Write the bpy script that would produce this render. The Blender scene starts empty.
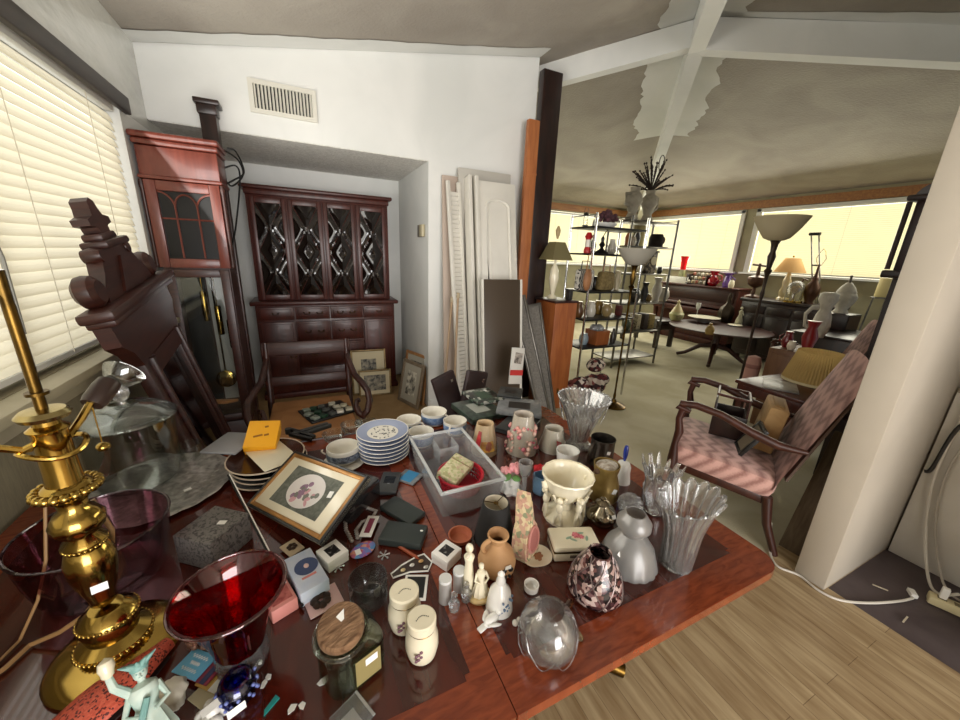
import bpy, bmesh, math, random
from mathutils import Vector, Matrix, Euler
random.seed(7)
PI = math.pi
SC = bpy.context.scene
COL = SC.collection
rnd = random.uniform

# ---------------------------------------------------------------- camera
FPX, EYE = 363.0, 1.55
def _n(v): return Vector(v).normalized()
_dn = _n((428-480, 1600-360, FPX))
_y = Vector((304-480, 246-360, FPX)); _y = (_y - _dn*_y.dot(_dn)).normalized()
_z = -_dn; _x = _y.cross(_z)
CM = Matrix((_x, _y, _z))            # camera axes (right, down, forward) -> room axes
cd = bpy.data.cameras.new('camera'); co = bpy.data.objects.new('camera', cd); COL.objects.link(co)
r_, u_, b_ = CM @ Vector((1,0,0)), CM @ Vector((0,-1,0)), CM @ Vector((0,0,-1))
co.matrix_world = Matrix(((r_.x,u_.x,b_.x,0),(r_.y,u_.y,b_.y,0),(r_.z,u_.z,b_.z,EYE),(0,0,0,1)))
cd.sensor_width = 36; cd.lens = FPX/960*36; cd.clip_start = .02; cd.clip_end = 100
SC.camera = co
def ray(u, v): return CM @ Vector((u-480, v-360, FPX))
def at(u, v, z=.75):                  # point of a level surface seen at a pixel
    r = ray(u, v); t = (z-EYE)/r.z; return Vector((r.x*t, r.y*t, z))
def atY(u, v, y): r = ray(u, v); t = y/r.y; return Vector((r.x*t, y, EYE+r.z*t))
def atX(u, v, x): r = ray(u, v); t = x/r.x; return Vector((x, r.y*t, EYE+r.z*t))
def mpp(p): return (CM.transposed() @ (Vector(p)-Vector((0,0,EYE)))).z/FPX     # metres per pixel there
def hz(p, v):                         # height whose image row is v above point p
    lo, hi = -1, 4
    for _ in range(40):
        m = (lo+hi)/2; c = CM.transposed() @ Vector((p[0], p[1], m-EYE))
        if 360+FPX*c.y/c.z > v: lo = m
        else: hi = m
    return lo

# ---------------------------------------------------------------- materials
def lin(h):
    if isinstance(h, str):
        h = h.lstrip('#'); c = [int(h[i:i+2], 16)/255 for i in (0, 2, 4)]
    else: c = [x/255 for x in h]
    return tuple(((x/12.92) if x <= .04045 else ((x+.055)/1.055)**2.4) for x in c)+(1,)
MATS = {}
def newmat(name):
    m = bpy.data.materials.new(name); m.use_nodes = True; nt = m.node_tree
    for n in list(nt.nodes): nt.nodes.remove(n)
    out = nt.nodes.new('ShaderNodeOutputMaterial'); return m, nt, out
def mat(name, col, rough=.5, metal=0, col2=None, ns=8, st=(1,1,1), lo=.35, hi=.65, bump=0, bs=40, coat=0, detail=4, wave=None, trans=0, sheen=0, spec=.5, dist=.6):
    if name in MATS: return MATS[name]
    m, nt, out = newmat(name); N = nt.nodes.new; L = nt.links.new
    b = N('ShaderNodeBsdfPrincipled'); L(b.outputs[0], out.inputs[0])
    b.inputs['Base Color'].default_value = lin(col); b.inputs['Roughness'].default_value = rough
    b.inputs['Metallic'].default_value = metal; b.inputs['Coat Weight'].default_value = coat
    b.inputs['Specular IOR Level'].default_value = spec
    b.inputs['Transmission Weight'].default_value = trans; b.inputs['Sheen Weight'].default_value = sheen
    if col2 or bump:
        tc = N('ShaderNodeTexCoord'); mp = N('ShaderNodeMapping'); mp.inputs['Scale'].default_value = st
        L(tc.outputs['Object'], mp.inputs[0])
    if col2:
        if wave:
            t = N('ShaderNodeTexWave'); t.inputs['Scale'].default_value = ns; t.inputs['Distortion'].default_value = wave
            t.inputs['Detail'].default_value = 2; t.inputs['Detail Scale'].default_value = 1.5; f = t.outputs['Fac']
        else:
            t = N('ShaderNodeTexNoise'); t.inputs['Scale'].default_value = ns; t.inputs['Detail'].default_value = detail
            t.inputs['Distortion'].default_value = dist; f = t.outputs['Fac']
        L(mp.outputs[0], t.inputs['Vector'])
        cr = N('ShaderNodeValToRGB'); cr.color_ramp.elements[0].position = lo; cr.color_ramp.elements[1].position = hi
        cr.color_ramp.elements[0].color = lin(col); cr.color_ramp.elements[1].color = lin(col2)
        L(f, cr.inputs[0]); L(cr.outputs[0], b.inputs['Base Color'])
    if bump:
        t2 = N('ShaderNodeTexNoise'); t2.inputs['Scale'].default_value = bs; t2.inputs['Detail'].default_value = 3
        L(mp.outputs[0], t2.inputs['Vector'])
        bp = N('ShaderNodeBump'); bp.inputs['Strength'].default_value = bump; bp.inputs['Distance'].default_value = .01
        L(t2.outputs['Fac'], bp.inputs['Height']); L(bp.outputs[0], b.inputs['Normal'])
    MATS[name] = m; return m
def voro(name, cols, scale=30, rough=.6, feature='F1', st=(1,1,1), metal=0):    # patches of several colours
    if name in MATS: return MATS[name]
    m, nt, out = newmat(name); N = nt.nodes.new; L = nt.links.new
    b = N('ShaderNodeBsdfPrincipled'); L(b.outputs[0], out.inputs[0]); b.inputs['Roughness'].default_value = rough; b.inputs['Metallic'].default_value = metal
    tc = N('ShaderNodeTexCoord'); mp = N('ShaderNodeMapping'); mp.inputs['Scale'].default_value = st; L(tc.outputs['Object'], mp.inputs[0])
    v = N('ShaderNodeTexVoronoi'); v.inputs['Scale'].default_value = scale; L(mp.outputs[0], v.inputs['Vector'])
    sp = N('ShaderNodeSeparateColor'); L(v.outputs['Color'], sp.inputs[0])
    cr = N('ShaderNodeValToRGB'); cr.color_ramp.interpolation = 'CONSTANT'
    while len(cr.color_ramp.elements) < len(cols): cr.color_ramp.elements.new(.5)
    for i, c in enumerate(cols):
        cr.color_ramp.elements[i].position = i/len(cols); cr.color_ramp.elements[i].color = lin(c)
    L(sp.outputs[0], cr.inputs[0]); L(cr.outputs[0], b.inputs['Base Color']); MATS[name] = m; return m
def glass(name, tint='#ffffff', refr=.5, rough=.03, dens=1.0, white_mix=.0):    # see-through glass: straight-through part + refracting part
    if name in MATS: return MATS[name]
    m, nt, out = newmat(name); N = nt.nodes.new; L = nt.links.new
    t = N('ShaderNodeBsdfTransparent'); t.inputs[0].default_value = lin(tint)
    g = N('ShaderNodeBsdfGlass'); g.inputs['Color'].default_value = lin(tint); g.inputs['Roughness'].default_value = rough; g.inputs['IOR'].default_value = 1.45
    gl = N('ShaderNodeBsdfGlossy'); gl.inputs['Roughness'].default_value = rough
    mx = N('ShaderNodeMixShader'); mx.inputs[0].default_value = refr; L(t.outputs[0], mx.inputs[1]); L(g.outputs[0] if refr > .2 else t.outputs[0], mx.inputs[2])
    lw = N('ShaderNodeLayerWeight'); lw.inputs[0].default_value = .35
    mt = N('ShaderNodeMath'); mt.operation = 'MULTIPLY_ADD'; mt.inputs[1].default_value = .55*dens; mt.inputs[2].default_value = .05
    L(lw.outputs['Fresnel'], mt.inputs[0])
    m2 = N('ShaderNodeMixShader'); L(mt.outputs[0], m2.inputs[0]); L(mx.outputs[0], m2.inputs[1]); L(gl.outputs[0], m2.inputs[2])
    last = m2
    if white_mix:  # even white diffuse share: frosting of plastics, painted sparkle on crystal
        d = N('ShaderNodeBsdfDiffuse'); d.inputs[0].default_value = lin('#eeeeec')
        m3 = N('ShaderNodeMixShader'); m3.inputs[0].default_value = white_mix; L(m2.outputs[0], m3.inputs[1]); L(d.outputs[0], m3.inputs[2]); last = m3
    L(last.outputs[0], out.inputs[0]); MATS[name] = m; return m
def glow(name, col, s):
    if name in MATS: return MATS[name]
    m, nt, out = newmat(name); e = nt.nodes.new('ShaderNodeEmission'); e.inputs[0].default_value = lin(col); e.inputs[1].default_value = s
    nt.links.new(e.outputs[0], out.inputs[0]); MATS[name] = m; return m
def cloth(name, col, tr=.4, col2=None):          # thin translucent sheet: blinds, lamp shades
    if name in MATS: return MATS[name]
    m, nt, out = newmat(name); N = nt.nodes.new; L = nt.links.new
    d = N('ShaderNodeBsdfDiffuse'); t = N('ShaderNodeBsdfTranslucent'); d.inputs[0].default_value = lin(col); t.inputs[0].default_value = lin(col2 or col)
    mx = N('ShaderNodeMixShader'); mx.inputs[0].default_value = tr; L(d.outputs[0], mx.inputs[1]); L(t.outputs[0], mx.inputs[2]); L(mx.outputs[0], out.inputs[0])
    MATS[name] = m; return m

# ---------------------------------------------------------------- mesh builder
class MB:
    def __init__(s): s.b = bmesh.new(); s.M = Matrix(); s.m = 0
    def _f(s, vs, sm=True):
        try: f = s.b.faces.new(vs); f.material_index = s.m; f.smooth = True; return f
        except ValueError: return None
    def v(s, p): return s.b.verts.new(s.M @ Vector(p))
    def at(s, loc=(0,0,0), rot=(0,0,0)): s.M = Matrix.Translation(loc) @ Euler(rot).to_matrix().to_4x4(); return s
    def box(s, c, d, rot=(0,0,0), bev=0, taper=1):
        K = Matrix.Translation(c) @ Euler(rot).to_matrix().to_4x4(); hx, hy, hz_ = d[0]/2, d[1]/2, d[2]/2
        vs = [s.b.verts.new(s.M @ K @ Vector((x*hx*(taper if z > 0 else 1), y*hy*(taper if z > 0 else 1), z*hz_))) for z in (-1,1) for y in (-1,1) for x in (-1,1)]
        fs = [s._f([vs[i] for i in q]) for q in ((0,2,3,1),(4,5,7,6),(0,1,5,4),(2,6,7,3),(0,4,6,2),(1,3,7,5))]
        if bev:
            es = list({e for f in fs for e in f.edges})
            r = bmesh.ops.bevel(s.b, geom=es, offset=min(bev, min(d)*.45), segments=2, affect='EDGES', profile=.5)
            for f in r['faces']: f.material_index = s.m; f.smooth = True
        return s
    def lathe(s, prof, seg=28, c=(0,0,0), rot=(0,0,0), mod=None, ell=1, cap=True):
        K = Matrix.Translation(c) @ Euler(rot).to_matrix().to_4x4(); rings = []
        for (r, z) in prof:
            if r < 1e-6: rings.append([s.b.verts.new(s.M @ K @ Vector((0,0,z)))]); continue
            R = []
            for i in range(seg):
                a = 2*PI*i/seg; rr, zz = r, z
                if mod:
                    q = mod(a, r, z); rr, zz = q if isinstance(q, tuple) else (q, z)
                R.append(s.b.verts.new(s.M @ K @ Vector((rr*math.cos(a), rr*math.sin(a)*ell, zz))))
            rings.append(R)
        for A, B in zip(rings, rings[1:]):
            if len(A) == 1 and len(B) == 1: continue
            for i in range(seg):
                j = (i+1) % seg
                if len(A) == 1: s._f((A[0], B[j], B[i]))
                elif len(B) == 1: s._f((A[i], A[j], B[0]))
                else: s._f((A[i], A[j], B[j], B[i]))
        for R, fl in ((rings[0], True), (rings[-1], False)):
            if len(R) > 2 and cap: s._f(R[::-1] if fl else R)
        return s
    def vessel(s, prof, th=.003, seg=32, base=.004, mod=None, c=(0,0,0), rot=(0,0,0), ell=1):   # open pot: outer profile bottom to rim, wall of thickness th
        prof = list(prof); zb = prof[0][1]+base
        for i in range(len(prof)-1):
            (ra, za), (rb, zb_) = prof[i], prof[i+1]
            if za <= zb < zb_-1e-5:
                prof.insert(i+1, (ra+(rb-ra)*(zb+1e-5-za)/(zb_-za), zb+1e-5)); break
        inn = [(max(r-th, .0005), z) for r, z in prof if z > prof[0][1]+base]
        p = [(0, prof[0][1])]+list(prof)+inn[::-1]+[(0, inn[0][1])]
        return s.lathe(p, seg, c, rot, mod, ell)
    def tube(s, pts, r, seg=8, close=False, flat=1):
        pts = [Vector(p) for p in pts]; n = len(pts); rr = r if isinstance(r, (list, tuple)) else [r]*n
        rings = []; up = None
        for i, p in enumerate(pts):
            if close: t = (pts[(i+1) % n]-pts[i-1])
            else: t = pts[min(i+1, n-1)]-pts[max(i-1, 0)]
            if t.length < 1e-9: t = Vector((0,0,1))
            t.normalize()
            if up is None: up = Vector((0,0,1)) if abs(t.z) < .9 else Vector((1,0,0))
            a = t.cross(up)
            if a.length < 1e-4: a = t.cross(Vector((0,1,0)))
            a.normalize(); b = a.cross(t).normalized(); up = b
            rings.append([s.b.verts.new(s.M @ (p+rr[i]*(math.cos(2*PI*k/seg)*a+math.sin(2*PI*k/seg)*b*flat))) for k in range(seg)])
        prs = list(zip(rings, rings[1:]))
        if close: prs.append((rings[-1], rings[0]))
        for A, B in prs:
            for k in range(seg): s._f((A[k], A[(k+1) % seg], B[(k+1) % seg], B[k]))
        if not close: s._f(rings[0][::-1]); s._f(rings[-1])
        return s
    def ball(s, c, r, seg=16, rings=9, rot=(0,0,0)):
        rx, ry, rz = r if isinstance(r, (tuple, list)) else (r, r, r)
        K = Matrix.Translation(c) @ Euler(rot).to_matrix().to_4x4(); R = []
        for i in range(rings+1):
            t = PI*i/rings
            if i in (0, rings): R.append([s.b.verts.new(s.M @ K @ Vector((0,0,-rz*math.cos(t))))]); continue
            R.append([s.b.verts.new(s.M @ K @ Vector((rx*math.sin(t)*math.cos(2*PI*k/seg), ry*math.sin(t)*math.sin(2*PI*k/seg), -rz*math.cos(t)))) for k in range(seg)])
        for A, B in zip(R, R[1:]):
            for k in range(seg):
                j = (k+1) % seg
                if len(A) == 1: s._f((A[0], B[j], B[k]))
                elif len(B) == 1: s._f((A[k], A[j], B[0]))
                else: s._f((A[k], A[j], B[j], B[k]))
        return s
    def prism(s, poly, d, plane='xz', off=0):         # outline extruded by d along the missing axis, centred on off
        def P(a, b, t): return {'xz': (a, t, b), 'xy': (a, b, t), 'yz': (t, a, b)}[plane]
        A = [s.v(P(a, b, off-d/2)) for a, b in poly]; B = [s.v(P(a, b, off+d/2)) for a, b in poly]; n = len(poly)
        s._f(A[::-1]); s._f(B)
        for i in range(n): s._f((A[i], A[(i+1) % n], B[(i+1) % n], B[i]))
        return s
    def quad(s, *ps): s._f([s.v(p) for p in ps]); return s
    def sheet(s, fn, nu, nv, th=0):                    # surface fn(u,v), u,v in 0..1
        G = [[s.v(fn(i/nu, j/nv)) for j in range(nv+1)] for i in range(nu+1)]
        fs = []
        for i in range(nu):
            for j in range(nv): fs.append(s._f((G[i][j], G[i+1][j], G[i+1][j+1], G[i][j+1])))
        if th:
            bmesh.ops.recalc_face_normals(s.b, faces=[f for f in fs if f])
            bmesh.ops.solidify(s.b, geom=[f for f in fs if f], thickness=th)
        return s
    def build(s, name, mats, parent=None, sharp=38):
        bmesh.ops.recalc_face_normals(s.b, faces=s.b.faces)
        me = bpy.data.meshes.new(name); s.b.to_mesh(me); s.b.free()
        for m in (mats if isinstance(mats, (list, tuple)) else [mats]): me.materials.append(m)
        me.set_sharp_from_angle(angle=math.radians(sharp))
        o = bpy.data.objects.new(name, me); COL.objects.link(o)
        if parent: o.parent = parent
        return o
def euler_of(ex, ey, ez): return Matrix((ex, ey, ez)).transposed().to_euler()
def tag(o, label, cat, group=None, kind=None):
    if label: o['label'] = label
    if cat: o['category'] = cat
    if group: o['group'] = group
    if kind: o['kind'] = kind
    return o
def thing(name, label, cat, loc=(0,0,0), rot=0, group=None):
    o = bpy.data.objects.new(name, None); COL.objects.link(o); o.location = loc; o.empty_display_size = .05
    o.rotation_euler = rot if isinstance(rot, (tuple, list)) else (0, 0, rot)
    return tag(o, label, cat, group)
def single(name, mb, m, label, cat, loc=(0,0,0), rot=0, group=None, sharp=38):
    o = mb.build(name, m, None, sharp); o.location = loc
    o.rotation_euler = rot if isinstance(rot, (tuple, list)) else (0, 0, rot)
    return tag(o, label, cat, group)
def struct(name, mb, m): return tag(mb.build(name, m), None, None, None, 'structure')
def dup(root, loc, rot=0, label=None, scale=None):
    def cp(o, par):
        c = o.copy(); COL.objects.link(c); c.parent = par
        for ch in list(o.children): cp(ch, c)
        return c
    c = cp(root, None); c.location = loc; c.rotation_euler = rot if isinstance(rot, (tuple, list)) else (0, 0, rot)
    if label: c['label'] = label
    if scale: c.scale = (scale,)*3
    return c
def lab(o, l): o['label'] = l; return o
def flute(n, a, p=0): return lambda t, r, z: r*(1+a*math.cos(n*t+p))
def text(parent, name, s, size, loc, rot, m, ext=.0004, align='CENTER'):
    cu = bpy.data.curves.new(name, 'FONT'); cu.body = s; cu.size = size; cu.align_x = align; cu.align_y = 'CENTER'; cu.extrude = ext
    o = bpy.data.objects.new(name, cu); cu.materials.append(m); COL.objects.link(o); o.location = loc; o.rotation_euler = rot
    if parent: o.parent = parent
    return o

# ---------------------------------------------------------------- shared materials
M_white = mat('white_paint', '#d9d9d4', .6, col2='#cfcfca', ns=3, bump=.05, bs=60)
M_dwood = mat('dark_mahogany', '#2b110c', .42, col2='#3d1a11', ns=6, st=(1,1,8), coat=.05)
M_rwood = mat('red_mahogany', '#3a150e', .4, col2='#4d1d12', ns=5, st=(6,6,1), coat=.08)
M_clockw = mat('cherry_wood', '#5c271c', .35, col2='#703529', ns=5, st=(6,6,.8), coat=.15)
M_espresso = mat('near_black_wood', '#1a0e0b', .35, col2='#2a1611', ns=5, st=(5,5,1))
M_oak = mat('oak_wood', '#8a5f38', .5, col2='#a5794b', ns=6, st=(8,8,1))
M_brass = mat('polished_brass', '#b8994f', .16, 1, col2='#8f763c', ns=3)
M_obrass = mat('aged_brass', '#6e5426', .3, 1, col2='#3d2f18', ns=12)
M_chrome = mat('chrome', '#c9c9c9', .15, 1)
M_steel = mat('grey_steel', '#7d7a74', .35, 1, col2='#5d5a55', ns=9)
M_black = mat('black_plastic', '#121212', .35)
M_dgrey = mat('dark_grey', '#2f302f', .45)
M_paper = mat('white_paper', '#e8e6df', .7)
M_tagp = mat('price_sticker', '#f0efea', .6)
M_cream = mat('cream_ceramic', '#e3dac0', .25, coat=.3)
M_wcer = mat('white_ceramic', '#e2e0da', .2, coat=.4)
M_glass = glass('clear_glass', '#f7f9f8', .15)
M_crys = glass('cut_crystal', '#fdfdfd', .5, .02, 1.5, .055)  # a little white diffuse mixed in as painted sparkle
M_mirror = mat('mirror_glass', '#9aa0a0', .04, 1)
M_bglass = mat('dark_window_glass', '#0d0a09', .3, spec=.25)
# ================================================================ the room
LX, RX, FY, NY = -.85, 7.5, 7.0, -1.2
APX = Vector((3.1, 2.56, 3.47)); EV = 2.71
def ceil_z(x, y):
    return min(EV+(x-LX)*(APX.z-EV)/(APX.x-LX), EV+(RX-x)*(APX.z-EV)/(RX-APX.x), EV+(FY-y)*(APX.z-EV)/(FY-APX.y), EV+(y-NY)*(APX.z-EV)/(APX.y-NY))
M_wallw = mat('wall_white', '#dfdfdb', .65, col2='#d3d4d0', ns=1.6, bump=.04, bs=35)
M_column = mat('wall_warm_white', '#bfb5a5', .6, col2='#b7ad9d', ns=2)
M_popcorn = mat('popcorn_white', '#e6e4de', .9, col2='#cfccc5', ns=45, bump=.9, bs=70)
M_ceil = mat('ceiling_taupe', '#8f877d', .85, col2='#a19a8f', ns=1.5, detail=8, bump=.5, bs=45)
M_paper_wall = mat('old_wallpaper', '#7f765f', .8, col2='#8b8269', ns=30, st=(1,6,.6))
M_sheet = mat('plastic_sheeting', '#d9dad4', .22, col2='#a5a59e', ns=1.4, lo=.42, hi=.75, bump=.5, bs=9, coat=.5, st=(1,.7,2))
M_backwall = mat('back_room_wall', '#9b9579', .75, col2='#8f896e', ns=4)
M_trimwood = mat('pine_trim', '#8a5a34', .5, col2='#a3713f', ns=4, st=(1,8,8))
M_headtrim = mat('dark_head_trim', '#2a211c', .5, col2='#3a2f28', ns=6)
M_pane = glow('daylight_pane', '#fffdf2', 1.5)
M_pane2 = glow('daylight_pane_yellow', '#fdf7dc', 1.75)
M_slat = cloth('blind_slat', '#efeadb', .42, '#fff8e4')
M_slat2 = cloth('blind_slat_cream', '#efebd2', .5, '#fff8dc')
# wood plank floor, boards running away from the camera
def plank_mat():
    m, nt, out = newmat('laminate_planks'); N = nt.nodes.new; L = nt.links.new
    b = N('ShaderNodeBsdfPrincipled'); b.inputs['Roughness'].default_value = .42; L(b.outputs[0], out.inputs[0])
    tc = N('ShaderNodeTexCoord'); mp = N('ShaderNodeMapping'); mp.inputs['Rotation'].default_value = (0, 0, PI/2); L(tc.outputs['Object'], mp.inputs[0])
    bk = N('ShaderNodeTexBrick'); bk.offset = .37; bk.inputs['Scale'].default_value = 1; bk.inputs['Brick Width'].default_value = .85; bk.inputs['Row Height'].default_value = .085
    bk.inputs['Mortar Size'].default_value = .0012; bk.inputs['Color1'].default_value = lin('#b49d79'); bk.inputs['Color2'].default_value = lin('#c6b18c'); bk.inputs['Mortar'].default_value = lin('#8a7456')
    bk.inputs['Bias'].default_value = 0; L(mp.outputs[0], bk.inputs['Vector'])
    mp2 = N('ShaderNodeMapping'); mp2.inputs['Scale'].default_value = (9, 1.0, 1); L(tc.outputs['Object'], mp2.inputs[0])
    n = N('ShaderNodeTexNoise'); n.inputs['Scale'].default_value = 4; n.inputs['Detail'].default_value = 6; L(mp2.outputs[0], n.inputs['Vector'])
    cr = N('ShaderNodeValToRGB'); cr.color_ramp.elements[0].position = .3; cr.color_ramp.elements[0].color = lin('#c2b3a0'); cr.color_ramp.elements[1].position = .65; cr.color_ramp.elements[1].color = (1,1,1,1)
    L(n.outputs['Fac'], cr.inputs[0])
    mx = N('ShaderNodeMix'); mx.data_type = 'RGBA'; mx.blend_type = 'MULTIPLY'; mx.inputs['Factor'].default_value = .9
    L(bk.outputs['Color'], mx.inputs['A']); L(cr.outputs[0], mx.inputs['B']); L(mx.outputs['Result'], b.inputs['Base Color'])
    return m
M_plank = plank_mat()
M_carpet = mat('worn_carpet', '#b5ac8e', .9, col2='#c9c2a8', ns=2.2, detail=8, bump=.35, bs=120)
M_subfloor = mat('bare_subfloor', '#957750', .8, col2='#ab8d63', ns=5, detail=9, lo=.3, hi=.7)
M_closet = mat('dark_glue_floor', '#43383a', .55, col2='#5a4f50', ns=3.5, detail=9, bump=.15, bs=30)
def slab(name, x0, x1, y0, y1, z, m, t=.05): return struct(name, MB().box(((x0+x1)/2, (y0+y1)/2, z-t/2), (x1-x0, y1-y0, t)), m)
NB = -3.6
slab('floor', LX, 2.26, NB, .80, 0, M_plank)
slab('floor_carpet', 1.75, RX, .80, FY, 0, M_carpet)
slab('floor_bare', LX, 1.75, .80, 4.5, 0, M_subfloor)
slab('floor_closet', 2.26, 3.3, NB, .54, -.004, M_closet)
slab('floor_threshold', 2.26, RX, .54, .80, 0, M_plank)
slab('floor_beyond', 3.3, RX, NB, .54, 0, M_carpet)
# left wall with the window opening
WY0, WY1, WZ0, WZ1 = .35, 2.9, 1.08, 2.23
w = MB(); T = .14
w.box((LX-T/2, (NB+4.6)/2, WZ0/2), (T, 4.6-NB, WZ0))
struct('wall_left', w, M_paper_wall)
w = MB(); w.box((LX-T/2, (NB+4.6)/2, (WZ1+EV+.06)/2), (T, 4.6-NB, EV+.06-WZ1))
struct('wall_left_upper', w, M_sheet)
w = MB(); w.box((LX-T/2, (NB+WY0)/2, (WZ0+WZ1)/2), (T, WY0-NB, WZ1-WZ0)); w.box((LX-T/2, (4.6+WY1)/2, (WZ0+WZ1)/2), (T, 4.6-WY1, WZ1-WZ0))
struct('wall_left_side', w, M_wallw)
win = tag(MB().box((LX-T+.01, (WY0+WY1)/2, (WZ0+WZ1)/2), (.01, WY1-WY0, WZ1-WZ0)).build('window_1', M_pane), None, None, None, 'structure')
f = MB()
for y in (WY0+.02, 1.75, WY1-.02): f.box((LX-.09, y, (WZ0+WZ1)/2), (.05, .04, WZ1-WZ0))
for z in (WZ0+.02, WZ1-.02): f.box((LX-.09, (WY0+WY1)/2, z), (.05, WY1-WY0, .04))
tag(f.build('window_frame', M_white, win), None, None)
f = MB().box((LX+.03, (WY0+WY1)/2, WZ0-.02), (.1, WY1-WY0+.1, .035), bev=.006); f.box((LX+.012, (WY0+WY1)/2, WZ0-.075), (.022, WY1-WY0+.06, .07), bev=.004)
tag(f.build('window_sill', mat('sill_cream', '#b9b096', .5, col2='#a59c82', ns=5), win), None, None)
struct('trim_1', MB().box((LX+.012, (WY0+WY1)/2+.02, WZ1+.035), (.03, WY1-WY0+.14, .085), bev=.005), M_headtrim)
def blind(name, label, o, along, n, width, z0, z1, m, inward, group=None, wand=True):
    """venetian blind: o = one lower end, along = unit vector, inward = unit vector into the room"""
    t = thing(name, label, 'blind', (o.x, o.y, z0), 0, group); a = Vector(along); i_ = Vector(inward)
    s = MB(); pitch = (z1-z0-.05)/n
    for k in range(n):
        z = .03+k*pitch; hw = pitch*.58
        e = i_*hw*.35
        p = [a*0-e+Vector((0,0,z+hw)), a*width-e+Vector((0,0,z+hw)), a*width+i_*hw*.12+Vector((0,0,z)), a*0+i_*hw*.12+Vector((0,0,z))]
        q = [p[3], p[2], a*width+e+Vector((0,0,z-hw)), a*0+e+Vector((0,0,z-hw))]
        s.quad(*p); s.quad(*q)
    s.build('slats', m, t)
    h = MB(); c = a*width/2+Vector((0,0,z1-z0-.005)); d = Vector((abs(a.x)*width+abs(i_.x)*.04, abs(a.y)*width+abs(i_.y)*.04, .035)); h.box(c, d)
    h.build('headrail', M_white, t)
    h = MB(); c = a*width/2+Vector((0,0,.008)); d = Vector((abs(a.x)*width+abs(i_.x)*.03, abs(a.y)*width+abs(i_.y)*.03, .02)); h.box(c, d); h.build('bottom_rail', M_white, t)
    for k in range(4):
        c = MB(); p = a*width*(.12+.253*k)+i_*.022; c.tube([p+Vector((0,0,.01)), p+Vector((0,0,z1-z0-.02))], .0016, 5)
        c.build('ladder_cord', mat('blind_cord', '#cfc8b4', .8), t)
    return t
bl = blind('venetian_blind', 'white venetian blind over the wide window beside the brass lamp', Vector((LX-.035, WY0+.03, WZ0)), (0,1,0), 27, WY1-WY0-.06, WZ0+.02, WZ1-.005, M_slat, (1,0,0))
p0, p1 = atX(2, 258, LX+.03), atX(24, 334, LX+.03)
wd = MB().tube([p0-bl.location+Vector((0,-.06,.3)), p0-bl.location, p1-bl.location], .006, 6); wd.build('tilt_wand', mat('clear_wand', '#8d8d86', .2), bl)
# wall with the vent, niche with the cabinet
VY = 3.35
def wtop(x): return EV+.19*(x-LX)+.07
w = MB(); w.prism([(LX, 2.30), (1.03, 2.30), (1.03, wtop(1.03)), (LX, wtop(LX))], .12, 'xz', VY+.06)
w.prism([(1.03, 0), (2.07, 0), (2.07, wtop(2.07)), (1.03, wtop(1.03))], .12, 'xz', VY+.06)
struct('wall_back', w, M_wallw)
struct('wall_niche_right', MB().box((1.09, (VY+.12+4.62)/2, 1.2), (.12, 4.62-VY-.12, 2.4)), M_wallw)
struct('wall_niche_back', MB().box(((LX+1.03)/2-.06, 4.56, 1.2), (1.03-LX+.12, .12, 2.4)), M_wallw)
struct('ceiling_niche', MB().box(((LX+1.03)/2, (VY+.12+4.5)/2, 2.33), (1.03-LX, 4.5-VY-.12, .06)), M_popcorn)
struct('ceiling_niche_edge', MB().box(((LX+1.03)/2, VY+.06, 2.297), (1.03-LX-.01, .11, .006)), M_popcorn)
struct('baseboard_back', MB().box((1.55, VY-.008, .045), (1.02, .014, .09), bev=.004), M_wallw)
# room shell beyond
struct('wall_far_side', MB().box((1.09, (4.62+FY)/2, 1.5), (.12, FY-4.62, 3.0)), M_backwall)
def windowed(name, axis, c, a0, a1, wins, z0, z1, m, ztop):
    w = MB()
    def bx(u0, u1, za, zb):
        if u1-u0 < .005: return
        if axis == 'x': w.box((c+.07, (u0+u1)/2, (za+zb)/2), (.14, u1-u0, zb-za))
        else: w.box(((u0+u1)/2, c+(.07 if c > 0 else -.07), (za+zb)/2), (u1-u0, .14, zb-za))
    bx(a0, a1, 0, z0); bx(a0, a1, z1, ztop); e = a0
    for (u0, u1) in wins: bx(e, u0, z0, z1); e = u1
    bx(e, a1, z0, z1); struct(name, w, m)
RW = [(.9, 4.3), (4.5, 6.75)]
RZ0, RZ1 = 1.42, 2.52
windowed('wall_right', 'x', RX, NY, FY+.14, RW, RZ0, RZ1, M_backwall, 2.8)
FW = [(2.2, 4.6), (4.68, 7.35)]
windowed('wall_far', 'y', FY, 1.03, RX, FW, RZ0, RZ1, M_backwall, 2.8)
nw = 2
rb = ['cream closed blind in the long window behind the crutches and busts', 'cream closed blind behind the red vase on the piano']
for k, (u0, u1) in enumerate(RW):
    o = tag(MB().box((RX+.12, (u0+u1)/2, (RZ0+RZ1)/2), (.01, u1-u0, RZ1-RZ0)).build('window_%d' % nw, M_pane2), None, None, None, 'structure'); nw += 1
    f = MB()
    for y in (u0+.03, u1-.03): f.box((RX-.005, y, (RZ0+RZ1)/2), (.05, .07, RZ1-RZ0))
    f.box((RX-.005, (u0+u1)/2, RZ1-.02), (.05, u1-u0, .05)); f.build('window_frame', M_white, o)
    f = MB().box((RX-.03, (u0+u1)/2, RZ0-.015), (.12, u1-u0+.1, .03)); f.build('window_sill', M_white, o)
    blind('venetian_blind', rb[k], Vector((RX+.05, u0+.07, RZ0)), (0,1,0), 36, u1-u0-.14, RZ0+.01, RZ1-.03, M_slat2, (-1,0,0), 'closed blinds round the back room', False)
fb = ['cream closed blind behind the left shelf of bags and vases', 'cream closed blind at the far wall behind the top of the metal rack']
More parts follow.
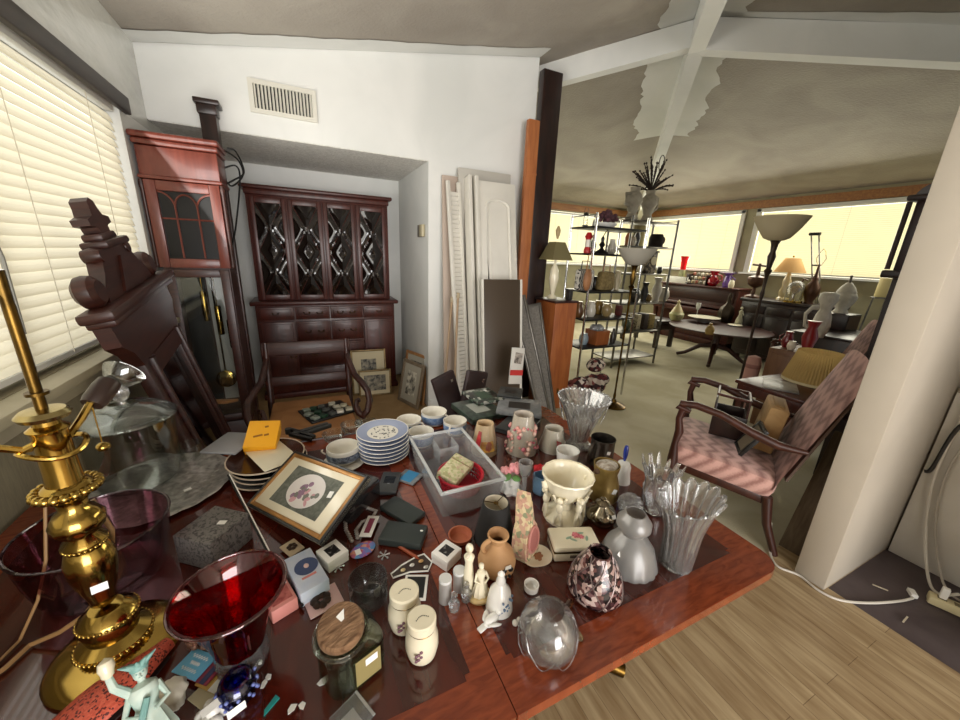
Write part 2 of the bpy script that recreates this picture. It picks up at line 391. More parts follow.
for k, (u0, u1) in enumerate(FW):
    o = tag(MB().box(((u0+u1)/2, FY+.12, (RZ0+RZ1)/2), (u1-u0, .01, RZ1-RZ0)).build('window_%d' % nw, M_pane2), None, None, None, 'structure'); nw += 1
    f = MB()
    for x in (u0+.03, u1-.03): f.box((x, FY-.005, (RZ0+RZ1)/2), (.07, .05, RZ1-RZ0))
    f.build('window_frame', M_white, o)
    f = MB().box(((u0+u1)/2, FY-.03, RZ0-.015), (u1-u0+.1, .12, .03)); f.build('window_sill', M_white, o)
    blind('venetian_blind', fb[k], Vector((u0+.07, FY+.05, RZ0)), (1,0,0), 36, u1-u0-.14, RZ0+.01, RZ1-.03, M_slat2, (0,-1,0), 'closed blinds round the back room', False)
struct('trim_2', MB().box((RX-.02, (NY+FY)/2, 2.60), (.035, FY-NY, .13)), M_trimwood)
struct('trim_3', MB().box(((1.1+RX)/2, FY-.02, 2.60), (RX-1.1, .035, .13)), M_trimwood)
# wall behind the camera: a wide glazed opening that the daylight comes through
w = MB(); w.box((-.83, NB-.07, 1.4), (.04, .14, 2.8)); w.box((4.75, NB-.07, 1.4), (5.8, .14, 2.8)); w.box((.52, NB-.07, 2.6), (2.66, .14, .4)); struct('wall_near', w, M_wallw)
# stub wall at the right, alcove
struct('wall_stub', MB().box(((2.215+3.36)/2, .603, 1.7), (3.36-2.215, .127, 3.4), bev=.006), M_column)
struct('wall_alcove', MB().box((3.36, (NB+.54)/2, 1.6), (.12, .54-NB, 3.2)), M_column)
# pyramid ceiling with white beams along its four hips
c = MB()
C4 = [(LX-.14, NY-.14), (RX+.14, NY-.14), (RX+.14, FY+.14), (LX-.14, FY+.14)]
s = (APX.z-EV)
def onp(x, y): return (x, y, ceil_z(x, y))
A = c.v(APX); Q = [c.v((x, y, EV-.025)) for x, y in C4]
for i in range(4): c._f((A, Q[(i+1) % 4], Q[i]))
A2 = c.v(APX+Vector((0,0,.1))); Q2 = [c.v((x, y, EV+.075)) for x, y in C4]
for i in range(4): c._f((A2, Q2[i], Q2[(i+1) % 4])); c._f((Q[i], Q[(i+1) % 4], Q2[(i+1) % 4], Q2[i]))
struct('ceiling', c, M_ceil)
struct('ceiling_near', MB().box(((LX+3.42)/2, (NB+NY)/2, EV+.03), (3.42-LX, NY-NB, .06)), M_ceil)
struct('wall_light_block', MB().box((2.33, (NB-.25)/2, 1.36), (.1, -.25-NB, 2.7)), M_column)  # unseen wall added to keep the near daylight off the alcove
def beam(name, end, wd=.10, dp=.22):
    e = Vector(end); d = (e-APX); n = Vector((-d.y, d.x, 0)).normalized()*wd/2; up = Vector((0,0,dp))
    b = MB(); P = []
    for q in (APX+Vector((0,0,-.02)), e):
        P.append([b.v(q+n), b.v(q-n), b.v(q-n-up), b.v(q+n-up)])
    for i in range(4): b._f((P[0][i], P[0][(i+1) % 4], P[1][(i+1) % 4], P[1][i]))
    b._f(P[0]); b._f(P[1][::-1]); struct(name, b, M_wallw)
zl = Vector((2.2, 3.57, ceil_z(2.2, 3.57)))
beam('trim_4', zl, .10, .19); beam('trim_5', (RX, FY, EV), .12); beam('trim_6', (LX, NY, EV), .12); beam('trim_7', (RX, NY, EV), .11)
# ragged repaint bands on the ceiling beside the beams and along the vent wall
def band(name, pts, wl, wr, sd):
    random.seed(sd); b = MB(); A = []; n = 40
    a, e = Vector(pts[0]).to_2d(), Vector(pts[1]).to_2d(); d = (e-a).normalized(); nn = Vector((-d.y, d.x)); l = r = 0
    for i in range(n+1):
        q = a+(e-a)*i/n; l = .82*l+.3*rnd(-1, 1); r = .82*r+.3*rnd(-1, 1)
        W = []
        for off in (wl*(1+.35*l), .03, -.03, -wr*(1+.35*r)):
            x, y = q+nn*off; W.append(b.v((x, y, ceil_z(x, y)-.004)))
        A.append(W)
    for U, V in zip(A, A[1:]):
        for k in range(3): b._f((U[k], V[k], V[k+1], U[k+1]))
    struct(name, b, M_wallw)
band('trim_8', (APX, (4.6, 4.06, 0)), .34, .30, 3); band('trim_9', (APX, (1.2, .66, 0)), .26, .28, 5); band('trim_10', (APX, (7.2, -1.5, 0)), .3, .12, 8); band('trim_11', (APX, zl), .03, .1, 9)
band('trim_12', ((LX, VY-.06, 0), (2.07, VY-.06, 0)), .05, .11, 4)
# ---------------------------------------------------------------- daylight
def area(name, loc, rot, sx, sy, e, col):
    l = bpy.data.lights.new(name, 'AREA'); l.shape = 'RECTANGLE'; l.size = sx; l.size_y = sy; l.energy = e; l.color = col
    o = bpy.data.objects.new(name, l); COL.objects.link(o); o.location = loc; o.rotation_euler = rot; return o
area('daylight_near', (.52, NB+.02, 1.35), (PI/2, 0, PI), 2.6, 2.1, 165, (1, .97, .94)).rotation_euler = (PI/2, 0, 0)
area('daylight_left', (LX+.34, 1.7, 1.65), (0, -PI/2-.5, 0), 1.1, 2.4, 32, (1, .98, .92))
area('daylight_right', (RX-.34, 4.2, 1.97), (0, PI/2-.5, 0), 1.0, 4.6, 70, (1, .97, .82))
area('daylight_far', (4.8, FY-.34, 1.97), (-PI/2+.5, 0, 0), 4.6, 1.0, 46, (1, .97, .82))
W = bpy.data.worlds.new('sky'); SC.world = W; W.use_nodes = True; W.node_tree.nodes['Background'].inputs[0].default_value = (.75, .85, 1, 1); W.node_tree.nodes['Background'].inputs[1].default_value = .8
SC.view_settings.view_transform = 'Standard'; SC.view_settings.look = 'None'; SC.view_settings.gamma = 1; SC.view_settings.exposure = .33
SC.cycles.max_bounces = 10; SC.cycles.transparent_max_bounces = 24; SC.cycles.transmission_bounces = 10; SC.cycles.caustics_reflective = False; SC.cycles.caustics_refractive = False
SC.cycles.sample_clamp_indirect = 6
# ================================================================ tall pieces along the window wall and in the niche
# ---- china cabinet
def china_cabinet():
    t = thing('china_cabinet', 'large red mahogany breakfront china cabinet filling the white niche', 'cabinet', (.19, 4.08, 0))
    W = .68
    MB().box((0, .2, .5), (1.34, .38, .96), bev=.006).box((0, .195, .03), (1.38, .4, .06), bev=.01).build('lower_case', M_rwood, t)
    MB().box((0, .19, 1.0), (1.42, .43, .04), bev=.012).build('counter_ledge', M_rwood, t)
    MB().box((0, .235, 1.52), (1.28, .31, 1.0), bev=.004).build('upper_case', M_rwood, t)
    MB().box((0, .225, 2.015), (1.3, .34, .05), bev=.01).box((0, .215, 2.055), (1.36, .38, .035), bev=.012).build('cornice', M_rwood, t)
    gl = mat('puffed_dark_glass', '#150d0a', .12, coat=.4)
    xs = [-.62, -.31, .0, .31, .62]
    for k in range(4):
        x0, x1 = xs[k]+.008, xs[k+1]-.008; c = (x0+x1)/2; w = x1-x0; y = .075 if k in (0, 3) else .062
        d = MB()
        for sx in (-1, 1): d.box((c+sx*(w/2-.019), y, 1.5), (.038, .03, .94), bev=.005)
        for z in (1.055, 1.945): d.box((c, y, z), (w-.076, .03, .05), bev=.005)
        door = d.build('glazed_door', M_rwood, t)
        pw, z0, z1 = w-.076, 1.08, 1.92
        def puff(u, v, c=c, pw=pw, z0=z0, z1=z1, y=y):
            a, b = u*2-1, (v*4) % 2-1 if v < 1 else 1
            e = 1-abs(abs(a)-abs(b)); q = (1-abs(a))*min(1, 8*v, 8*(1-v))
            return (c+a*pw/2, y-.002-.03*q*(.35+.65*(1-abs(a*b)))-.016*abs(math.sin(PI*(abs(a)-abs(b)))), z0+v*(z1-z0))
        MB().sheet(puff, 16, 40).build('puffed_pane', gl, door, sharp=15)
        m = MB()
        for j in range(2):
            za, zb = z0+j*(z1-z0)/2, z0+(j+1)*(z1-z0)/2
            for s_ in (-1, 1):
                m.tube([(c-s_*pw/2, y-.004, za), (c, y-.03, (za+zb)/2), (c+s_*pw/2, y-.004, zb)], .0035, 6)
        m.build('glazing_bar', M_rwood, door)
    def front(name, x0, x1, z0, z1, pulls, y=.0):
        p = MB().box(((x0+x1)/2, y, (z0+z1)/2), (x1-x0-.012, .022, z1-z0-.012), bev=.005)
        p.box(((x0+x1)/2, y-.01, (z0+z1)/2), (x1-x0-.06, .012, z1-z0-.05), bev=.004)
        o = p.build(name, M_rwood, t)
        for px in pulls:
            h = MB(); h.tube([(px-.025, y-.02, (z0+z1)/2+.005), (px-.022, y-.034, (z0+z1)/2-.008), (px+.022, y-.034, (z0+z1)/2-.008), (px+.025, y-.02, (z0+z1)/2+.005)], .0035, 6)
            h.ball((px-.025, y-.018, (z0+z1)/2+.005), .008, 8, 6).ball((px+.025, y-.018, (z0+z1)/2+.005), .008, 8, 6); h.build('handle', M_obrass, o)
    front('drawer', -.66, -.33, .83, .97, (-.5,)); front('drawer', -.33, 0, .83, .97, (-.22, -.1)); front('drawer', 0, .33, .83, .97, (.1, .22)); front('drawer', .33, .66, .83, .97, (.5,))
    front('drawer', -.33, 0, .6, .82, (-.22, -.1)); front('drawer', 0, .33, .6, .82, (.1, .22))
    front('drawer', -.33, .33, .34, .59, (-.18, .18)); front('drawer', -.33, .33, .08, .33, (-.18, .18))
    front('door', -.66, -.33, .08, .82, (-.38,)); front('door', .33, .66, .08, .82, (.38,))
china_cabinet()
# ---- red longcase clock with arched glazing
def longcase():
    y0 = 2.95; t = thing('longcase_clock', 'cherry red longcase clock with arched glazed hood door beside the window blind', 'clock', (-.635, y0, 0))
    def fr(name, w, h, z, yy, st, m, par, dep=.025):
        b = MB()
        for s_ in (-1, 1): b.box((s_*(w/2-st/2), yy, z+h/2), (st, dep, h), bev=.004)
        for q in (z+st/2, z+h-st/2): b.box((0, yy, q), (w-2*st, dep, st), bev=.004)
        return b.build(name, m, par)
    c = MB(); 
    for s_ in (-1, 1): c.box((s_*.165, .125, 1.02), (.02, .235, 2.0))
    c.box((0, .237, 1.02), (.33, .012, 2.0)); c.box((0, .125, .02), (.35, .25, .04)); c.box((0, .12, .16), (.36, .25, .28), bev=.005); c.box((0, .12, 1.38), (.33, .22, .02))
    c.build('case', M_dwood, t)
    MB().box((0, .12, 1.99), (.39, .26, .16), bev=.004).build('frieze', M_clockw, t)
    MB().box((0, .115, 2.09), (.41, .275, .03), bev=.01).box((0, .11, 2.125), (.43, .285, .035), bev=.014).box((0, .115, 1.905), (.41, .275, .022), bev=.008).build('cornice', M_clockw, t)
    d = fr('hood_door', .37, .50, 1.39, -.005, .055, M_clockw, t)
    MB().box((0, .004, 1.64), (.27, .004, .39)).build('dark_pane', M_bglass, d)
    tr = MB(); r = .0055
    for x in (-.055, .055): tr.tube([(x, -.008, 1.45), (x, -.008, 1.745)], r, 6)
    tr.tube([(-.13, -.008, 1.68), (.13, -.008, 1.68)], r, 6)
    tr.tube([(.055*math.cos(a), -.008, 1.745+.075*math.sin(a)) for a in [PI*i/12 for i in range(13)]], r, 6)
    for s_ in (-1, 1): tr.tube([(s_*(.135-.08*math.cos(a)), -.008, 1.745+.085*math.sin(a)) for a in [PI/2*i/8 for i in range(9)]], r, 6)
    tr.build('arched_tracery', M_clockw, d)
    d = fr('trunk_door', .34, 1.07, .31, -.002, .05, M_dwood, t)
    MB().box((0, .0, .845), (.25, .003, .98)).build('pane', M_glass, d)
    MB().box((.055, .222, .86), (.13, .006, .92)).build('reflection_panel', mat('painted_reflection', '#b9b6ae', .5), t)  # pale panel stands in for the bright wall reflection inside the case
    MB().box((-.09, .222, .86), (.14, .006, .92)).build('dark_backing', M_black, t)
    for k, x in enumerate((-.02, .05, .11)):
        w_ = MB().lathe([(0,0),(.018,.004),(.02,.012),(.02,.2),(.016,.21),(0,.212)], 14, (x, .12, 1.02-.1*k)); w_.tube([(x, .12, 1.22-.1*k), (x, .12, 1.37)], .003, 5); w_.build('weight', M_brass, t)
    p = MB().tube([(.03, .16, 1.37), (.03, .16, .62)], .006, 6); p.lathe([(0,-.006),(.06,-.004),(.065,0),(.06,.004),(0,.006)], 24, (.03, .15, .58), (PI/2,0,0)); p.build('pendulum', M_brass, t)
    for s_ in (-1, 1): MB().lathe([(.012,0),(.016,.01),(.011,.03),(.011,.44),(.016,.47),(.012,.5)], 12, (s_*.197, .0, 1.39)).build('colonnette', M_dwood, t)
longcase()
# ---- narrow dark case behind it, with cords
t = thing('dark_case', 'tall narrow near-black case with flat cap behind the cherry longcase clock', 'case', (-.50, 3.275, 0))
MB().box((0, 0, 1.18), (.09, .1, 2.36), bev=.004).build('body', M_espresso, t)
MB().box((.005, -.01, 2.42), (.14, .13, .03), bev=.006).box((0, -.005, 2.38), (.11, .11, .06), bev=.008).build('cap', M_espresso, t)
MB().box((.04, -.045, 1.1), (.02, .02, 2.1), bev=.004).build('edge_strip', M_dwood, t)
c = MB()
for k, pts in enumerate(([(224,150),(238,160),(243,175),(232,186),(224,178)], [(224,168),(236,166),(240,180),(236,225),(230,262),(233,300)], [(222,186),(234,180),(244,172),(236,152),(226,148)])):
    c2 = []
    for i in range(len(pts)-1):
        for q in range(8):
            a, b = pts[i], pts[i+1]; f = q/8; m0, m3 = pts[max(i-1,0)], pts[min(i+2,len(pts)-1)]; a, b = [tuple(.5*((2*a[j])+(-m0[j]+b[j])*f+(2*m0[j]-5*a[j]+4*b[j]-m3[j])*f*f+(-m0[j]+3*a[j]-3*b[j]+m3[j])*f**3) for j in (0, 1))]*2; c2.append(atY(a[0]+(b[0]-a[0])*f, a[1]+(b[1]-a[1])*f, 3.2))
    c.tube(c2, .006, 6)
single('extension_cable', c, M_black, 'black power cords dangling from the narrow dark case onto the white wall', 'cord')
# ---- carved pier mirror leaning against the window wall
def pier_mirror():
    lean = math.radians(11); t = thing('pier_mirror', 'dark carved mirror with tall scrolled crest leaning against the window blind', 'mirror', (-.47, 2.30, .035), (.125, -lean, 0))
    st = M_dwood; c0 = 1.33; q = .66
    for s_ in (-1, 1): MB().box((0, s_*.235, .56), (.05, .085, 1.12), bev=.008).box((.03, s_*.215, .58), (.03, .03, 1.0), bev=.008).build('stile', st, t)
    MB().box((0, 0, .06), (.05, .42, .12), bev=.008).build('bottom_rail', st, t)
    MB().box((-.004, 0, .62), (.012, .40, 1.02)).build('mirror_glass', mat('old_mirror', '#6f7474', .06, 1), t)
    f = MB().prism([(-.28, 1.07), (.28, 1.07), (.31, 1.14), (.37, 1.19), (.37, 1.29), (-.37, 1.29), (-.37, 1.19), (-.31, 1.14)], .055, 'yz', 0)
    f.prism([(-.2, 1.0), (.2, 1.0), (.18, 1.08), (-.18, 1.08)], .05, 'yz', .01); f.build('frieze_board', st, t)
    MB().box((.02, 0, c0-.01), (.11, .84, .04), bev=.012).box((.015, 0, c0-.04), (.09, .79, .03), bev=.008).build('cornice', st, t)
    g = MB().prism([(y, c0+z*q) for y, z in ((-.27, 0), (.27, 0), (.24, .1), (.19, .16), (.15, .25), (.1, .3), (-.1, .3), (-.15, .25), (-.19, .16), (-.24, .1))], .05, 'yz', 0)
    g.prism([(-.12, c0+.02), (.12, c0+.02), (0, c0+.15)], .07, 'yz', 0); g.build('crest_board', st, t)
    for s_ in (-1, 1):
        MB().lathe([(0,-.035),(.04,-.035),(.048,-.028),(.058,-.02),(.062,0),(.058,.02),(.048,.028),(.04,.035),(0,.035)], 20, (0, s_*.31, c0+.065), (0, PI/2, 0)).build('scroll', st, t)
        MB().lathe([(0,-.03),(.025,-.03),(.033,0),(.025,.03),(0,.03)], 16, (0, s_*.14, c0+.17), (0, PI/2, 0)).build('rosette', st, t)
    MB().box((.01, 0, c0+.205), (.09, .24, .03), bev=.01).box((.0, 0, c0+.23), (.07, .15, .035), bev=.012).build('upper_ledge', st, t)
    MB().prism([(y, c0+.245+z*q) for y, z in ((-.045, 0), (.045, 0), (.05, .035), (.1, .05), (.1, .085), (.05, .1), (.035, .14), (.03, .18), (0, .2), (-.03, .18), (-.035, .14), (-.05, .1), (-.1, .085), (-.1, .05), (-.05, .035))], .055, 'yz', 0).build('finial', st, t)
pier_mirror()
MB_ = MB().box((0,0,0), (.34, .02, .16), bev=.004)
single('wooden_shelf_board', MB_, M_oak, 'small brown wood board propped on the floor at the foot of the cherry clock', 'board', atY(205, 402, 2.8), (PI/2-.3, 0, -.25))
# ---- vent, thermostat
t = thing('air_vent', 'white louvred air return grille high on the white wall', 'vent', (-.045, VY, 2.54))
f = MB()
for x in (-.2, .2): f.box((x, -.008, 0), (.03, .016, .205))
for z in (-.0885, .0885): f.box((0, -.008, z), (.37, .016, .028))
f.build('frame', mat('vent_enamel', '#cfccc0', .5), t)
MB().box((0, -.002, 0), (.38, .003, .17)).build('dark_backing', M_black, t)
f = MB()
for k in range(17): f.box((-.176+.022*k, -.008, 0), (.009, .012, .165), rot=(0, 0, .5))
f.build('louvre', mat('vent_enamel', '#cfccc0'), t)
t = thing('thermostat', 'small brass and beige thermostat on the white wall edge by the niche', 'thermostat', (1.03, 3.56, 1.735))
MB().box((-.012, 0, 0), (.024, .15, .11), bev=.004).build('backplate', M_obrass, t); MB().box((-.022, -.075, 0), (.03, .09, .105), bev=.004).build('cover', mat('beige_plastic', '#b3a98b', .5), t)
# ---- pictures leaning by the cabinet
def picture(name, label, loc, rot, w, h, fw, mf, mm, art, mat_w, group=None, th=.022):
    t = thing(name, label, 'picture', loc, rot, group); f = MB()
    for s_ in (-1, 1): f.box((s_*(w/2-fw/2), 0, h/2), (fw, th, h), bev=.003)
    for z in (fw/2, h-fw/2): f.box((0, 0, z), (w-2*fw, th, fw), bev=.003)
    f.build('frame', mf, t); MB().box((0, .004, h/2), (w-2*fw, .008, h-2*fw)).build('mat_board', mm, t)
    MB().box((0, -.0008, h/2), (w-2*fw-2*mat_w, .004, h-2*fw-2*mat_w)).build('print', art, t); return t
M_gilt = mat('gilt_frame', '#8b7448', .4, .3, col2='#6d5733', ns=20); M_grayframe = mat('taupe_frame', '#6f6150', .5, col2='#82735f', ns=20)
M_matb = mat('mat_board', '#cfc3a3', .8); M_matb2 = mat('grey_mat_board', '#a9a394', .8)
M_sketch = mat('sketch_print', '#d2ccba', .7, col2='#4f4c44', ns=14, detail=9, lo=.4, hi=.62); M_sketch2 = mat('dark_print', '#3f4140', .7, col2='#a7a08e', ns=22, detail=9)
g = 'pictures leaning beside the china cabinet'
p = at(366, 388, 0); picture('framed_picture', 'larger cream-matted framed print leaning on the cabinet, behind a smaller one', (p.x+.02, 3.93, .0), (-.10, 0, -.05), .37, .50, .02, M_gilt, M_matb, M_sketch2, .085, g)
p = at(370, 389, 0); picture('framed_picture', 'smaller gilt framed mountain print leaning in front of a larger one by the cabinet', (p.x+.03, 3.86, .0), (-.10, 0, -.05), .345, .29, .018, M_gilt, M_matb, M_sketch2, .04, g)
picture('framed_picture', 'taupe framed sketch leaning outermost on the niche side wall', (.85, 3.50, .0), (-.2, 0, -1.22), .36, .46, .035, M_grayframe, M_matb2, M_sketch, .07, g)
picture('framed_picture', 'brown framed picture on the niche side wall, behind the taupe framed sketch', (.93, 3.60, .0), (-.13, 0, -1.22), .38, .52, .03, M_oak, M_matb2, M_sketch2, .06, g)
# ---- scroll-arm chair pulled up to the far side of the table
def scroll_chair():
    t = thing('scroll_armchair', 'dark wood scroll-arm dining chair facing the cluttered table from the cabinet side', 'chair', (-.04, 2.55, 0))
    m = M_dwood
    MB().box((0, -.02, .43), (.52, .56, .07), bev=.02).build('seat', mat('tan_upholstery', '#96663c', .8, col2='#a8774a', ns=8), t)
    MB().box((0, -.02, .385), (.54, .57, .05), bev=.008).build('seat_frame', m, t)
    for x in (-.27, .27):
        MB().tube([(x, .29, 0), (x, .27, .35), (x, .31, .6), (x, .36, .88)], [.022, .024, .022, .018], 10).build('back_post', m, t)
        MB().tube([(x*.95, -.27, 0), (x*.95, -.27, .4)], [.018, .026], 10).build('leg', m, t)
    MB().box((0, .355, .83), (.6, .03, .1), rot=(-.15, 0, 0), bev=.01).build('top_rail', m, t)
    MB().box((0, .31, .60), (.52, .022, .07), rot=(-.15, 0, 0), bev=.008).build('lower_rail', m, t)
    for s_ in (-1, 1):
        P = [(.27, .34, .76), (.28, .26, .72), (.30, .14, .655), (.335, .02, .63), (.36, -.08, .60), (.362, -.14, .55), (.34, -.17, .49), (.31, -.165, .455), (.285, -.14, .47), (.275, -.11, .51), (.285, -.09, .54), (.305, -.1, .55)]
        C = []
        for i in range(len(P)-1):
            for q in range(4):
                f = q/4; C.append((s_*(P[i][0]*(1-f)+P[i+1][0]*f), P[i][1]*(1-f)+P[i+1][1]*f, P[i][2]*(1-f)+P[i+1][2]*f))
        MB().tube(C, [.022]*(len(C)-8)+[.016]*8, 10).build('scroll_arm', m, t)
scroll_chair()
# jewellery tray on its seat
t = thing('jewellery_pack', 'open tray of silver and green trinkets lying on the scroll-arm chair seat', 'tray', (.05, 2.50, .467), .35)
MB().box((0, 0, .006), (.3, .24, .012), bev=.003).build('tray', M_black, t)
for k in range(14):
    x, y = -.12+.06*(k % 5), -.08+.075*(k//5); c = ['#8f9a90', '#d2cfc2', '#2a4a38', '#b9b39c', '#5a5e5c'][k*7 % 5]
    MB().box((x+rnd(-.01,.01), y, .02), (.045, .05, .018), rot=(0, 0, rnd(-.5,.5)), bev=.005).build('trinket', mat('trinket%d' % (k*7 % 5), c, .35, .2), t)
# ---- doors and panels stacked against the white wall
def panel(name, label, cat, x, y, w, h, lean, m, th=.035, yaw=0, z=0):
    t = thing(name, label, cat, (x, y, z), (-lean, 0, yaw)); MB().box((0, 0, h/2), (w, th, h), bev=.003).build('slab', m, t); return t
M_door = mat('door_white', '#dad6cc', .5, col2='#d0ccc2', ns=3); M_beige = mat('pinkish_beige', '#b2a194', .7)
t = panel('beige_panel', 'tall pinkish-beige panel against the white wall, left of the white doors', 'panel', 1.22, 3.17, .16, 2.2, .065, M_beige, .02)
t = panel('grey_panel', 'grey-white slab standing behind the white arched-panel door, its top showing', 'panel', 1.54, 3.15, .52, 2.27, .06, mat('greyed_white', '#b8b4ab', .6), .03)
t = thing('louvred_door', 'narrow white louvred folding door seen edge on beside the white doors', 'door', (1.285, 2.98, 0), (-.13, 0, .25))
f = MB()
for x in (-.05, .06): f.box((x, 0, 1.08), (.03, .03, 2.16), bev=.003)
f.build('stile', M_door, t); f = MB()
for k in range(52): f.box((.005, 0, .12+.038*k), (.09, .008, .036), rot=(.5, 0, 0))
f.build('louvre', M_door, t)
for nm, x, y, le, l in (('door_slab', 1.345, 2.86, .165, 'first narrow white door edge left of the white arched-panel door'), ('door_slab', 1.40, 2.82, .175, 'second narrow white door edge touching the white arched-panel door')):
    panel(nm, l, 'door', x, y, .03, 2.22, le, M_door, .12)
panel('green_gap_strip', 'thin dark green strip put in the gap between the white door edges', 'panel', 1.368, 2.90, .03, 2.1, .16, mat('dark_green', '#1f3a2c', .6), .05)  # strip added to fill the dark green gap between the door edges
t = thing('panel_door', 'white moulded door with arched panel leaning on the white wall', 'door', (1.60, 2.76, 0), (-.19, 0, 0))
MB().box((0, 0, 1.1), (.37, .035, 2.2), bev=.004).build('slab', M_door, t)
def arch(w, z0, z1, r):
    P = [(-w, z0), (w, z0), (w, z1)]+[(w*math.cos(a), z1+r*math.sin(a)) for a in [PI*i/14 for i in range(1, 14)]]+[(-w, z1)]
    return P
for (w_, z0, z1, rr) in ((.115, 1.15, 1.98, .07), (.115, .2, .98, .0001)):
    P = arch(w_, z0, z1, rr); C = [(a, -.018, b) for a, b in P]
    MB().tube(C, .012, 8, close=True).prism(arch(w_-.03, z0+.03, z1-.01, rr*.8), .01, 'xz', -.018).build('raised_panel', M_door, t)
t = thing('smoked_glass_door', 'brown smoked glass panel with pale edges leaning on the white arched-panel door', 'shower door', (1.50, 2.60, 0), (-.13, 0, 0))
MB().box((0, 0, .68), (.36, .01, 1.36), bev=.002).build('smoked_pane', mat('smoked_pane', '#463b30', .4, spec=.3), t)
f = MB().box((-.185, 0, .68), (.014, .025, 1.36)).box((.185, 0, .68), (.018, .025, 1.36)); f.build('edge_strip', M_door, t)
t = thing('boxed_sign', 'white and red printed pack standing in front of the smoked glass panel', 'sign', (1.50, 2.44, .70), (-.13, .12, 0))
MB().box((0, 0, -.02), (.12, .015, .30), bev=.003).build('pack', mat('pack_white', '#c9c6bf', .5), t)
MB().box((0, -.009, -.075), (.121, .002, .045)).build('red_band', mat('pack_red', '#b52a26', .5), t)
MB().box((.005, -.009, .045), (.07, .002, .09), rot=(0, .1, 0)).build('picture_patch', mat('pack_dark', '#4a423d', .5, col2='#b3aaa0', ns=30), t)
M_alu = mat('aluminium', '#85817a', .35, .9, col2='#6d6a64', ns=8)
for k, (x, y, w_, h, le, ro, l) in enumerate(((1.98, 2.60, .12, 1.25, .2, -.22, 'grey aluminium screen frame leaning by the smoked glass panel'), (2.07, 2.68, .14, 1.15, .16, -.16, 'outer grey aluminium track leaning toward the orange cabinet'))):
    t = thing('screen_frame', l, 'frame', (x, y, 0), (-le, ro, 0)); f = MB()
    for s_ in (-1, 1): f.box((s_*w_/2, 0, h/2), (.022, .03, h), bev=.003)
    for z in (.011, h-.011): f.box((0, 0, z), (w_, .03, .022))
    f.build('frame', M_alu, t); MB().box((0, .004, h/2), (w_-.02, .004, h-.04)).build('mesh', mat('screen_mesh', '#5d5953', .7, col2='#77726a', ns=60), t)
for k, (a, b, l) in enumerate((((452, 300), (443, 402), 'left thin wooden pole leaning on the white wall by the beige panel'), ((458, 296), (454, 400), 'right thin wooden pole with pale head beside the beige panel'))):
    A, B = atY(*a, 3.12), atY(*b, 2.86); t = thing('pole', l, 'pole', B); d = A-B
    MB().tube([(0,0,0), d], .011, 8).build('shaft', mat('pole_wood', '#9c8468', .5), t); MB().tube([d*.98, d*1.03], [.02, .016], 8).build('head', mat('pole_head', '#a89a80', .4), t)
single('dark_post', MB().box((0, 0, 1.58), (.205, .08, 3.16), bev=.004), M_espresso, 'tall rough near-black post under the white ceiling beam', 'post', (2.175, 3.30, 0))
single('orange_post', MB().box((0, 0, 1.36), (.115, .05, 2.72), bev=.004).box((0, -.012, 2.28), (.119, .03, .015)), mat('cedar_post', '#9a5a30', .55, col2='#b06c3c', ns=4, st=(9,9,1)), 'orange-brown wood post between the white wall and the near-black post', 'post', (1.965, 3.21, 0))
for k, (u, v, h, l, r) in enumerate(((455, 403, .5, 'left dark burgundy folder standing behind the packets on the table', .25), (474, 398, .5, 'right dark burgundy folder standing behind the packets on the table', -.3))):
    p = atY(u, v, 2.02); t = thing('burgundy_case', l, 'case', (p.x+(.0 if k == 0 else .06), p.y+.12*k, 0), (-.05, r, .2))
    MB().box((0, 0, .41), (.17, .04, .82), bev=.012).build('shell', mat('burgundy_leather', '#1f0e10', .55, col2='#2a1415', ns=15), t)
    MB().box((.045, -.022, .76), (.016, .006, .02)).build('clasp', M_chrome, t)
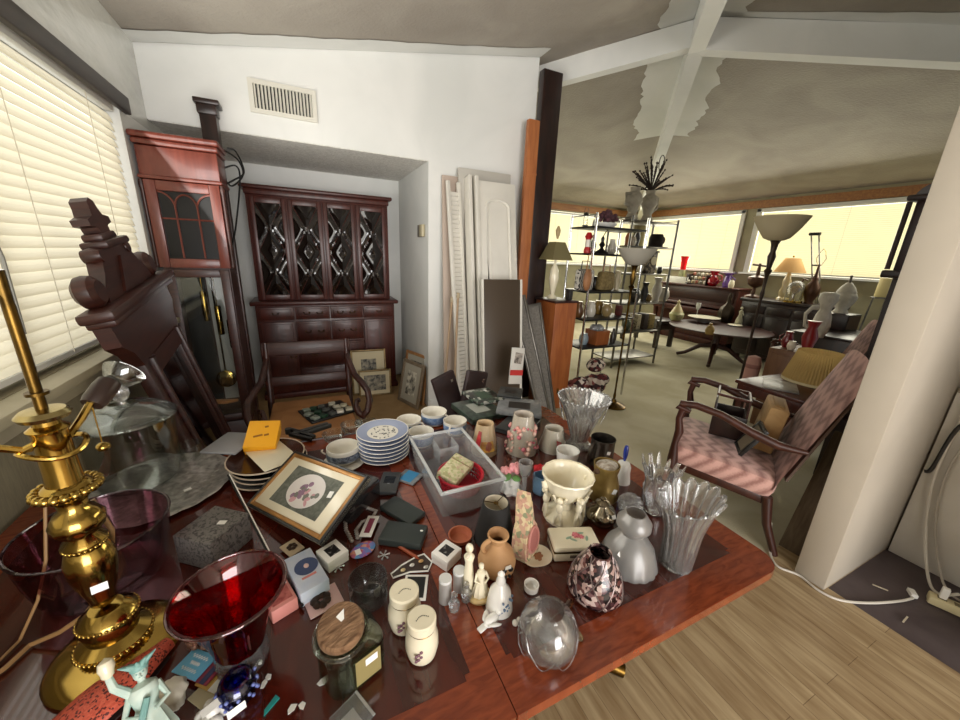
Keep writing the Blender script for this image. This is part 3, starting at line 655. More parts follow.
# ================================================================ the table and what lies on it
TZ = .75
def dining_table():
    x0, x1, y0, y1, xs = -.83, 1.143, .366, 1.56, .28
    t = thing('dining_table', 'long glossy red mahogany dining table buried under household clutter', 'table', (0, 0, 0))
    mf = mat('table_field', '#3e150c', .16, col2='#531e11', ns=3, st=(6,1,1), coat=.5); mb = mat('table_band', '#6e2d16', .18, col2='#8a3f20', ns=9, st=(2,9,1), coat=.5)
    def rr(a, b, c, d, r, corners):
        P = []
        for (cx, cy, s, k) in ((a, c, PI, 0), (b, c, 1.5*PI, 1), (b, d, 0, 2), (a, d, PI/2, 3)):
            q = r if corners[k] else .002; ox, oy = (cx+q if cx == a else cx-q), (cy+q if cy == c else cy-q)
            for i in range(6): P.append((ox+q*math.cos(s+PI/2*i/5), oy+q*math.sin(s+PI/2*i/5)))
        return P
    for (a, b, cr, ins) in ((xs+.001, x1, (0,1,1,0), (.03, .09)), (x0, xs-.001, (1,0,0,1), (.09, .05))):
        m = MB().prism(rr(a, b, y0, y1, .06, cr), .026, 'xy', TZ-.0135); m.prism(rr(a+.008, b-.008, y0+.008, y1-.008, .055, cr), .014, 'xy', TZ-.033)
        lf = m.build('table_leaf', mb, t)
        A, B, C, D = a+ins[0], b-ins[1], y0+.088, y1-.088; q = .012
        MB().prism([(A+q, C), (B-q, C), (B-q, C+q), (B, C+q), (B, D-q), (B-q, D-q), (B-q, D), (A+q, D), (A+q, D-q), (A, D-q), (A, C+q), (A+q, C+q)], .0006, 'xy', TZ-.0002).build('veneer_field', mf, lf)
    MB().box(((x0+x1)/2, y0+.1, .675), (x1-x0-.24, .02, .08)).box(((x0+x1)/2, y1-.1, .675), (x1-x0-.24, .02, .08)).box((x1-.12, (y0+y1)/2, .675), (.02, y1-y0-.22, .08)).box((x0+.12, (y0+y1)/2, .675), (.02, y1-y0-.22, .08)).build('apron', M_dwood, t)
    for cx in (-.35, .68):
        pd = MB().lathe([(.07,.16),(.085,.2),(.06,.28),(.05,.36),(.08,.45),(.075,.52),(.05,.58),(.09,.64),(.09,.70)], 20, (cx, .96, 0)).build('pedestal', M_dwood, t)
        for k in range(4):
            a = PI/4+PI/2*k; u = Vector((math.cos(a), math.sin(a), 0)); c = Vector((cx, .96, 0))
            MB().tube([c+u*.05+Vector((0,0,.24)), c+u*.16+Vector((0,0,.22)), c+u*.28+Vector((0,0,.1)), c+u*.38+Vector((0,0,.035))], [.04, .035, .028, .024], 10).build('pedestal_foot', M_dwood, pd)
            MB().tube([c+u*.37+Vector((0,0,.036)), c+u*.43+Vector((0,0,.026))], [.028, .024], 10).build('brass_toe', M_obrass, pd)
dining_table()

def LO(name, label, cat, b, vt, prof, m, th=None, mod=None, seg=28, ell=1, rot=0, z0=TZ, group=None, part='body', sharp=38):
    """turned object: b = pixel of its foot on the table, vt = image row of its top ring, prof = (half-width in pixels, fraction of height)"""
    p = at(b[0], b[1], z0+.0005); H = hz(p, vt)-z0; P = [(hw*mpp((p.x, p.y, z0+f*H)), f*H) for hw, f in prof]
    t = thing(name, label, cat, p, rot, group)
    mb = MB()
    if th: mb.vessel(P, th, seg, min(.006, H*.06), mod, ell=ell)
    else: mb.lathe([(0, P[0][1])]+P+[(0, P[-1][1])], seg, mod=mod, ell=ell)
    t['body_'] = 0; del t['body_']
    mb.build(part, m, t, sharp); return t, p, H, (lambda z: mpp((p.x, p.y, z0+z)))
def QB(name, label, cat, quad, z, h, m, group=None, part='body', bev=.002, sub=0):
    """box whose top face has corners at four pixels (in order), top at height z, thickness h"""
    if isinstance(z, (list, tuple)):
        P = [at(u, v, q) for (u, v), q in zip(quad, z)]; c = sum(P, Vector())/4; ex = (P[1]-P[0]+P[2]-P[3]).normalized(); ey = P[3]-P[0]+P[2]-P[1]; ez = ex.cross(ey).normalized(); ey = ez.cross(ex)
        w, d = ((P[1]-P[0]).length+(P[2]-P[3]).length)/2, ((P[3]-P[0]).length+(P[2]-P[1]).length)/2
        t = thing(name, label, cat, c-ez*h, tuple(euler_of(ex, ey, ez)), group); MB().box((0, 0, h/2), (w, d, h), bev=bev).build(part, m, t); return t, w, d, 1
    P = [at(u, v, z) for u, v in quad]; c = sum(P, Vector())/4; e1 = ((P[1]-P[0])+(P[2]-P[3]))/2; e2 = ((P[3]-P[0])+(P[2]-P[1]))/2
    w, d = e1.length, e2.length; a = math.atan2(e1.y, e1.x); b2 = math.atan2(e2.y, e2.x); sgn = 1 if math.sin(b2-a) > 0 else -1
    ang = a+(((b2-a)*sgn-PI/2)*sgn if False else ((b2-a+PI) % (2*PI)-PI-sgn*PI/2))/2
    t = thing(name, label, cat, (c.x, c.y, z-h), ang, group); MB().box((0, 0, h/2), (w, d*abs(math.sin(b2-a)), h), bev=bev).build(part, m, t)
    return t, w, d, sgn
def sticker(par, loc, w=.014, h=.009, rot=(0,0,.4)):
    return MB().box((0,0,0), (w, h, .0006)).at().build('price_sticker', M_tagp, par) if False else _stk(par, loc, w, h, rot)
def _stk(par, loc, w, h, rot):
    o = MB().box((0,0,0), (w, h, .0006)).build('price_sticker', M_tagp, par); o.location = loc; o.rotation_euler = rot; return o

# ---- brass lamp
def brass_lamp():
    p = at(120, 650); p.z = TZ+.0005; g = lambda v: hz(p, v)-TZ; R = lambda hw, v: hw*mpp((p.x, p.y, TZ+g(v)))
    t = thing('brass_lamp', 'tall beaded polished brass lamp standing by the wallpapered window wall', 'lamp', p)
    MB().lathe([(0,0), (R(51,648),0), (R(52,648),.006), (R(49,648),.016), (R(44,646),.02), (R(40,642),.026), (0,.026)], 40).build('base_dish', M_brass, t)
    z1, z2 = g(634), g(612)
    def beads(r, z, n, br): 
        b = MB()
        for k in range(n): b.ball((r*math.cos(2*PI*k/n), r*math.sin(2*PI*k/n), z), br, 8, 5)
        return b
    R0 = R; R = (lambda f: (lambda hw, v: f(hw*.82, v)))(R0)
    MB().lathe([(0,.024),(R(30,640),.024),(R(35,634),z1-.008),(R(34,634),z1),(R(24,630),z1+.012),(R(29,612),z2-.012),(R(27,612),z2),(R(16,605),z2+.015),(0,z2+.015)], 36).build('stepped_foot', M_brass, t)
    beads(R(35,634), z1-.004, 40, .0035).build('bead_ring', M_brass, t); beads(R(28,612), z2-.006, 34, .0033).build('bead_ring', M_brass, t)
    R = (lambda f: (lambda hw, v: f(hw*.74, v)))(R0)
    V = [(13,600),(14,594),(20,582),(25,568),(26,556),(22,548),(17,543)]
    MB().lathe([(0,z2+.01)]+[(R(h,v), g(v)) for h, v in V]+[(0,g(543))], 32).build('vase_stem', M_brass, t)
    MB().lathe([(0,g(546)),(R(20,546),g(546)),(R(23,540),g(540)),(R(15,534),g(534)),(R(26,526),g(526)),(R(28,519),g(519)),(R(22,512),g(512)),(R(14,507),g(507)),(R(16,500),g(500)),(0,g(500))], 32, mod=lambda a, r, z: r*(1+.03*math.cos(12*a))).build('lobed_knop', M_brass, t, 80)
    beads(R(21,543), g(543), 26, .0035).build('bead_ring', M_brass, t)
    MB().lathe([(0,g(502)),(R(12,502),g(502)),(R(24,494),g(494)),(R(30,489),g(489)),(R(24,484),g(484)),(R(17,481),g(481)),(0,g(481))], 32).build('gallery', M_brass, t)
    beads(R(30,489), g(488), 20, .0085).build('bead_ring', M_brass, t)
    MB().lathe([(0,g(484)),(R(19,484),g(484)),(R(18,470),g(470)),(R(18,432),g(432)),(R(21,428),g(428)),(R(14,424),g(424)),(R(14,418),g(418)),(0,g(418))], 28).build('socket_shell', M_brass, t)
    MB().lathe([(0,g(420)),(R(24,418),g(418)),(R(27,414),g(414)),(R(22,410),g(410)),(0,g(408))], 32).build('cap_plate', mat('pale_brass', '#b0a070', .25, 1), t)
    MB().tube([(0,0,g(412)), (0,0,g(405)), (0,0,g(270))], .0075, 10).build('rod', M_obrass, t)
    MB().tube([(0,0,g(395)), (0,0,g(392))], .014, 12).build('rod_collar', M_obrass, t)
    zr = g(437)
    for k, (ax, ay, e) in enumerate(((.035, .055, 1), (-.075, -.055, 1))):
        P = [(0, 0, zr), (ax*.35, ay*.35, zr-.01), (ax*.7, ay*.7, zr+.012), (ax, ay, zr+.035)]
        arm = MB().tube(P, .006, 8).build('arm', M_brass, t)
        d = Vector((ax, ay, 0)).normalized()
        MB().lathe([(0,0),(.016,0),(.019,.01),(.02,.035),(.018,.05),(0,.05)], 18, (ax-d.x*.0, ay, zr+.03), (-d.y*1.0, d.x*1.0, 0)).build('socket', mat('brown_socket', '#2b1d18', .35), arm)
        MB().vessel([(.012,0),(.022,.006),(.032,.022),(.034,.028)], .002, 20, .002, c=(ax+d.x*.045, ay+d.y*.045, zr+.055), rot=(-d.y*1.0, d.x*1.0, 0)).build('glass_cup', M_glass, arm)
        b = MB().tube([(ax, ay, zr+.03), (ax, ay, zr-.045)], .0012, 5); b.ball((ax, ay, zr-.055), (.011, .011, .009), 12, 8); b.build('pull_chain', M_brass, arm)
    MB().tube([(.038*math.cos(a), .038*math.sin(a), zr-.02+.006*math.sin(a*2)) for a in [2*PI*i/30 for i in range(30)]], .0045, 8, close=True).build('ring', M_brass, t)
    _stk(t, (.024, -.047, g(572)), .022, .014, (1.3, 0, .3))
    c = []
    for (u, v, z) in ((92,500,.32),(112,530,.25),(112,560,.17),(104,590,.11),(85,615,.06),(60,632,.03),(30,645,.008),(5,668,.008),(-25,690,.008)):
        q = at(u, v, TZ+z); c.append(q-p)
    MB().tube(c, .0045, 8).build('cord', mat('gold_cord', '#8d6b43', .45), t)
    c = [at(u, v, TZ+z)-p for u, v, z in ((45,490,.3),(46,560,.16),(38,600,.08),(20,640,.008),(-5,665,.008))]
    MB().tube(c, .0028, 6).build('thin_cord', mat('gold_cord', '#8d6b43'), t)
brass_lamp()
# ---- big glass vessels at the window side
p = at(94, 526, TZ+.15); t = thing('glass_bowl', 'large smoky purple glass bowl on the table behind the brass lamp', 'bowl', (p.x, p.y, TZ+.0005)); rr = 58*mpp((p.x, p.y, TZ+.15))
MB().vessel([(rr*.72,0),(rr*.8,.006),(rr*.86,.03),(rr*.95,.09),(rr,.15)], .004, 44, .008).build('body', glass('smoky_purple', '#d8bcc4', .08, .03, .8), t)
MB().lathe([(0,.008),(rr*.55,.008),(rr*.6,.011),(0,.014)], 32).build('thick_bottom', glass('wine_glass', '#c8707e', .2, .03, 1, .1), t)
MB().tube([(rr*math.cos(a), rr*math.sin(a), .15) for a in [2*PI*i/44 for i in range(44)]], .003, 8, close=True).build('rim', glass('smoky_purple_rim', '#9c6f7c', .5), t)
pj = at(141, 478, TZ+.012); t = thing('apothecary_jar', 'big lidded clear apothecary jar standing on the silver tray by the window', 'jar', (pj.x, pj.y, TZ+.012)); rj = .125
zl = hz(pj, 418)-TZ-.012
MB().vessel([(rj*.8,0),(rj*.86,.01),(rj*.93,.08),(rj*.98,zl*.9),(rj,zl)], .004, 40, .01).build('body', M_glass, t)
ld = MB().vessel([(rj*.3,.052),(rj*.55,.045),(rj*.9,.022),(rj*1.03,.008),(rj*1.05,.0)][::-1], .003, 40, .0, c=(0,0,zl+.002)).build('lid', glass('lid_glass', '#eef2f0', .45, .03, 1.3), t)
MB().lathe([(.012,.05),(.01,.06),(.02,.072),(.026,.085),(.022,.102),(.01,.11),(0,.111)], 20, (0,0,zl)).build('knob', M_crys, ld)
MB().tube([(rj*1.05*math.cos(a), rj*1.05*math.sin(a), zl+.003) for a in [2*PI*i/40 for i in range(40)]], .004, 8, close=True).build('lid_rim', M_glass, ld)
pt = at(160, 488); tr = .205
t = thing('silver_tray', 'round scalloped engraved silver tray lying under the apothecary jar', 'tray', (pt.x, pt.y, TZ+.0005))
MB().lathe([(0,.003),(tr*.72,.003),(tr*.85,.008),(tr*.97,.013),(tr,.012),(tr*.98,.009),(tr*.85,.004),(tr*.7,0),(0,0)], 96, mod=lambda a, r, z: r*(1+(.025 if r > tr*.8 else 0)*abs(math.sin(9*a)))).build('dish', mat('engraved_silver', '#cfccc6', .3, .6, col2='#98958f', ns=40, bump=.4, bs=60), t)
_stk(t, (.09, -.06, .0105), .02, .014, (0,0,.5))
LO('glass_tumbler', 'small clear tumbler behind the silver tray, right of the apothecary jar', 'glass', (191,458), 444, [(8,0),(9,.05),(11,1)], M_glass, .002)
# ---- red vase and what surrounds it
t, p, H, mp_ = LO('red_vase', 'wide-mouthed ruby red glass vase with thick clear faceted foot', 'vase', (244,661), 590, [(18,0),(20,.03),(19,.12),(21,.25),(28,.55),(40,.85),(50,1)], glass('ruby_glass', '#d01226', .35), .006, seg=40)
MB().lathe([(0,0)]+[(21.5*mp_(0),.001),(23*mp_(0),.012),(21*mp_(0),.02),(24*mp_(.05),.032),(22*mp_(.05),H*.28),(0,H*.28)], 10).build('clear_foot', glass('foot_crystal', '#f3dde1', .35, .02, 1.4, .06), t, 20)
MB().tube([(50*mp_(H)*math.cos(a), 50*mp_(H)*math.sin(a), H) for a in [2*PI*i/44 for i in range(44)]], .0022, 8, close=True).build('rim', glass('rim_pink', '#e4a9ae', .6, .03, 1.6), t)
p = at(206, 640); m = MB()
for k in range(60):
    a = k*.7; m.ball((.024*math.cos(a), .03*math.sin(a), .006+.0009*k), (.008, .006, .005), 7, 5, (k, k*.5, 0))
single('copper_bracelet', m, mat('copper_beads', '#8e5b45', .3, .7, col2='#c9a08a', ns=60), 'coiled copper bead bracelet between the brass lamp foot and the red vase', 'bracelet', p)
# grey patterned box
t, w, d, s_ = QB('patterned_box', 'dark grey speckled cardboard box with white sticker, left of the red vase', 'box', ((174,535),(209,546),(248,513),(215,505)), TZ+.085, .084, mat('speckled_grey', '#6e6a66', .6, col2='#403d3b', ns=150, lo=.5, hi=.58))
_stk(t, (.02, .01, .0848), .02, .014, (0,0,.3))
# stack of platters with tablet and yellow box
pp = at(268, 476); g = 'platters stacked under the yellow box'
names = ['lowest grey platter of the stack under the yellow box', 'second grey platter from the bottom of the stack under the yellow box', 'dark platter just beneath the brown plate under the yellow box', 'brown pale-rimmed plate on top of the stack under the yellow box']
for k in range(4):
    r = [.108, .112, .122, .125][k]; dx = [0, .005, .01, .0][k]
    t = thing('platter', names[k], 'plate', (pp.x+dx, pp.y+.0+.01*k, TZ+.001+.017*k), 0, g)
    MB().lathe([(0,0),(r*.6,0),(r*.7,.003),(r,.016),(r*.985,.0175),(r*.7,.006),(0,.005)], 40).build('dish', mat(['plate_grey', 'plate_grey', 'plate_dark', 'plate_brown'][k], ['#77767a', '#77767a', '#2b2725', '#3a2118'][k], .2), t)
    MB().tube([(r*.992*math.cos(a), r*.992*math.sin(a), .0165) for a in [2*PI*i/44 for i in range(44)]], .0026, 6, close=True).build('rim', mat('plate_rim', '#c9b9a6', .3), t)
zt = TZ+.071
t, w, d, s_ = QB('paper_pad', 'cream round-cornered card under the yellow box on the top plate', 'card', ((240,452),(268,470),(300,458),(280,440)), zt+.004, .003, M_cream)
t, w, d, s_ = QB('tablet', 'flat grey tablet lying half off the plates, left of the yellow box', 'tablet', ((207,451),(237,457),(252,434),(228,428)), zt+.0165, .009, mat('tablet_grey', '#8b8b8d', .4), bev=.004)
t, w, d, s_ = QB('yellow_box', 'bright yellow-orange cardboard box on top of the stacked plates', 'box', ((243,447),(276,446),(280,420),(249,421)), (.852, .842, .895, .903), .03, mat('yellow_card', '#eba81c', .5, col2='#e09c16', ns=5), part='lid')
MB().box((0, 0, -.013), (w*.97, d*.95, .028)).build('lower_half', mat('yellow_card', '#eba81c'), t)
for sx, sy, w2 in ((.01, .03, .012), (-.012, -.012, .03), (.015, -.008, .016)): MB().box((sx, sy, .0303), (w2, .008, .0008), rot=(0,0,.3)).build('printed_mark', mat('amber_print', '#8c5a10', .5), t)
for (u, v, l, a) in ((300, 437, 'black hair iron lying behind the framed flower print', -.85), (313, 432, 'dark grey folding knife-shaped tool beside the black hair iron', .35)):
    p = at(u, v); t = thing('hair_iron' if a < 0 else 'folding_tool', l, 'tool', (p.x, p.y, TZ+.012), a)
    MB().box((0, .012, 0), (.15, .02, .02), bev=.006).box((.02, -.014, 0), (.12, .018, .02), rot=(0,0,.08), bev=.006).build('arms', M_black if a < 0 else M_dgrey, t); MB().lathe([(0,-.012),(.013,-.012),(.013,.012),(0,.012)], 16, (-.07, 0, 0)).build('hinge', M_dgrey, t)
# framed flower print lying on a clear case
Q = ((247,505),(320,545),(369,476),(295,451)); zf = TZ+.074
t, w, d, s_ = QB('storage_case', 'flat dark clear-lidded plastic case under the framed flower print', 'case', ((306,488),(348,508),(377,478),(334,462)), zf+.0, .073, mat('dark_clear_case', '#1d1b1b', .12, coat=.5), bev=.006)
t, w, d, s_ = QB('framed_flower_print', 'gilt and black framed oval flower print lying flat among the clutter', 'picture', Q, (.770, .808, .907, .868), .016, M_cream, part='mat_board')
F = MB(); F2 = MB()
for (o_, i_, mb_, hh) in ((0, .008, F2, .02), (.008, .02, F, .019)):
    for s in (-1, 1):
        mb_.box((s*(w/2-(o_+i_)/2), 0, hh/2), (i_-o_, d-2*o_, hh), bev=.0015); mb_.box((0, s*(d/2-(o_+i_)/2), hh/2), (w-2*i_, i_-o_, hh), bev=.0015)
F2.build('outer_frame', M_black, t); F.build('gilt_frame', mat('gilt_orange', '#a9783c', .35, .4, col2='#8d6230', ns=20), t)
MB().box((0,0,.0165), (w*.62, d*.60, .001)).build('grey_mat', mat('grey_green_mat', '#55584f', .8, col2='#6f7268', ns=60), t)
MB().lathe([(0,.017),(w*.205,.017),(w*.205,.0182),(0,.0182)], 40, ell=.72).build('oval_print', mat('oval_white', '#dcd6d2', .6), t)
fl = MB(); random.seed(3)
for k in range(26):
    a, r = rnd(0, 6.28), abs(random.gauss(0, .045)); r = min(r*.75, w*.15); fl.m = k % 3; fl.ball((r*math.cos(a), r*.72*math.sin(a), .0183), (rnd(.006,.013), rnd(.005,.011), .0012), 8, 4, (0,0,rnd(0,3)))
fl.build('painted_bouquet', [mat('mauve_paint', '#8f6f86', .6), mat('pink_paint', '#c99aa0', .6), mat('greygreen_paint', '#77786f', .6)], t)
_stk(t, (w*.27, d*.08, .0178), .016, .02, (0,0,.2))
p0, p1 = at(228, 475, TZ+.10), at(284, 584, TZ+.045); t = thing('metal_strip', 'thin black strip with white edge lying diagonally across the dark speckled box', 'strip', p1)
MB().tube([(0,0,0), p0-p1], .003, 6).build('rod', M_black, t); MB().tube([Vector((.004,0,.003)), p0-p1+Vector((.004,0,.003))], .0016, 6).build('white_edge', M_paper, t)
p0, p1 = at(283, 575, TZ+.02), at(302, 606, TZ+.012); single('black_pen', MB().tube([p0-p1, (0,0,0)], .0045, 8).tube([(p0-p1)*1.0, (p0-p1)*1.12], [.004, .001], 8), M_black, 'slim black pen leaning between the pink box and the pale blue box', 'pen', p1)
# ---- little boxes and trinkets in front of the print
def face_print(t, loc, w, h, m, name='printed_panel', rz=0): o = MB().box((0,0,0), (w, h, .0008)).build(name, m, t); o.location = loc; o.rotation_euler = (0,0,rz); return o
t, w, d, s_ = QB('pink_box', 'salmon pink printed box under the rim of the red vase', 'box', ((262,590),(268,612),(297,600),(284,570)), TZ+.035, .034, mat('salmon_card', '#d48a80', .5))
face_print(t, (0,0,.0345), w*.75, d*.75, mat('salmon_print', '#c76f66', .5, col2='#9a3f3d', ns=70))
t, w, d, s_ = QB('ornament_box', 'pale blue and white ornament box with round blue window', 'box', ((285,559),(299,597),(328,578),(311,547)), TZ+.04, .039, mat('pale_blue_card', '#b9c5dc', .45, col2='#d7dbe6', ns=12))
MB().lathe([(0,.0392),(w*.21,.0392),(w*.21,.0402),(0,.0402)], 28, (-.008, .004, 0)).build('round_window', mat('blue_window', '#34446f', .2), t)
MB().ball((-.008, .004, .041), (.008, .006, .002), 10, 6).build('ornament', mat('blush', '#d9b9b4', .4), t)
face_print(t, (.025, 0, .0395), .006, d*.5, mat('coral_print', '#cf7f7a', .5), 'printed_script')
t, w, d, s_ = QB('brooch_card', 'beige card with dark flower brooch tucked above the pale blue box', 'card', ((279,547),(290,557),(305,547),(294,538)), TZ+.012, .004, mat('beige_card', '#c7b598', .6))
b = MB()
for k in range(6): b.ball((.008*math.cos(k*PI/3), .008*math.sin(k*PI/3), .006), (.006, .006, .003), 8, 5)
b.build('brooch', mat('dark_brooch', '#3b2b22', .3, .6), t)
def photo_box(label, quad, z):
    t, w, d, s_ = QB('gift_box', label, 'box', quad, z, .02, mat('box_white', '#f1eee9', .5), part='lid', group='small white boxes with black picture tops')
    MB().box((0,0,-.006), (w*.96, d*.96, .013)).build('base', mat('box_white', '#dedad4'), t)
    face_print(t, (0,0,.0203), w*.55, d*.5, mat('black_picture', '#1d1b1d', .3, col2='#b8b3b0', ns=90, lo=.55, hi=.75), 'black_picture'); return t
photo_box('white gift box with black picture lid below the framed flower print', ((316,551),(328,564),(348,550),(336,538)), TZ+.034)
photo_box('white gift box with black picture lid in front of the plastic bin', ((431,553),(447,562),(462,549),(446,538)), TZ+.034)
p = at(363, 551); t = thing('oval_badge', 'shiny oval pink and blue badge beside the white gift box', 'badge', (p.x, p.y, TZ+.0015), .45)
MB().ball((0,0,.004), (.036, .026, .006), 24, 8).build('disc', voro('badge_art', ['#b65a72', '#6f7fc0', '#8a6fb8', '#cf8e7c', '#5f8fc0'], 90, .2), t); _stk(t, (-.017, -.004, .0103), .014, .02, (0,0,-.3))
m = MB(); pts = [at(u, v, TZ+.004) for u, v in ((352,541),(346,530),(345,520),(350,512),(358,509),(368,508),(376,511),(372,518),(362,522),(356,530),(358,540))]; p = pts[0].copy()
for i in range(len(pts)-1):
    for q in range(5): w_ = pts[i].lerp(pts[i+1], q/5)-p; m.ball(w_, (.0062, .005, .005), 6, 4)
single('bead_necklace', m, mat('silver_beads', '#d9d4ce', .2, .4, col2='#a59a92', ns=80), 'silvery bead necklace looped on the table beside the framed print', 'necklace', p)
t, w, d, s_ = QB('jewellery_card', 'white jewellery card with burgundy stripe on the bead necklace', 'card', ((362,536),(373,538),(377,516),(366,514)), TZ+.014, .003, M_paper)
face_print(t, (.0, 0, .0034), w*.45, d*.65, mat('burgundy_print', '#7d2440', .5))
for (u, v, l) in ((338,568,'white snowflake ornament left of the clear round cup'), (384,556,'white star earring cluster right of the oval badge'), (392,541,'silver ring cluster below the lower dark wallet')):
    p = at(u, v); m = MB()
    for k in range(6): a = k*PI/3; m.tube([(0,0,.003), (.014*math.cos(a), .014*math.sin(a), .003)], .0016, 5); m.ball((.014*math.cos(a), .014*math.sin(a), .003), .003, 6, 4)
    single('trinket', m, mat('silver_trinket', '#c9c6c4', .25, .6), l, 'trinket', (p.x, p.y, TZ+.0003))
t, w, d, s_ = QB('brooch_card', 'pink card holding a brown flower brooch beside the cork jar', 'card', ((304,601),(309,622),(341,600),(337,578)), TZ+.006, .003, mat('pink_card', '#dcb6b4', .6))
b = MB()
for k in range(7): b.ball((.014*math.cos(k*.9), .014*math.sin(k*.9)-.005, .006), (.011, .01, .004), 8, 5)
b.build('brooch', mat('dark_brooch', '#4b3526'), t)
LO('clear_cup', 'thick clear plastic round cup behind the cork-lidded jar', 'cup', (369,598), 577, [(15,0),(18,.05),(19,.95),(18.5,1)], glass('cup_plastic', '#e4e6e6', .15, .06, 1.2), .003)
# slanted square jar with cork
def cork_jar():
    p = at(352, 664); t = thing('cork_jar', 'square clear glass jar with slanted round cork lid and price sticker', 'jar', (p.x, p.y, TZ+.0005), .32)
    def body(u, v):
        a = 2*PI*u; n = 4.0; c, s = math.cos(a), math.sin(a); sq = (abs(c)**n+abs(s)**n)**(-1/n); rx, ry = .056, .05
        if v < .1: k = v/.1; return (rx*sq*c*k, ry*sq*s*k, 0)
        k = (v-.1)/.9; z = .115*k; f = max(0, (k-.6)/.4); e = 1-f*f*(3-2*f)
        q = sq*e+1*(1-e)*.86
        return (rx*q*c-.018*f, ry*q*s-.012*f, z+f*.018*(s*.7+c*.2))
    m = MB().sheet(body, 48, 30); bmesh.ops.remove_doubles(m.b, verts=m.b.verts, dist=.0004); bmesh.ops.solidify(m.b, geom=list(m.b.faces), thickness=.003); m.build('glass_body', glass('jar_green_glass', '#e6ebde', .12, .03, 1.1), t)
    cl = MB().lathe([(0,0),(.036,0),(.041,.006),(.041,.02),(.038,.026),(0,.027)], 32, (-.019, -.013, .118), (.22, -.1, 0)).build('cork_lid', mat('cork', '#8b6a4c', .85, col2='#5f4228', ns=30, st=(1,4,1), bump=.7, bs=60), t)
    MB().tube([(.047*math.cos(a)-.019, .044*math.sin(a)-.013, .113+.009*math.sin(a)) for a in [2*PI*i/36 for i in range(36)]], .004, 8, close=True).build('glass_collar', M_glass, t)
    _stk(t, (-.012, -.008, .147), .02, .014, (.2,-.1,.3)); _stk(t, (.018, -.053, .055), .024, .016, (PI/2,0,0))
    MB().box((.012, -.0515, .04), (.05, .001, .06)).build('label', mat('faded_label', '#8b7d4e', .7), t)
cork_jar()
# shakers
for (b, vt, l) in (((405,624),590,'cream salt shaker farther from the camera with flower decal'), ((422,653),617,'cream salt shaker nearest the camera with pierced lid')):
    t, p, H, k = LO('salt_shaker', l, 'shaker', b, vt, [(10,0),(14,.06),(16.5,.3),(16,.55),(13,.72),(13,.78),(14.5,.8),(14.5,.97),(13,1)], M_cream, group='pair of cream shakers')
    MB().tube([(.0+13.4*k(H*.76)*math.cos(a), 13.4*k(H*.76)*math.sin(a), H*.765) for a in [2*PI*i/28 for i in range(28)]], .0012, 6, close=True).build('gilt_line', M_obrass, t)
    h = MB()
    for q in range(9): h.lathe([(0,0),(.0011,0),(.0011,.0008),(0,.0008)], 6, (-.012+.003*q, -.004+.006*math.sin(q*.4), H))
    h.build('shaker_holes', M_dgrey, t)
    d_ = MB()
    for q in range(7): d_.ball((-.02+.005*(q % 4), -15.8*k(H*.4)*.97+.001*(q % 2), H*.3+.006*(q//2)), (.004, .002, .004), 7, 5)
    d_.build('flower_decal', mat('purple_decal', '#6d4a55', .5), t)
for (b, vt, l) in (((445,600),578,'left brushed steel shaker cylinder near the cream figurine'), ((459,588),570,'right brushed steel shaker cylinder near the cream figurine')):
    t, p, H, k = LO('steel_shaker', l, 'shaker', b, vt, [(6.3,0),(6.3,.9)], mat('brushed_steel', '#b9b5af', .4, .5), group='pair of steel shakers', part='barrel'); MB().lathe([(0,H*.9),(6.5*k(H),H*.9),(6.3*k(H),H),(0,H)], 20).build('perforated_cap', mat('cap_white', '#cfcfcc', .4), t)
for (b, vt, l) in (((454,610),594,'left tiny cut-glass bottle in front of the steel cylinders'), ((466,600),584,'right tiny cut-glass bottle in front of the steel cylinders')):
    LO('perfume_bottle', l, 'bottle', b, vt, [(4,0),(5.5,.1),(6,.4),(3,.7),(2.4,.85),(3.4,.9),(3,1)], M_crys, seg=10, group='two tiny glass bottles')
# phone, blister pack, wallets, charms
t, w, d, s_ = QB('flip_phone', 'grey flip phone lying in front of the blue-rimmed plates', 'phone', ((379,491),(398,493),(399,472),(381,470)), TZ+.018, .0175, mat('phone_grey', '#3d3f40', .35), bev=.005)
face_print(t, (0, .008, .0178), w*.55, d*.33, mat('phone_screen', '#16191c', .1), 'screen'); face_print(t, (0, -.014, .0178), .008, .006, M_chrome, 'button')
t, w, d, s_ = QB('blister_pack', 'small bright blue packet with silver hooks beside the plastic bin', 'packet', ((401,480),(411,487),(421,475),(405,464)), TZ+.008, .007, mat('packet_silver', '#8c8f92', .3, .3)); face_print(t, (0,0,.0075), w*.6, d*.7, mat('packet_blue', '#3a86b4', .4))
t, w, d, s_ = QB('dark_wallet', 'upper dark grey folding wallet behind another, in front of the plastic bin', 'wallet', ((374,507),(413,522),(426,511),(397,496)), TZ+.018, .0175, mat('slate_leather', '#2f3634', .45), bev=.005, group='dark grey wallets')
t, w, d, s_ = QB('dark_wallet', 'lower dark grey folding wallet with white dot nearest the camera', 'wallet', ((381,538),(421,547),(426,527),(387,516)), TZ+.024, .0235, mat('slate_leather', '#2f3634'), bev=.006, group='dark grey wallets'); MB().ball((w*.4, .012, .0238), (.005, .0035, .001), 10, 5).build('white_dot', M_paper, t)
m = MB(); P = [at(u, v, TZ+.004) for u, v in ((391,574),(393,578),(410,572),(428,571),(432,562),(424,554),(416,557),(402,565))]; p = P[0].copy(); m.tube([q-p for q in P], .0022, 6, close=True)
t = thing('charm_holder', 'white outlined clear case of small charms behind the cream shakers', 'case', p); m.build('rim', M_paper, t)
m = MB(); m.prism([((q-p).x, (q-p).y) for q in P], .002, 'xy', -.002); m.build('tray', mat('charm_tray', '#3a2c26', .3), t)
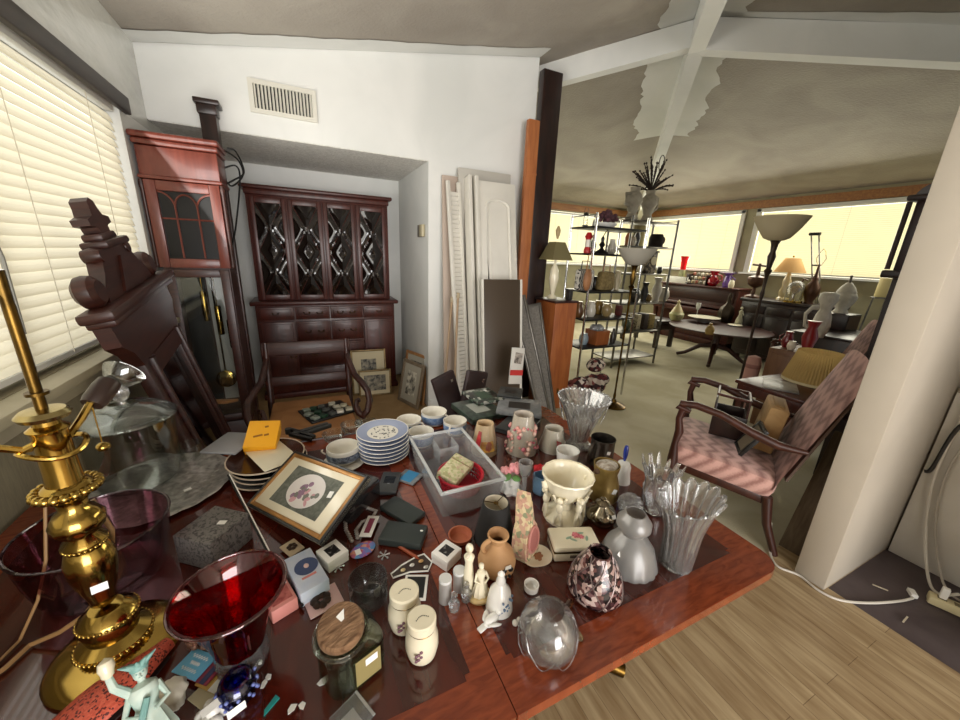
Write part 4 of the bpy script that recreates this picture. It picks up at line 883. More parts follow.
for (u, v, c) in ((403,570,'#c9b58a'), (412,565,'#d9d5cc'), (421,561,'#caa26b'), (426,567,'#b9b4ab')): MB().ball(at(u, v, TZ+.007)-p, (.007, .005, .004), 8, 5).build('charm', mat('charm'+c, c, .3, .3), t)
t, w, d, s_ = QB('photo_card', 'small black photograph with white border under the farther cream shaker', 'card', ((403,600),(425,601),(429,575),(404,574)), TZ+.003, .002, M_paper); face_print(t, (0,0,.0022), w*.78, d*.8, M_black)
p0, p1 = at(394, 543, TZ+.005), at(416, 557, TZ+.005); single('orange_pencil', MB().tube([(0,0,0), p1-p0], .0045, 8).tube([p1-p0, (p1-p0)*1.15], [.0045, .0008], 8), mat('orange_wood', '#9a4a2a', .5), 'orange-brown pencil under the lower dark wallet', 'pencil', p0)
# ---- clear bin and its contents
def clear_bin():
    pb = at(444, 523); zr = hz(pb, 495); Q = [at(u, v, zr) for u, v in ((442.5,495),(504,478),(462,429),(410,437.5))]; c = sum(Q, Vector())/4; e1 = (Q[1]-Q[0]+Q[2]-Q[3])/2; e2 = (Q[3]-Q[0]+Q[2]-Q[1])/2
    w, d, a = e1.length, e2.length, math.atan2(e2.y, e2.x)-PI/2; h = zr-TZ
    t = thing('storage_bin', 'clear frosted plastic storage bin holding a red basket', 'bin', (c.x, c.y, TZ+.0005), a)
    m = MB(); k = .9; mt = glass('bin_plastic', '#f4f7fb', .1, .15, .9, .19)
    vo = [[m.v((sx*w/2*s, sy*d/2*s, z)) for sx, sy in ((-1,-1),(1,-1),(1,1),(-1,1))] for s, z in ((k, 0), (1, h))]
    for i in range(4): m._f((vo[0][i], vo[0][(i+1) % 4], vo[1][(i+1) % 4], vo[1][i]))
    m._f(vo[0][::-1]); bmesh.ops.solidify(m.b, geom=list(m.b.faces), thickness=.002); m.build('tub', mt, t)
    r = MB()
    for s in (-1, 1): r.box((s*w/2, 0, h), (.009, d+.009, .01), bev=.002); r.box((0, s*d/2, h), (w-.009, .009, .01), bev=.002)
    r.build('rim', glass('bin_rim', '#f4f7fa', .15, .1, 1.2, .4), t)
    i_ = MB()
    for x in (-.02, .055): i_.box((x, d/2-.06, h*.55), (.002, .08, .06))
    i_.box((.017, d/2-.1, h*.55), (.077, .002, .06)); i_.build('divider', mt, t)
    b = thing('red_basket', 'red woven plastic basket inside the clear bin', 'basket', (c.x+.012, c.y-.045, TZ+.008), a)
    bm = MB(); n = 40; rx, ry = w*.36, d*.22
    for z, s in ((.0,.85),(.014,.89),(.028,.93),(.042,.97),(.05,1.0)): bm.tube([(rx*s*math.cos(q), ry*s*math.sin(q), z) for q in [2*PI*i/n for i in range(n)]], .003 if z < .05 else .0045, 6, close=True)
    for i in range(n): q = 2*PI*i/n; bm.tube([(rx*.85*math.cos(q), ry*.85*math.sin(q), 0), (rx*math.cos(q), ry*math.sin(q), .05)], .002, 5)
    bm.lathe([(0,-.002),(rx*.85,-.002),(rx*.85,.002),(0,.002)], 30, ell=ry/rx)
    bm.build('woven_body', mat('red_plastic', '#b3152a', .35), b)
    g = thing('floral_box', 'cream floral box leaning in the red basket in the clear bin', 'box', (c.x+.0, c.y-.02, TZ+.045), (.22, -.15, a+.62))
    MB().box((0,0,.015), (.125, .08, .028), bev=.004).build('body', voro('floral_paper', ['#cfc7a2', '#c9c098', '#b7b98a', '#d4cba8', '#a9a578', '#c2a98f'], 110, .6), g); MB().box((.03,0,.0295), (.004, .08, .001)).build('seam', mat('seam_brown', '#8d7c58', .6), g)
clear_bin()
# ---- stacked blue-rimmed plates
pl = at(384, 455); rp = 25*mpp((pl.x, pl.y, TZ+.05)); hp = (hz(pl, 430)-TZ)/7
nth = ['lowest', 'second from bottom', 'third from bottom', 'middle', 'third from top', 'second from top', 'topmost patterned']
mb_ = mat('plate_blue', '#8f98b0', .2, coat=.4); mw_ = mat('plate_white', '#ddd8cc', .2, coat=.4)
for k in range(7):
    t = thing('blue_plate', nth[k]+' blue-edged plate of the stack beside the soup cup', 'plate', (pl.x+.002*math.sin(k*2), pl.y+.002*math.cos(k), TZ+.0005+k*hp), 0, 'blue-edged plates in one stack')
    MB().lathe([(0,0),(rp*.55,0),(rp*.62,.002),(rp*.97,hp*.8),(rp,hp*.95),(rp*.97,hp*.97),(rp*.6,hp*.35),(0,hp*.3)], 40).build('dish', mb_, t)
    MB().lathe([(0,hp*.32),(rp*.58,hp*.36),(rp*.6,hp*.4),(0,hp*.36)], 32).build('well', mw_, t) if k == 6 else None
    MB().tube([(rp*.99*math.cos(a), rp*.99*math.sin(a), hp*.93) for a in [2*PI*i/40 for i in range(40)]], .0016, 5, close=True).build('edge', mw_, t)
    if k == 6:
        d_ = MB(); random.seed(5)
        for q in range(34): a, r = rnd(0, 6.28), rp*.5*math.sqrt(rnd(0, 1)); d_.ball((r*math.cos(a), r*math.sin(a), hp*.42), (rnd(.003,.007), .003, .001), 6, 4, (0,0,rnd(0,3)))
        d_.build('painted_pattern', mat('dark_blue_paint', '#262a38', .4), t)
# soup cup with blue band
t = thing('saucer', 'white saucer with dark edge under the two-handled soup cup', 'saucer', at(344, 463)); ps = t.location; r = 20*mpp(ps)
MB().lathe([(0,.0),(r*.6,0),(r,.008),(r*.98,.0095),(r*.6,.003),(0,.003)], 36).build('dish', mw_, t)
t, p, H, k = LO('soup_cup', 'white two-handled soup cup with dark printed band behind the framed print', 'cup', (344,460), 446, [(9,0),(12,.06),(15.5,.45),(16,.9),(15.6,1)], mw_, .003, z0=TZ+.0035)
MB().lathe([(15.9*k(H*.4),H*.3),(16.1*k(H*.5),H*.38),(16.3*k(H*.6),H*.7),(16.1*k(H*.7),H*.74)], 32, cap=False).build('printed_band', mat('band_print', '#3a4352', .35, col2='#8e97a6', ns=90), t)
for s in (-1, 1): MB().tube([(s*15*k(H)*math.cos(q)*.2+s*15.5*k(H)+s*.012*math.sin(q), 0, H*.75+.012*math.cos(q)) for q in [PI*i/8 for i in range(9)]], .003, 8).build('handle', mw_, t)
# glass ashtrays by the chair side
for (u, v, l) in ((352,430,'clear glass dish just behind the soup cup'), (366,428,'clear glass dish behind the blue plate stack'), (334,439,'clear glass dish left of the soup cup')):
    LO('glass_dish', l, 'dish', (u, v), v-6, [(8,0),(9,.1),(11,1)], M_glass, .003, group='small clear glass dishes')
# mugs
def mug(label, rim, vb, hw, hang):
    p = at(rim[0], rim[1], TZ+.062); p.z = TZ+.0005; H = .062; r = hw*mpp((p.x, p.y, TZ+H)); t = thing('blue_mug', label, 'mug', p, 0, 'blue and white mugs behind the bin')
    MB().vessel([(r*.7,0),(r*.85,.004),(r*.98,.025),(r,.05),(r*1.02,H)], .003, 30).build('body', mw_, t)
    MB().lathe([(r*.93,.012),(r*1.005,.025),(r*1.01,.035),(r*1.02,.048),(r*1.005,.049)], 30, cap=False).build('blue_band', mat('mug_blue', '#5f7aa0', .25, col2='#8fa3be', ns=60), t)
    MB().tube([(math.cos(hang)*(r+.022*math.sin(q)), math.sin(hang)*(r+.022*math.sin(q)), .033+.02*math.cos(q)) for q in [PI*i/9 for i in range(10)]], .0042, 8).build('handle', mw_, t)
mug('blue and white mug farthest back of the mugs by the bin', (434,411), 0, 12.5, -.8); mug('blue and white mug nearest the black packets', (455,420), 0, 11.5, -2.3); mug('blue and white mug overlapping the corner of the clear bin', (421,431), 0, 12.5, .9)
mug('blue and white mug between the plate stack and the other mugs', (409,419), 0, 12, -.7)
# ---- pile of plastic packets
zz = TZ; g = 'plastic packets piled at the far table edge'
for k, (q, h, mm, l) in enumerate((
    (((490,430),(520,432),(548,420),(515,412)), .022, M_black, 'black flat packet at the bottom of the packet pile'),
    (((455,405),(470,422),(500,412),(486,394)), .03, mat('packet_blackgreen', '#1c2420', .3, col2='#3b4a3f', ns=40), 'dark green packet at the left of the packet pile'),
    (((496,410),(545,417),(538,400),(500,396)), .02, mat('grey_plastic', '#7d7f80', .4, col2='#65676a', ns=30), 'grey moulded plastic tray on the right of the packet pile'),
    (((462,392),(478,404),(502,399),(490,386)), .014, voro('packet_mix', ['#26352c', '#101312', '#4e5c50', '#a9aaa2', '#1b211d'], 60, .3), 'glossy green patterned packet on top of the packet pile'),
    (((498,394),(522,398),(522,388),(500,386)), .012, M_dgrey, 'dark grey flat box on top of the grey plastic tray'))):
    z0 = [TZ+.0005, TZ+.0005, TZ+.0235, TZ+.033, TZ+.046][k]
    t, w, d, s_ = QB('plastic_packet', l, 'packet', q, z0+h, h, mm, g, bev=.003)
    face_print(t, (0, 0, h+.0005), w*.5, d*.4, [M_dgrey, mat('packet_label', '#9a9d95', .4), M_black, mat('leaf_green', '#2e4634', .4), M_black][k], 'label')
    if k in (1, 3): _stk(t, (-w*.3, d*.25, h+.0006), .02, .014, (0,0,.4))
# ================================================================ right half of the table: vases, bells, boxes
def mb_star(n, r, z, h, w): pass
# ---- tall cut crystal vase
t, p, H, k = LO('crystal_vase', 'tall flared cut crystal vase with star pattern at the table edge', 'vase', (578,446), 397, [(11,0),(12,.04),(8,.14),(9,.22),(13,.45),(20,.8),(25,.97),(25.5,1)], M_crys, .007, lambda a, r, z: r*(1+.03*math.cos(20*a+z*90)), 80)
m = MB()
for i in range(30): a = 2*PI*i/30; m.ball((25*k(H)*math.cos(a), 25*k(H)*math.sin(a), H), (.007, .007, .006), 6, 4)
m.build('saw_rim', M_crys, t)
m = MB()
for i in range(7):
    for q in range(5):
        a, b = 2*PI*i/7, PI*(q-2)/6; r = 21.5*k(H)*.99; c = Vector((r*math.cos(a), r*math.sin(a), H*.72)); e = Vector((-math.sin(a)*math.sin(b)*.034+math.cos(a)*.012*math.cos(b), math.cos(a)*math.sin(b)*.034+math.sin(a)*.012*math.cos(b), .045*math.cos(b)))
        m.tube([c-e, c, c+e], [.0008, .0028, .0008], 5)
m.build('cut_star', M_crys, t)
_stk(t, (-.06, -.035, H*.93), .018, .012, (1.2, .1, .8))
# ---- shades in plastic wrap
M_wrap = glass('plastic_wrap', '#fbfaf6', .06, .1, 1.2, .03)
def wrapped_shade(label, b, vt, hb, ht, art, extra):
    t, p, H, k = LO('candle_topper', label, 'candle shade', b, vt, [(hb,0),(hb*.97,.12),((hb+ht)/2,.55),(ht,1)], art, .002, group='wrapped small shades')
    MB().lathe([(hb*1.04*k(0),.0),(hb*1.02*k(H*.3),H*.3),((hb+ht)/2*1.05*k(H*.6),H*.6),(ht*1.06*k(H),H*1.01)], 26, cap=False, mod=lambda a, r, z: r*(1+.025*math.sin(5*a+z*80))).build('wrapper', M_wrap, t); extra(t, k, H, hb, ht); return t
def ex1(t, k, H, hb, ht):
    MB().sheet(lambda u, v: (((hb-(hb-ht)*v)*1.07*k(H*v))*math.cos(-2.3+u*1.1), ((hb-(hb-ht)*v)*1.07*k(H*v))*math.sin(-2.3+u*1.1), H*(.2+.5*v)), 8, 4).build('orange_label', voro('orange_label', ['#d99a2a', '#c8801f', '#e0b34a', '#b5541d'], 60, .4), t)
    MB().sheet(lambda u, v: (((hb-(hb-ht)*v)*1.075*k(H*v))*math.cos(-2.75+u*.4), ((hb-(hb-ht)*v)*1.075*k(H*v))*math.sin(-2.75+u*.4), H*(.35+.5*v)), 5, 4).build('red_band', mat('label_red', '#b3262a', .4), t)
wrapped_shade('plastic-wrapped small shade with orange and red label behind the bin', (484,451), 423, 13, 8.5, mat('shade_tan', '#d3b892', .5), ex1)
def ex2(t, k, H, hb, ht):
    random.seed(4); m = MB()
    for i in range(75): a = rnd(2.4, 6.9); f = rnd(.05, .75); r = (hb-(hb-ht)*f)*1.08*k(H*f); m.m = i % 3; m.ball((r*math.cos(a), r*math.sin(a), f*H), rnd(.005, .011), 7, 5)
    m.build('blossoms', [mat('blossom_pink', '#d79a8e', .6), mat('blossom_pale', '#e6c3b4', .6), mat('blossom_rose', '#c9717c', .6)], t)
wrapped_shade('plastic-wrapped silvery shade covered in pink blossoms', (521,450), 414, 15, 9.5, mat('shade_silver', '#cfc4b6', .4), ex2)
def ex3(t, k, H, hb, ht):
    for a0, f, w_, c, nm in ((-1.9, .35, .5, 'label_red', 'red_bow'), (-1.0, .55, .6, 'holly_green', 'green_sprig'), (-.7, .45, .25, 'label_red', 'red_parcel')):
        r = lambda v: (hb-(hb-ht)*v)*1.07*k(H*v); MB().sheet(lambda u, v: (r(f+.3*v)*math.cos(a0+w_*u), r(f+.3*v)*math.sin(a0+w_*u), H*(f+.28*v-.1*u)), 4, 3, .001).build(nm, mat(c, {'label_red': '#b3262a', 'holly_green': '#44714a'}[c], .5), t)
wrapped_shade('pale christmas-patterned shade with red bows beside the crystal vase', (552,448), 428, 13.5, 9, mat('shade_pale', '#ddd6c8', .5), ex3)
# ---- porcelain flowers
def rose(mb, c, r):
    for j, (n, rr, tl) in enumerate(((6, 1, .75), (5, .68, 1.0), (3, .35, 1.25))):
        for i in range(n): a = 2*PI*i/n+j; mb.ball((c[0]+r*.5*rr*math.cos(a), c[1]+r*.5*rr*math.sin(a), c[2]+r*.25*tl), (r*.45*rr+.001, r*.36, r*.42), 8, 6, (0, 0, a))
p = at(511, 491); t = thing('porcelain_flowers', 'porcelain pink rose with green leaf on white ruffled base, right of the bin', 'figurine', (p.x, p.y, TZ+.0005)); t.scale = (1.4, 1.4, 1.4)
MB().lathe([(0,0),(.024,0),(.027,.008),(.02,.02),(.022,.032),(.014,.045),(0,.046)], 40, mod=lambda a, r, z: r*(1+.14*math.sin(7*a+z*120))).build('ruffled_base', M_wcer, t)
m = MB(); rose(m, (.01, -.004, .062), .022); rose(m, (-.014, .008, .055), .016); m.build('rose', mat('rose_pink', '#d58a8f', .35, col2='#e2a9a4', ns=20), t)
m = MB()
for a, l in ((2.6, .03), (3.6, .026), (.3, .02), (4.6, .018)): m.ball((.024*math.cos(a), .024*math.sin(a), .052), (l*.55, .011, .003), 10, 6, (0, .3, a))
m.build('leaf', mat('leaf_glaze', '#5d8a4c', .35), t)
t, p, H, k = LO('glass_candlestick', 'slim smoky glass candlestick in front of the porcelain rose', 'candlestick', (523,497), 462, [(6,0),(6,.05),(2.6,.14),(2.4,.5),(3,.62),(5,.66),(7,.85),(7.5,1)], glass('smoke_glass', '#d6ccc6', .3, .03, 1.2, .2), .004, seg=12)
p = at(540, 474); t = thing('red_cloth_rose', 'bright red cloth rose lying by the light blue pot', 'flower', (p.x, p.y, TZ+.015)); m = MB(); rose(m, (0, 0, .0), .03); rose(m, (.022, .008, -.004), .02); m.build('petals', mat('cloth_red', '#b8131f', .7), t); MB().tube([(0,0,0),(-.02,.01,-.014)], .003, 6).build('stem', mat('leaf_glaze', '#5d8a4c'), t)
LO('blue_pot', 'light blue six-sided pot in front of the red cloth rose', 'pot', (540,492), 475, [(7,0),(9,.2),(9.5,.9),(8.5,1)], mat('sky_glaze', '#6d93b8', .3, col2='#88a9c8', ns=20), .003, seg=6)
LO('white_cup', 'plain white footed cup behind the ornate white urn', 'cup', (566,466), 450, [(6.5,0),(7,.06),(10,.4),(11.5,1)], M_wcer, .003)
# ---- cherub urn
t, p, H, k = LO('cherub_urn', 'cream white ceramic urn with cherub relief and wide oval mouth', 'urn', (563,515), 473, [(20,0),(20,.05),(15,.12),(8,.22),(7.5,.36),(11,.46),(19,.62),(23,.82),(24.5,.93),(26,.97),(25.5,1)], M_cream, .004, lambda a, r, z: r*(1+.015*math.cos(16*a)), 48)
for a in (-2.5, -1.5, -.5, .6, 1.7, 2.8):
    m = MB(); c = Vector((math.cos(a), math.sin(a), 0)); r = 19*k(H*.4)
    m.ball(c*r*1.12+Vector((0,0,H*.62)), .0105, 10, 7); m.ball(c*r*1.02+Vector((0,0,H*.44)), (.011, .011, .02), 10, 7)
    for s in (-1, 1):
        n = Vector((-c.y, c.x, 0))*s; m.tube([c*r+Vector((0,0,H*.5)), c*r*1.1+n*.014+Vector((0,0,H*.6)), c*r*1.2+n*.02+Vector((0,0,H*.72))], [.005, .0045, .004], 6); m.tube([c*r+Vector((0,0,H*.34)), c*r*1.02+n*.009+Vector((0,0,H*.2)), c*r*1.05+n*.012+Vector((0,0,H*.06))], [.007, .0055, .004], 6)
    m.build('cherub', M_cream, t)

for a in (PI*.95, -.1): MB().ball((24*k(H)*math.cos(a), 24*k(H)*math.sin(a), H*.8), (.012, .01, .016), 10, 6).build('mask_handle', M_cream, t)
# ---- pewter mug, gold jar, bells
t, p, H, k = LO('pewter_mug', 'dark pewter mug with side handle behind the cream urn', 'mug', (600,462), 438, [(13,0),(12.5,.08),(11.5,.2),(11.5,.85),(12.2,1)], mat('pewter', '#6b645c', .25, .9, col2='#4a443d', ns=10), .003)
MB().tube([(-11.5*k(H*.5)-.03*math.sin(q), -.01*math.sin(q), H*.52+H*.34*math.cos(q)) for q in [PI*i/10 for i in range(11)]], .0055, 8).build('handle', mat('pewter', '#6b645c'), t); _stk(t, (-.012, -11.7*k(H*.5)-.001, H*.62), .018, .014, (PI/2, .3, 0))
t, p, H, k = LO('gold_jar', 'gold-brown pottery jar with white geode top beside the urn', 'jar', (602,497), 464, [(13,0),(15,.1),(14,.45),(11,.75),(12,.85),(13,1)], mat('gold_glaze', '#8d7440', .3, .5, col2='#b59a5c', ns=14), .003)
m = MB().ball((0,0,H*.95), (12.5*k(H), 10*k(H), .014), 14, 8); m.build('geode_crust', mat('geode', '#cfc9bd', .4, col2='#7c6b58', ns=50, bump=.8, bs=80), t)
for s in (-1, 1): MB().ball((s*13*k(H), -.004, H*.88), (.012, .009, .01), 8, 6).build('bark_lump', mat('bark', '#5e4630', .8, bump=.8, bs=60), t)
_stk(t, (.0, -14.2*k(H*.4), H*.4), .02, .018, (PI/2, .5, 0))
t, p, H, k = LO('silver_bell', 'rounded silvery lidded pot with finial in front of the gold jar', 'pot', (600,521), 497, [(10,0),(14,.14),(15,.34),(12,.55),(7,.68),(6.5,.74),(7,.78),(5,.84),(2.5,.88),(3,.95),(0.5,1)], mat('old_silver', '#9b927f', .15, 1, col2='#6b604b', ns=9))
_stk(t, (.006, -13.9*k(H*.4)-.001, H*.52), .016, .012, (1.0, .1, 0))
t, p, H, k = LO('china_bell', 'white china bell with cobalt blue handle at the right table edge', 'bell', (621,481), 461, [(8.5,0),(8.2,.15),(7,.5),(7.2,.75),(5.5,.92),(2,1)], M_wcer)
MB().lathe([(.003,H*.98),(.005,H*1.05),(.0085,H*1.3),(.009,H*1.55),(.006,H*1.72),(0,H*1.75)], 16).build('handle', mat('cobalt', '#26388c', .2, coat=.5), t)
# ---- black shade, terracotta, jug
t, p, H, k = LO('black_lampshade', 'small black tapered lampshade with cream lining', 'lamp shade', (494,537), 502, [(20,0),(13.2,1)], mat('black_fabric', '#141210', .8), .002)
MB().lathe([(18.2*k(0),.006),(11.8*k(H),H*.995)], 30, cap=False).build('lining', mat('cream_lining', '#d8cdb6', .7), t)
m = MB()
for q in range(3): a = q*PI*2/3+.5; m.tube([(0,0,H*.97), (13*k(H)*math.cos(a), 13*k(H)*math.sin(a), H*.99)], .0013, 5)
m.lathe([(0,H*.96),(.007,H*.96),(.007,H*.98),(0,H*.98)], 12); m.build('wire_spider', M_obrass, t)
MB().lathe([(0,.004),(12*k(H),H*.9),(0,H*.905)], 24).build('pale_inner_disc', mat('cream_lining', '#d8cdb6'), t) if False else None
LO('terracotta_dish', 'small terracotta saucer in front of the plastic bin', 'dish', (460,539), 534, [(9,0),(11,.3),(12,1)], mat('terracotta', '#a2573a', .75, col2='#b56a49', ns=20), .004)
t, p, H, k = LO('clay_jug', 'round tan clay jug with black bow sticker', 'jug', (496,570), 534, [(13,0),(18,.14),(19,.32),(16,.54),(9,.72),(7.5,.8),(9,.9),(11,.97),(10.5,1)], mat('clay_tan', '#b98f63', .7, col2='#a67c52', ns=12), .003)
MB().tube([(-7*k(H)-.0*q, .002, H*.88-.0*q) if q == 0 else (-8*k(H)-.022*math.sin(q*PI/8), .002, H*(.72+.16*math.cos(q*PI/8))) for q in range(9)], .0055, 8).build('handle', mat('clay_tan', '#b98f63'), t)
m = MB(); r = 18.8*k(H*.3)
for s in (-1, 1): m.ball((.006+s*.009, -r*.97, H*.36), (.0085, .003, .0065), 9, 6, (0, s*.5, 0)); m.ball((.006+s*.006, -r*1.0, H*.2), (.004, .003, .008), 8, 5, (0, -s*.5, 0))
m.build('bow_sticker', M_black, t); MB().box((.006, -r*.99, H*.45), (.016, .003, .008)).build('white_knot', M_paper, t)
# ---- pink slipper vase
p = at(526, 553); t = thing('slipper_vase', 'pink and cream floral pottery wall-pocket shaped like a pointed slipper', 'vase', (p.x, p.y, TZ+.001), (.0, 0, -.35))
t.rotation_euler = (0, -.12, math.radians(-60)); hh = hz(p, 494)-TZ
OUT = [(.036,0),(.042,.02),(.040,.05),(.030,.082),(.014,.104),(0,hh),(-.014,.104),(-.030,.082),(-.040,.05),(-.042,.02),(-.036,0)]
m_fl = voro('floral_pottery', ['#b98f7c', '#cbb995', '#c2ad88', '#ab8471', '#cdbb94', '#84886a', '#b8937c'], 95, .35)
MB().prism(OUT, .042, 'yz', 0).prism([(a_*.8, b_*.85+.005) for a_, b_ in OUT], .05, 'yz', 0).build('body', m_fl, t)
EL = [(.028*math.cos(q)*(1-.25*math.sin(q)), .056+.036*math.sin(q)) for q in [2*PI*i/28 for i in range(28)]]
MB().tube([(.0255, y_, z_) for y_, z_ in EL], .004, 8, close=True).build('gilt_rim', mat('salmon_rim', '#b0766c', .3), t)
MB().prism([(y_*.97, z_) for y_, z_ in EL], .002, 'yz', .0255).build('pink_inside', mat('pink_inside', '#9c5f58', .5), t)
p = at(538, 558); t = thing('spoon_rest', 'small cream pear-shaped dish with brown fruit pattern', 'dish', (p.x, p.y, TZ+.0005), .35)
MB().lathe([(0,.0),(.027,0),(.036,.008),(.038,.0115),(.035,.011),(.026,.005),(0,.005)], 32, mod=lambda a, r, z: r*(1+.32*max(0, math.cos(a-PI))**6)).build('dish', M_cream, t)
m = MB()
for q in range(9): m.ball((.012*math.cos(q*2.4)*math.sqrt(q/9), .012*math.sin(q*2.4)*math.sqrt(q/9), .0055), (.007, .005, .001), 8, 4)
m.build('fruit_pattern', mat('rust_paint', '#9c6a47', .5), t)
# ---- trinket box
t, w, d, s_ = QB('trinket_box', 'white porcelain trinket box with pink rose on the lid', 'box', ((555,552),(599,544),(593,525),(548,527)), TZ+.05, .018, M_cream, part='lid', bev=.007)
MB().box((0,0,-.0155), (w*.95, d*.93, .03), bev=.005).build('base', M_cream, t); MB().box((0,0,-.001), (w*.99, d*.98, .002), bev=.0008).build('gilt_band', M_obrass, t)
m = MB(); rose(m, (.006, .004, .0175), .011); rose(m, (.02, -.002, .0172), .008); m.build('painted_rose', mat('rose_paint', '#c96f78', .4), t)
m = MB()
for a, x, y in ((.4, -.016, -.004), (2.6, -.005, -.012), (1.2, .034, -.008), (.1, .022, .012)): m.ball((x, y, .0185), (.011, .004, .001), 10, 5, (0,0,a))
m.build('painted_leaf', mat('sage_paint', '#8aa38c', .4), t); face_print(t, (w*.05, -d*.475, -.013), w*.4, .009, mat('dark_script', '#5c5348', .5), 'printed_script').rotation_euler = (PI/2, 0, 0)
# ---- mosaic votive
t, p, H, k = LO('mosaic_votive', 'purple-brown mosaic glass candle holder with open top', 'candle holder', (594,590), 552, [(23,0),(26,.06),(27,.18),(24,.45),(18.5,.72),(13,.92),(11.5,1)], voro('mosaic_tiles', ['#1c1214', '#6e5050', '#2a1a1c', '#9a7f78', '#3d2729', '#5b3a37', '#b7a39b', '#120b0c'], 95, .12, st=(1,1,1.3)), .004, seg=40)
m = MB()
for q in range(14):
    P = []
    for i in range(13): f = i/12; r = [23,26,27,24,18.5,13,11.5]; fs = [0,.06,.18,.45,.72,.92,1]; j = max(x for x in range(6) if fs[x] <= f+1e-6); rr = (r[j]+(r[j+1]-r[j])*(f-fs[j])/(fs[j+1]-fs[j]))*k(H*f)*1.005; a = 2*PI*q/14+f*(1.3 if q % 2 else -1.3); P.append((rr*math.cos(a), rr*math.sin(a), H*f))
    m.tube(P, .0014, 5)
m.build('silver_came', mat('came', '#7d6f6c', .3, .7), t); MB().lathe([(0,.01),(10*k(0),.01),(10*k(0),.045),(0,.047)], 20).build('candle', mat('amber_wax', '#a4693a', .5), t)
# ---- frosted bottle
t, p, H, k = LO('frosted_bell', 'frosted glass scalloped bell-shaped shade with ringed neck and crystal pinecone behind it', 'lamp shade', (627,560), 513, [(27,0),(26.5,.1),(23,.32),(16,.5),(11,.6),(12,.66),(16.5,.74),(16.5,.84),(13,.92),(10,1)], glass('frosted_glass', '#cfc8c1', .25, .3, .8, .14), .003, lambda a, r, z: (r*(1+(.04*abs(math.sin(8*a)) if z < .012 else 0)), z), 64)
_stk(t, (-.05, -.02, H*.35), .018, .02, (.7, -.5, .3))
p = at(629, 512); t = thing('crystal_pinecone', 'knobbly crystal pinecone ball behind the frosted glass shade', 'ornament', (p.x, p.y, TZ+.03)); m = MB()
for i in range(70):
    z = 1-2*(i+.5)/70; a = i*2.39996; r = math.sqrt(1-z*z); m.ball((.034*r*math.cos(a), .034*r*math.sin(a), .03*z), .0075, 7, 5)
m.ball((0,0,0), (.03, .03, .027), 14, 8); m.build('bobbles', M_crys, t)
# ---- crystal swan decanter and pleated vase
p = at(653, 512); t = thing('crystal_basket', 'spiky clear crystal splash vase behind the pleated vase', 'vase', (p.x, p.y, TZ+.0005), .3)
MB().vessel([(.022,0),(.03,.01),(.04,.05),(.045,.085),(.04,.12),(.048,.15)], .005, 48, .008, lambda a, r, z: (r*(1+.1*math.sin(6*a+z*60)), z)).build('body', M_crys, t)
m = MB()
for i in range(11):
    a = 2*PI*i/11; d = Vector((math.cos(a), math.sin(a), 0)); m.tube([d*.043+Vector((0,0,.14)), d*.056+Vector((0,0,.165+.012*(i % 3))), d*.064+Vector((0,0,.175+.018*(i % 2)))], [.008, .006, .001], 6)
m.build('splash_point', M_crys, t)
p = at(675, 563); t = thing('pleated_vase', 'clear crystal vase with pleated wavy fan rim near the table corner', 'vase', (p.x, p.y, TZ+.0005), -.25); Hh = hz(p, 499)-TZ
def ply(u, v):
    a = 2*PI*u; f = v; r = .041*(1-f)+.046*f+.020*max(0, (f-.45)/.55)**1.6; w = .05+.1*f
    r *= 1+w*.9*abs(math.cos(7*a))-.04; return (r*math.cos(a)*(1+.1*f), r*math.sin(a), f*Hh*(1-.0)+.02*f*f*math.cos(a)+.006*f*math.cos(14*a))
m = MB().sheet(ply, 112, 18); bmesh.ops.remove_doubles(m.b, verts=m.b.verts, dist=.0002); bmesh.ops.solidify(m.b, geom=list(m.b.faces), thickness=.005)
m.build('body', M_crys, t); MB().tube([ply(i/112, 1) for i in range(112)], .0035, 6, close=True).build('rim', M_crys, t); MB().lathe([(0,0),(.040,0),(.042,.008),(.036,.014),(0,.014)], 14).build('thick_base', M_crys, t)
# ---- figurine group
def lady(p, h, m, t, s=1, rz=0):
    b = MB(); K = Matrix.Rotation(rz, 4, 'Z'); b.M = K
    b.lathe([(0,0),(.2*h*s,0),(.21*h*s,.05*h),(.17*h*s,.3*h),(.11*h*s,.5*h),(.085*h*s,.6*h),(.12*h*s,.74*h),(.1*h*s,.8*h),(.035*h,.84*h),(.03*h,.88*h),(0,.9*h)], 28, mod=lambda a, r, z: r*(1+(.1*math.sin(9*a+z*30) if z < .55*h else 0)), ell=.85)
    b.build('robed_body', m, t)
    f = MB(); f.M = K; f.ball((0,0,.93*h), (.062*h, .068*h, .08*h), 16, 10); f.ball((0,-.068*h,.92*h), (.012*h, .018*h, .018*h), 8, 5); f.build('head', m, t)
    hr = MB(); hr.M = K; hr.ball((0,.018*h,.955*h), (.07*h, .068*h, .07*h), 14, 8); hr.build('hair', m, t)
    for sx in (-1, 1): a = MB(); a.M = K; a.tube([(sx*.11*h,0,.76*h), (sx*.17*h,-.06*h,.6*h), (sx*.06*h,-.14*h,.56*h)], [.032*h,.028*h,.02*h], 8); a.build('arm', m, t)
p = at(480, 597); t = thing('lady_figurine', 'cream porcelain figurine of a robed pair, taller one behind, near the clay jug', 'figurine', (p.x, p.y, TZ+.0005), -.1)
MB().lathe([(0,0),(.028,0),(.03,.006),(.026,.012),(0,.012)], 24, ell=.8).build('base', mat('gilt_cream', '#c9b07c', .3), t)
bk = thing_child = None
b = MB(); mcr = M_cream
lady(None, .098, mcr, t, 1)
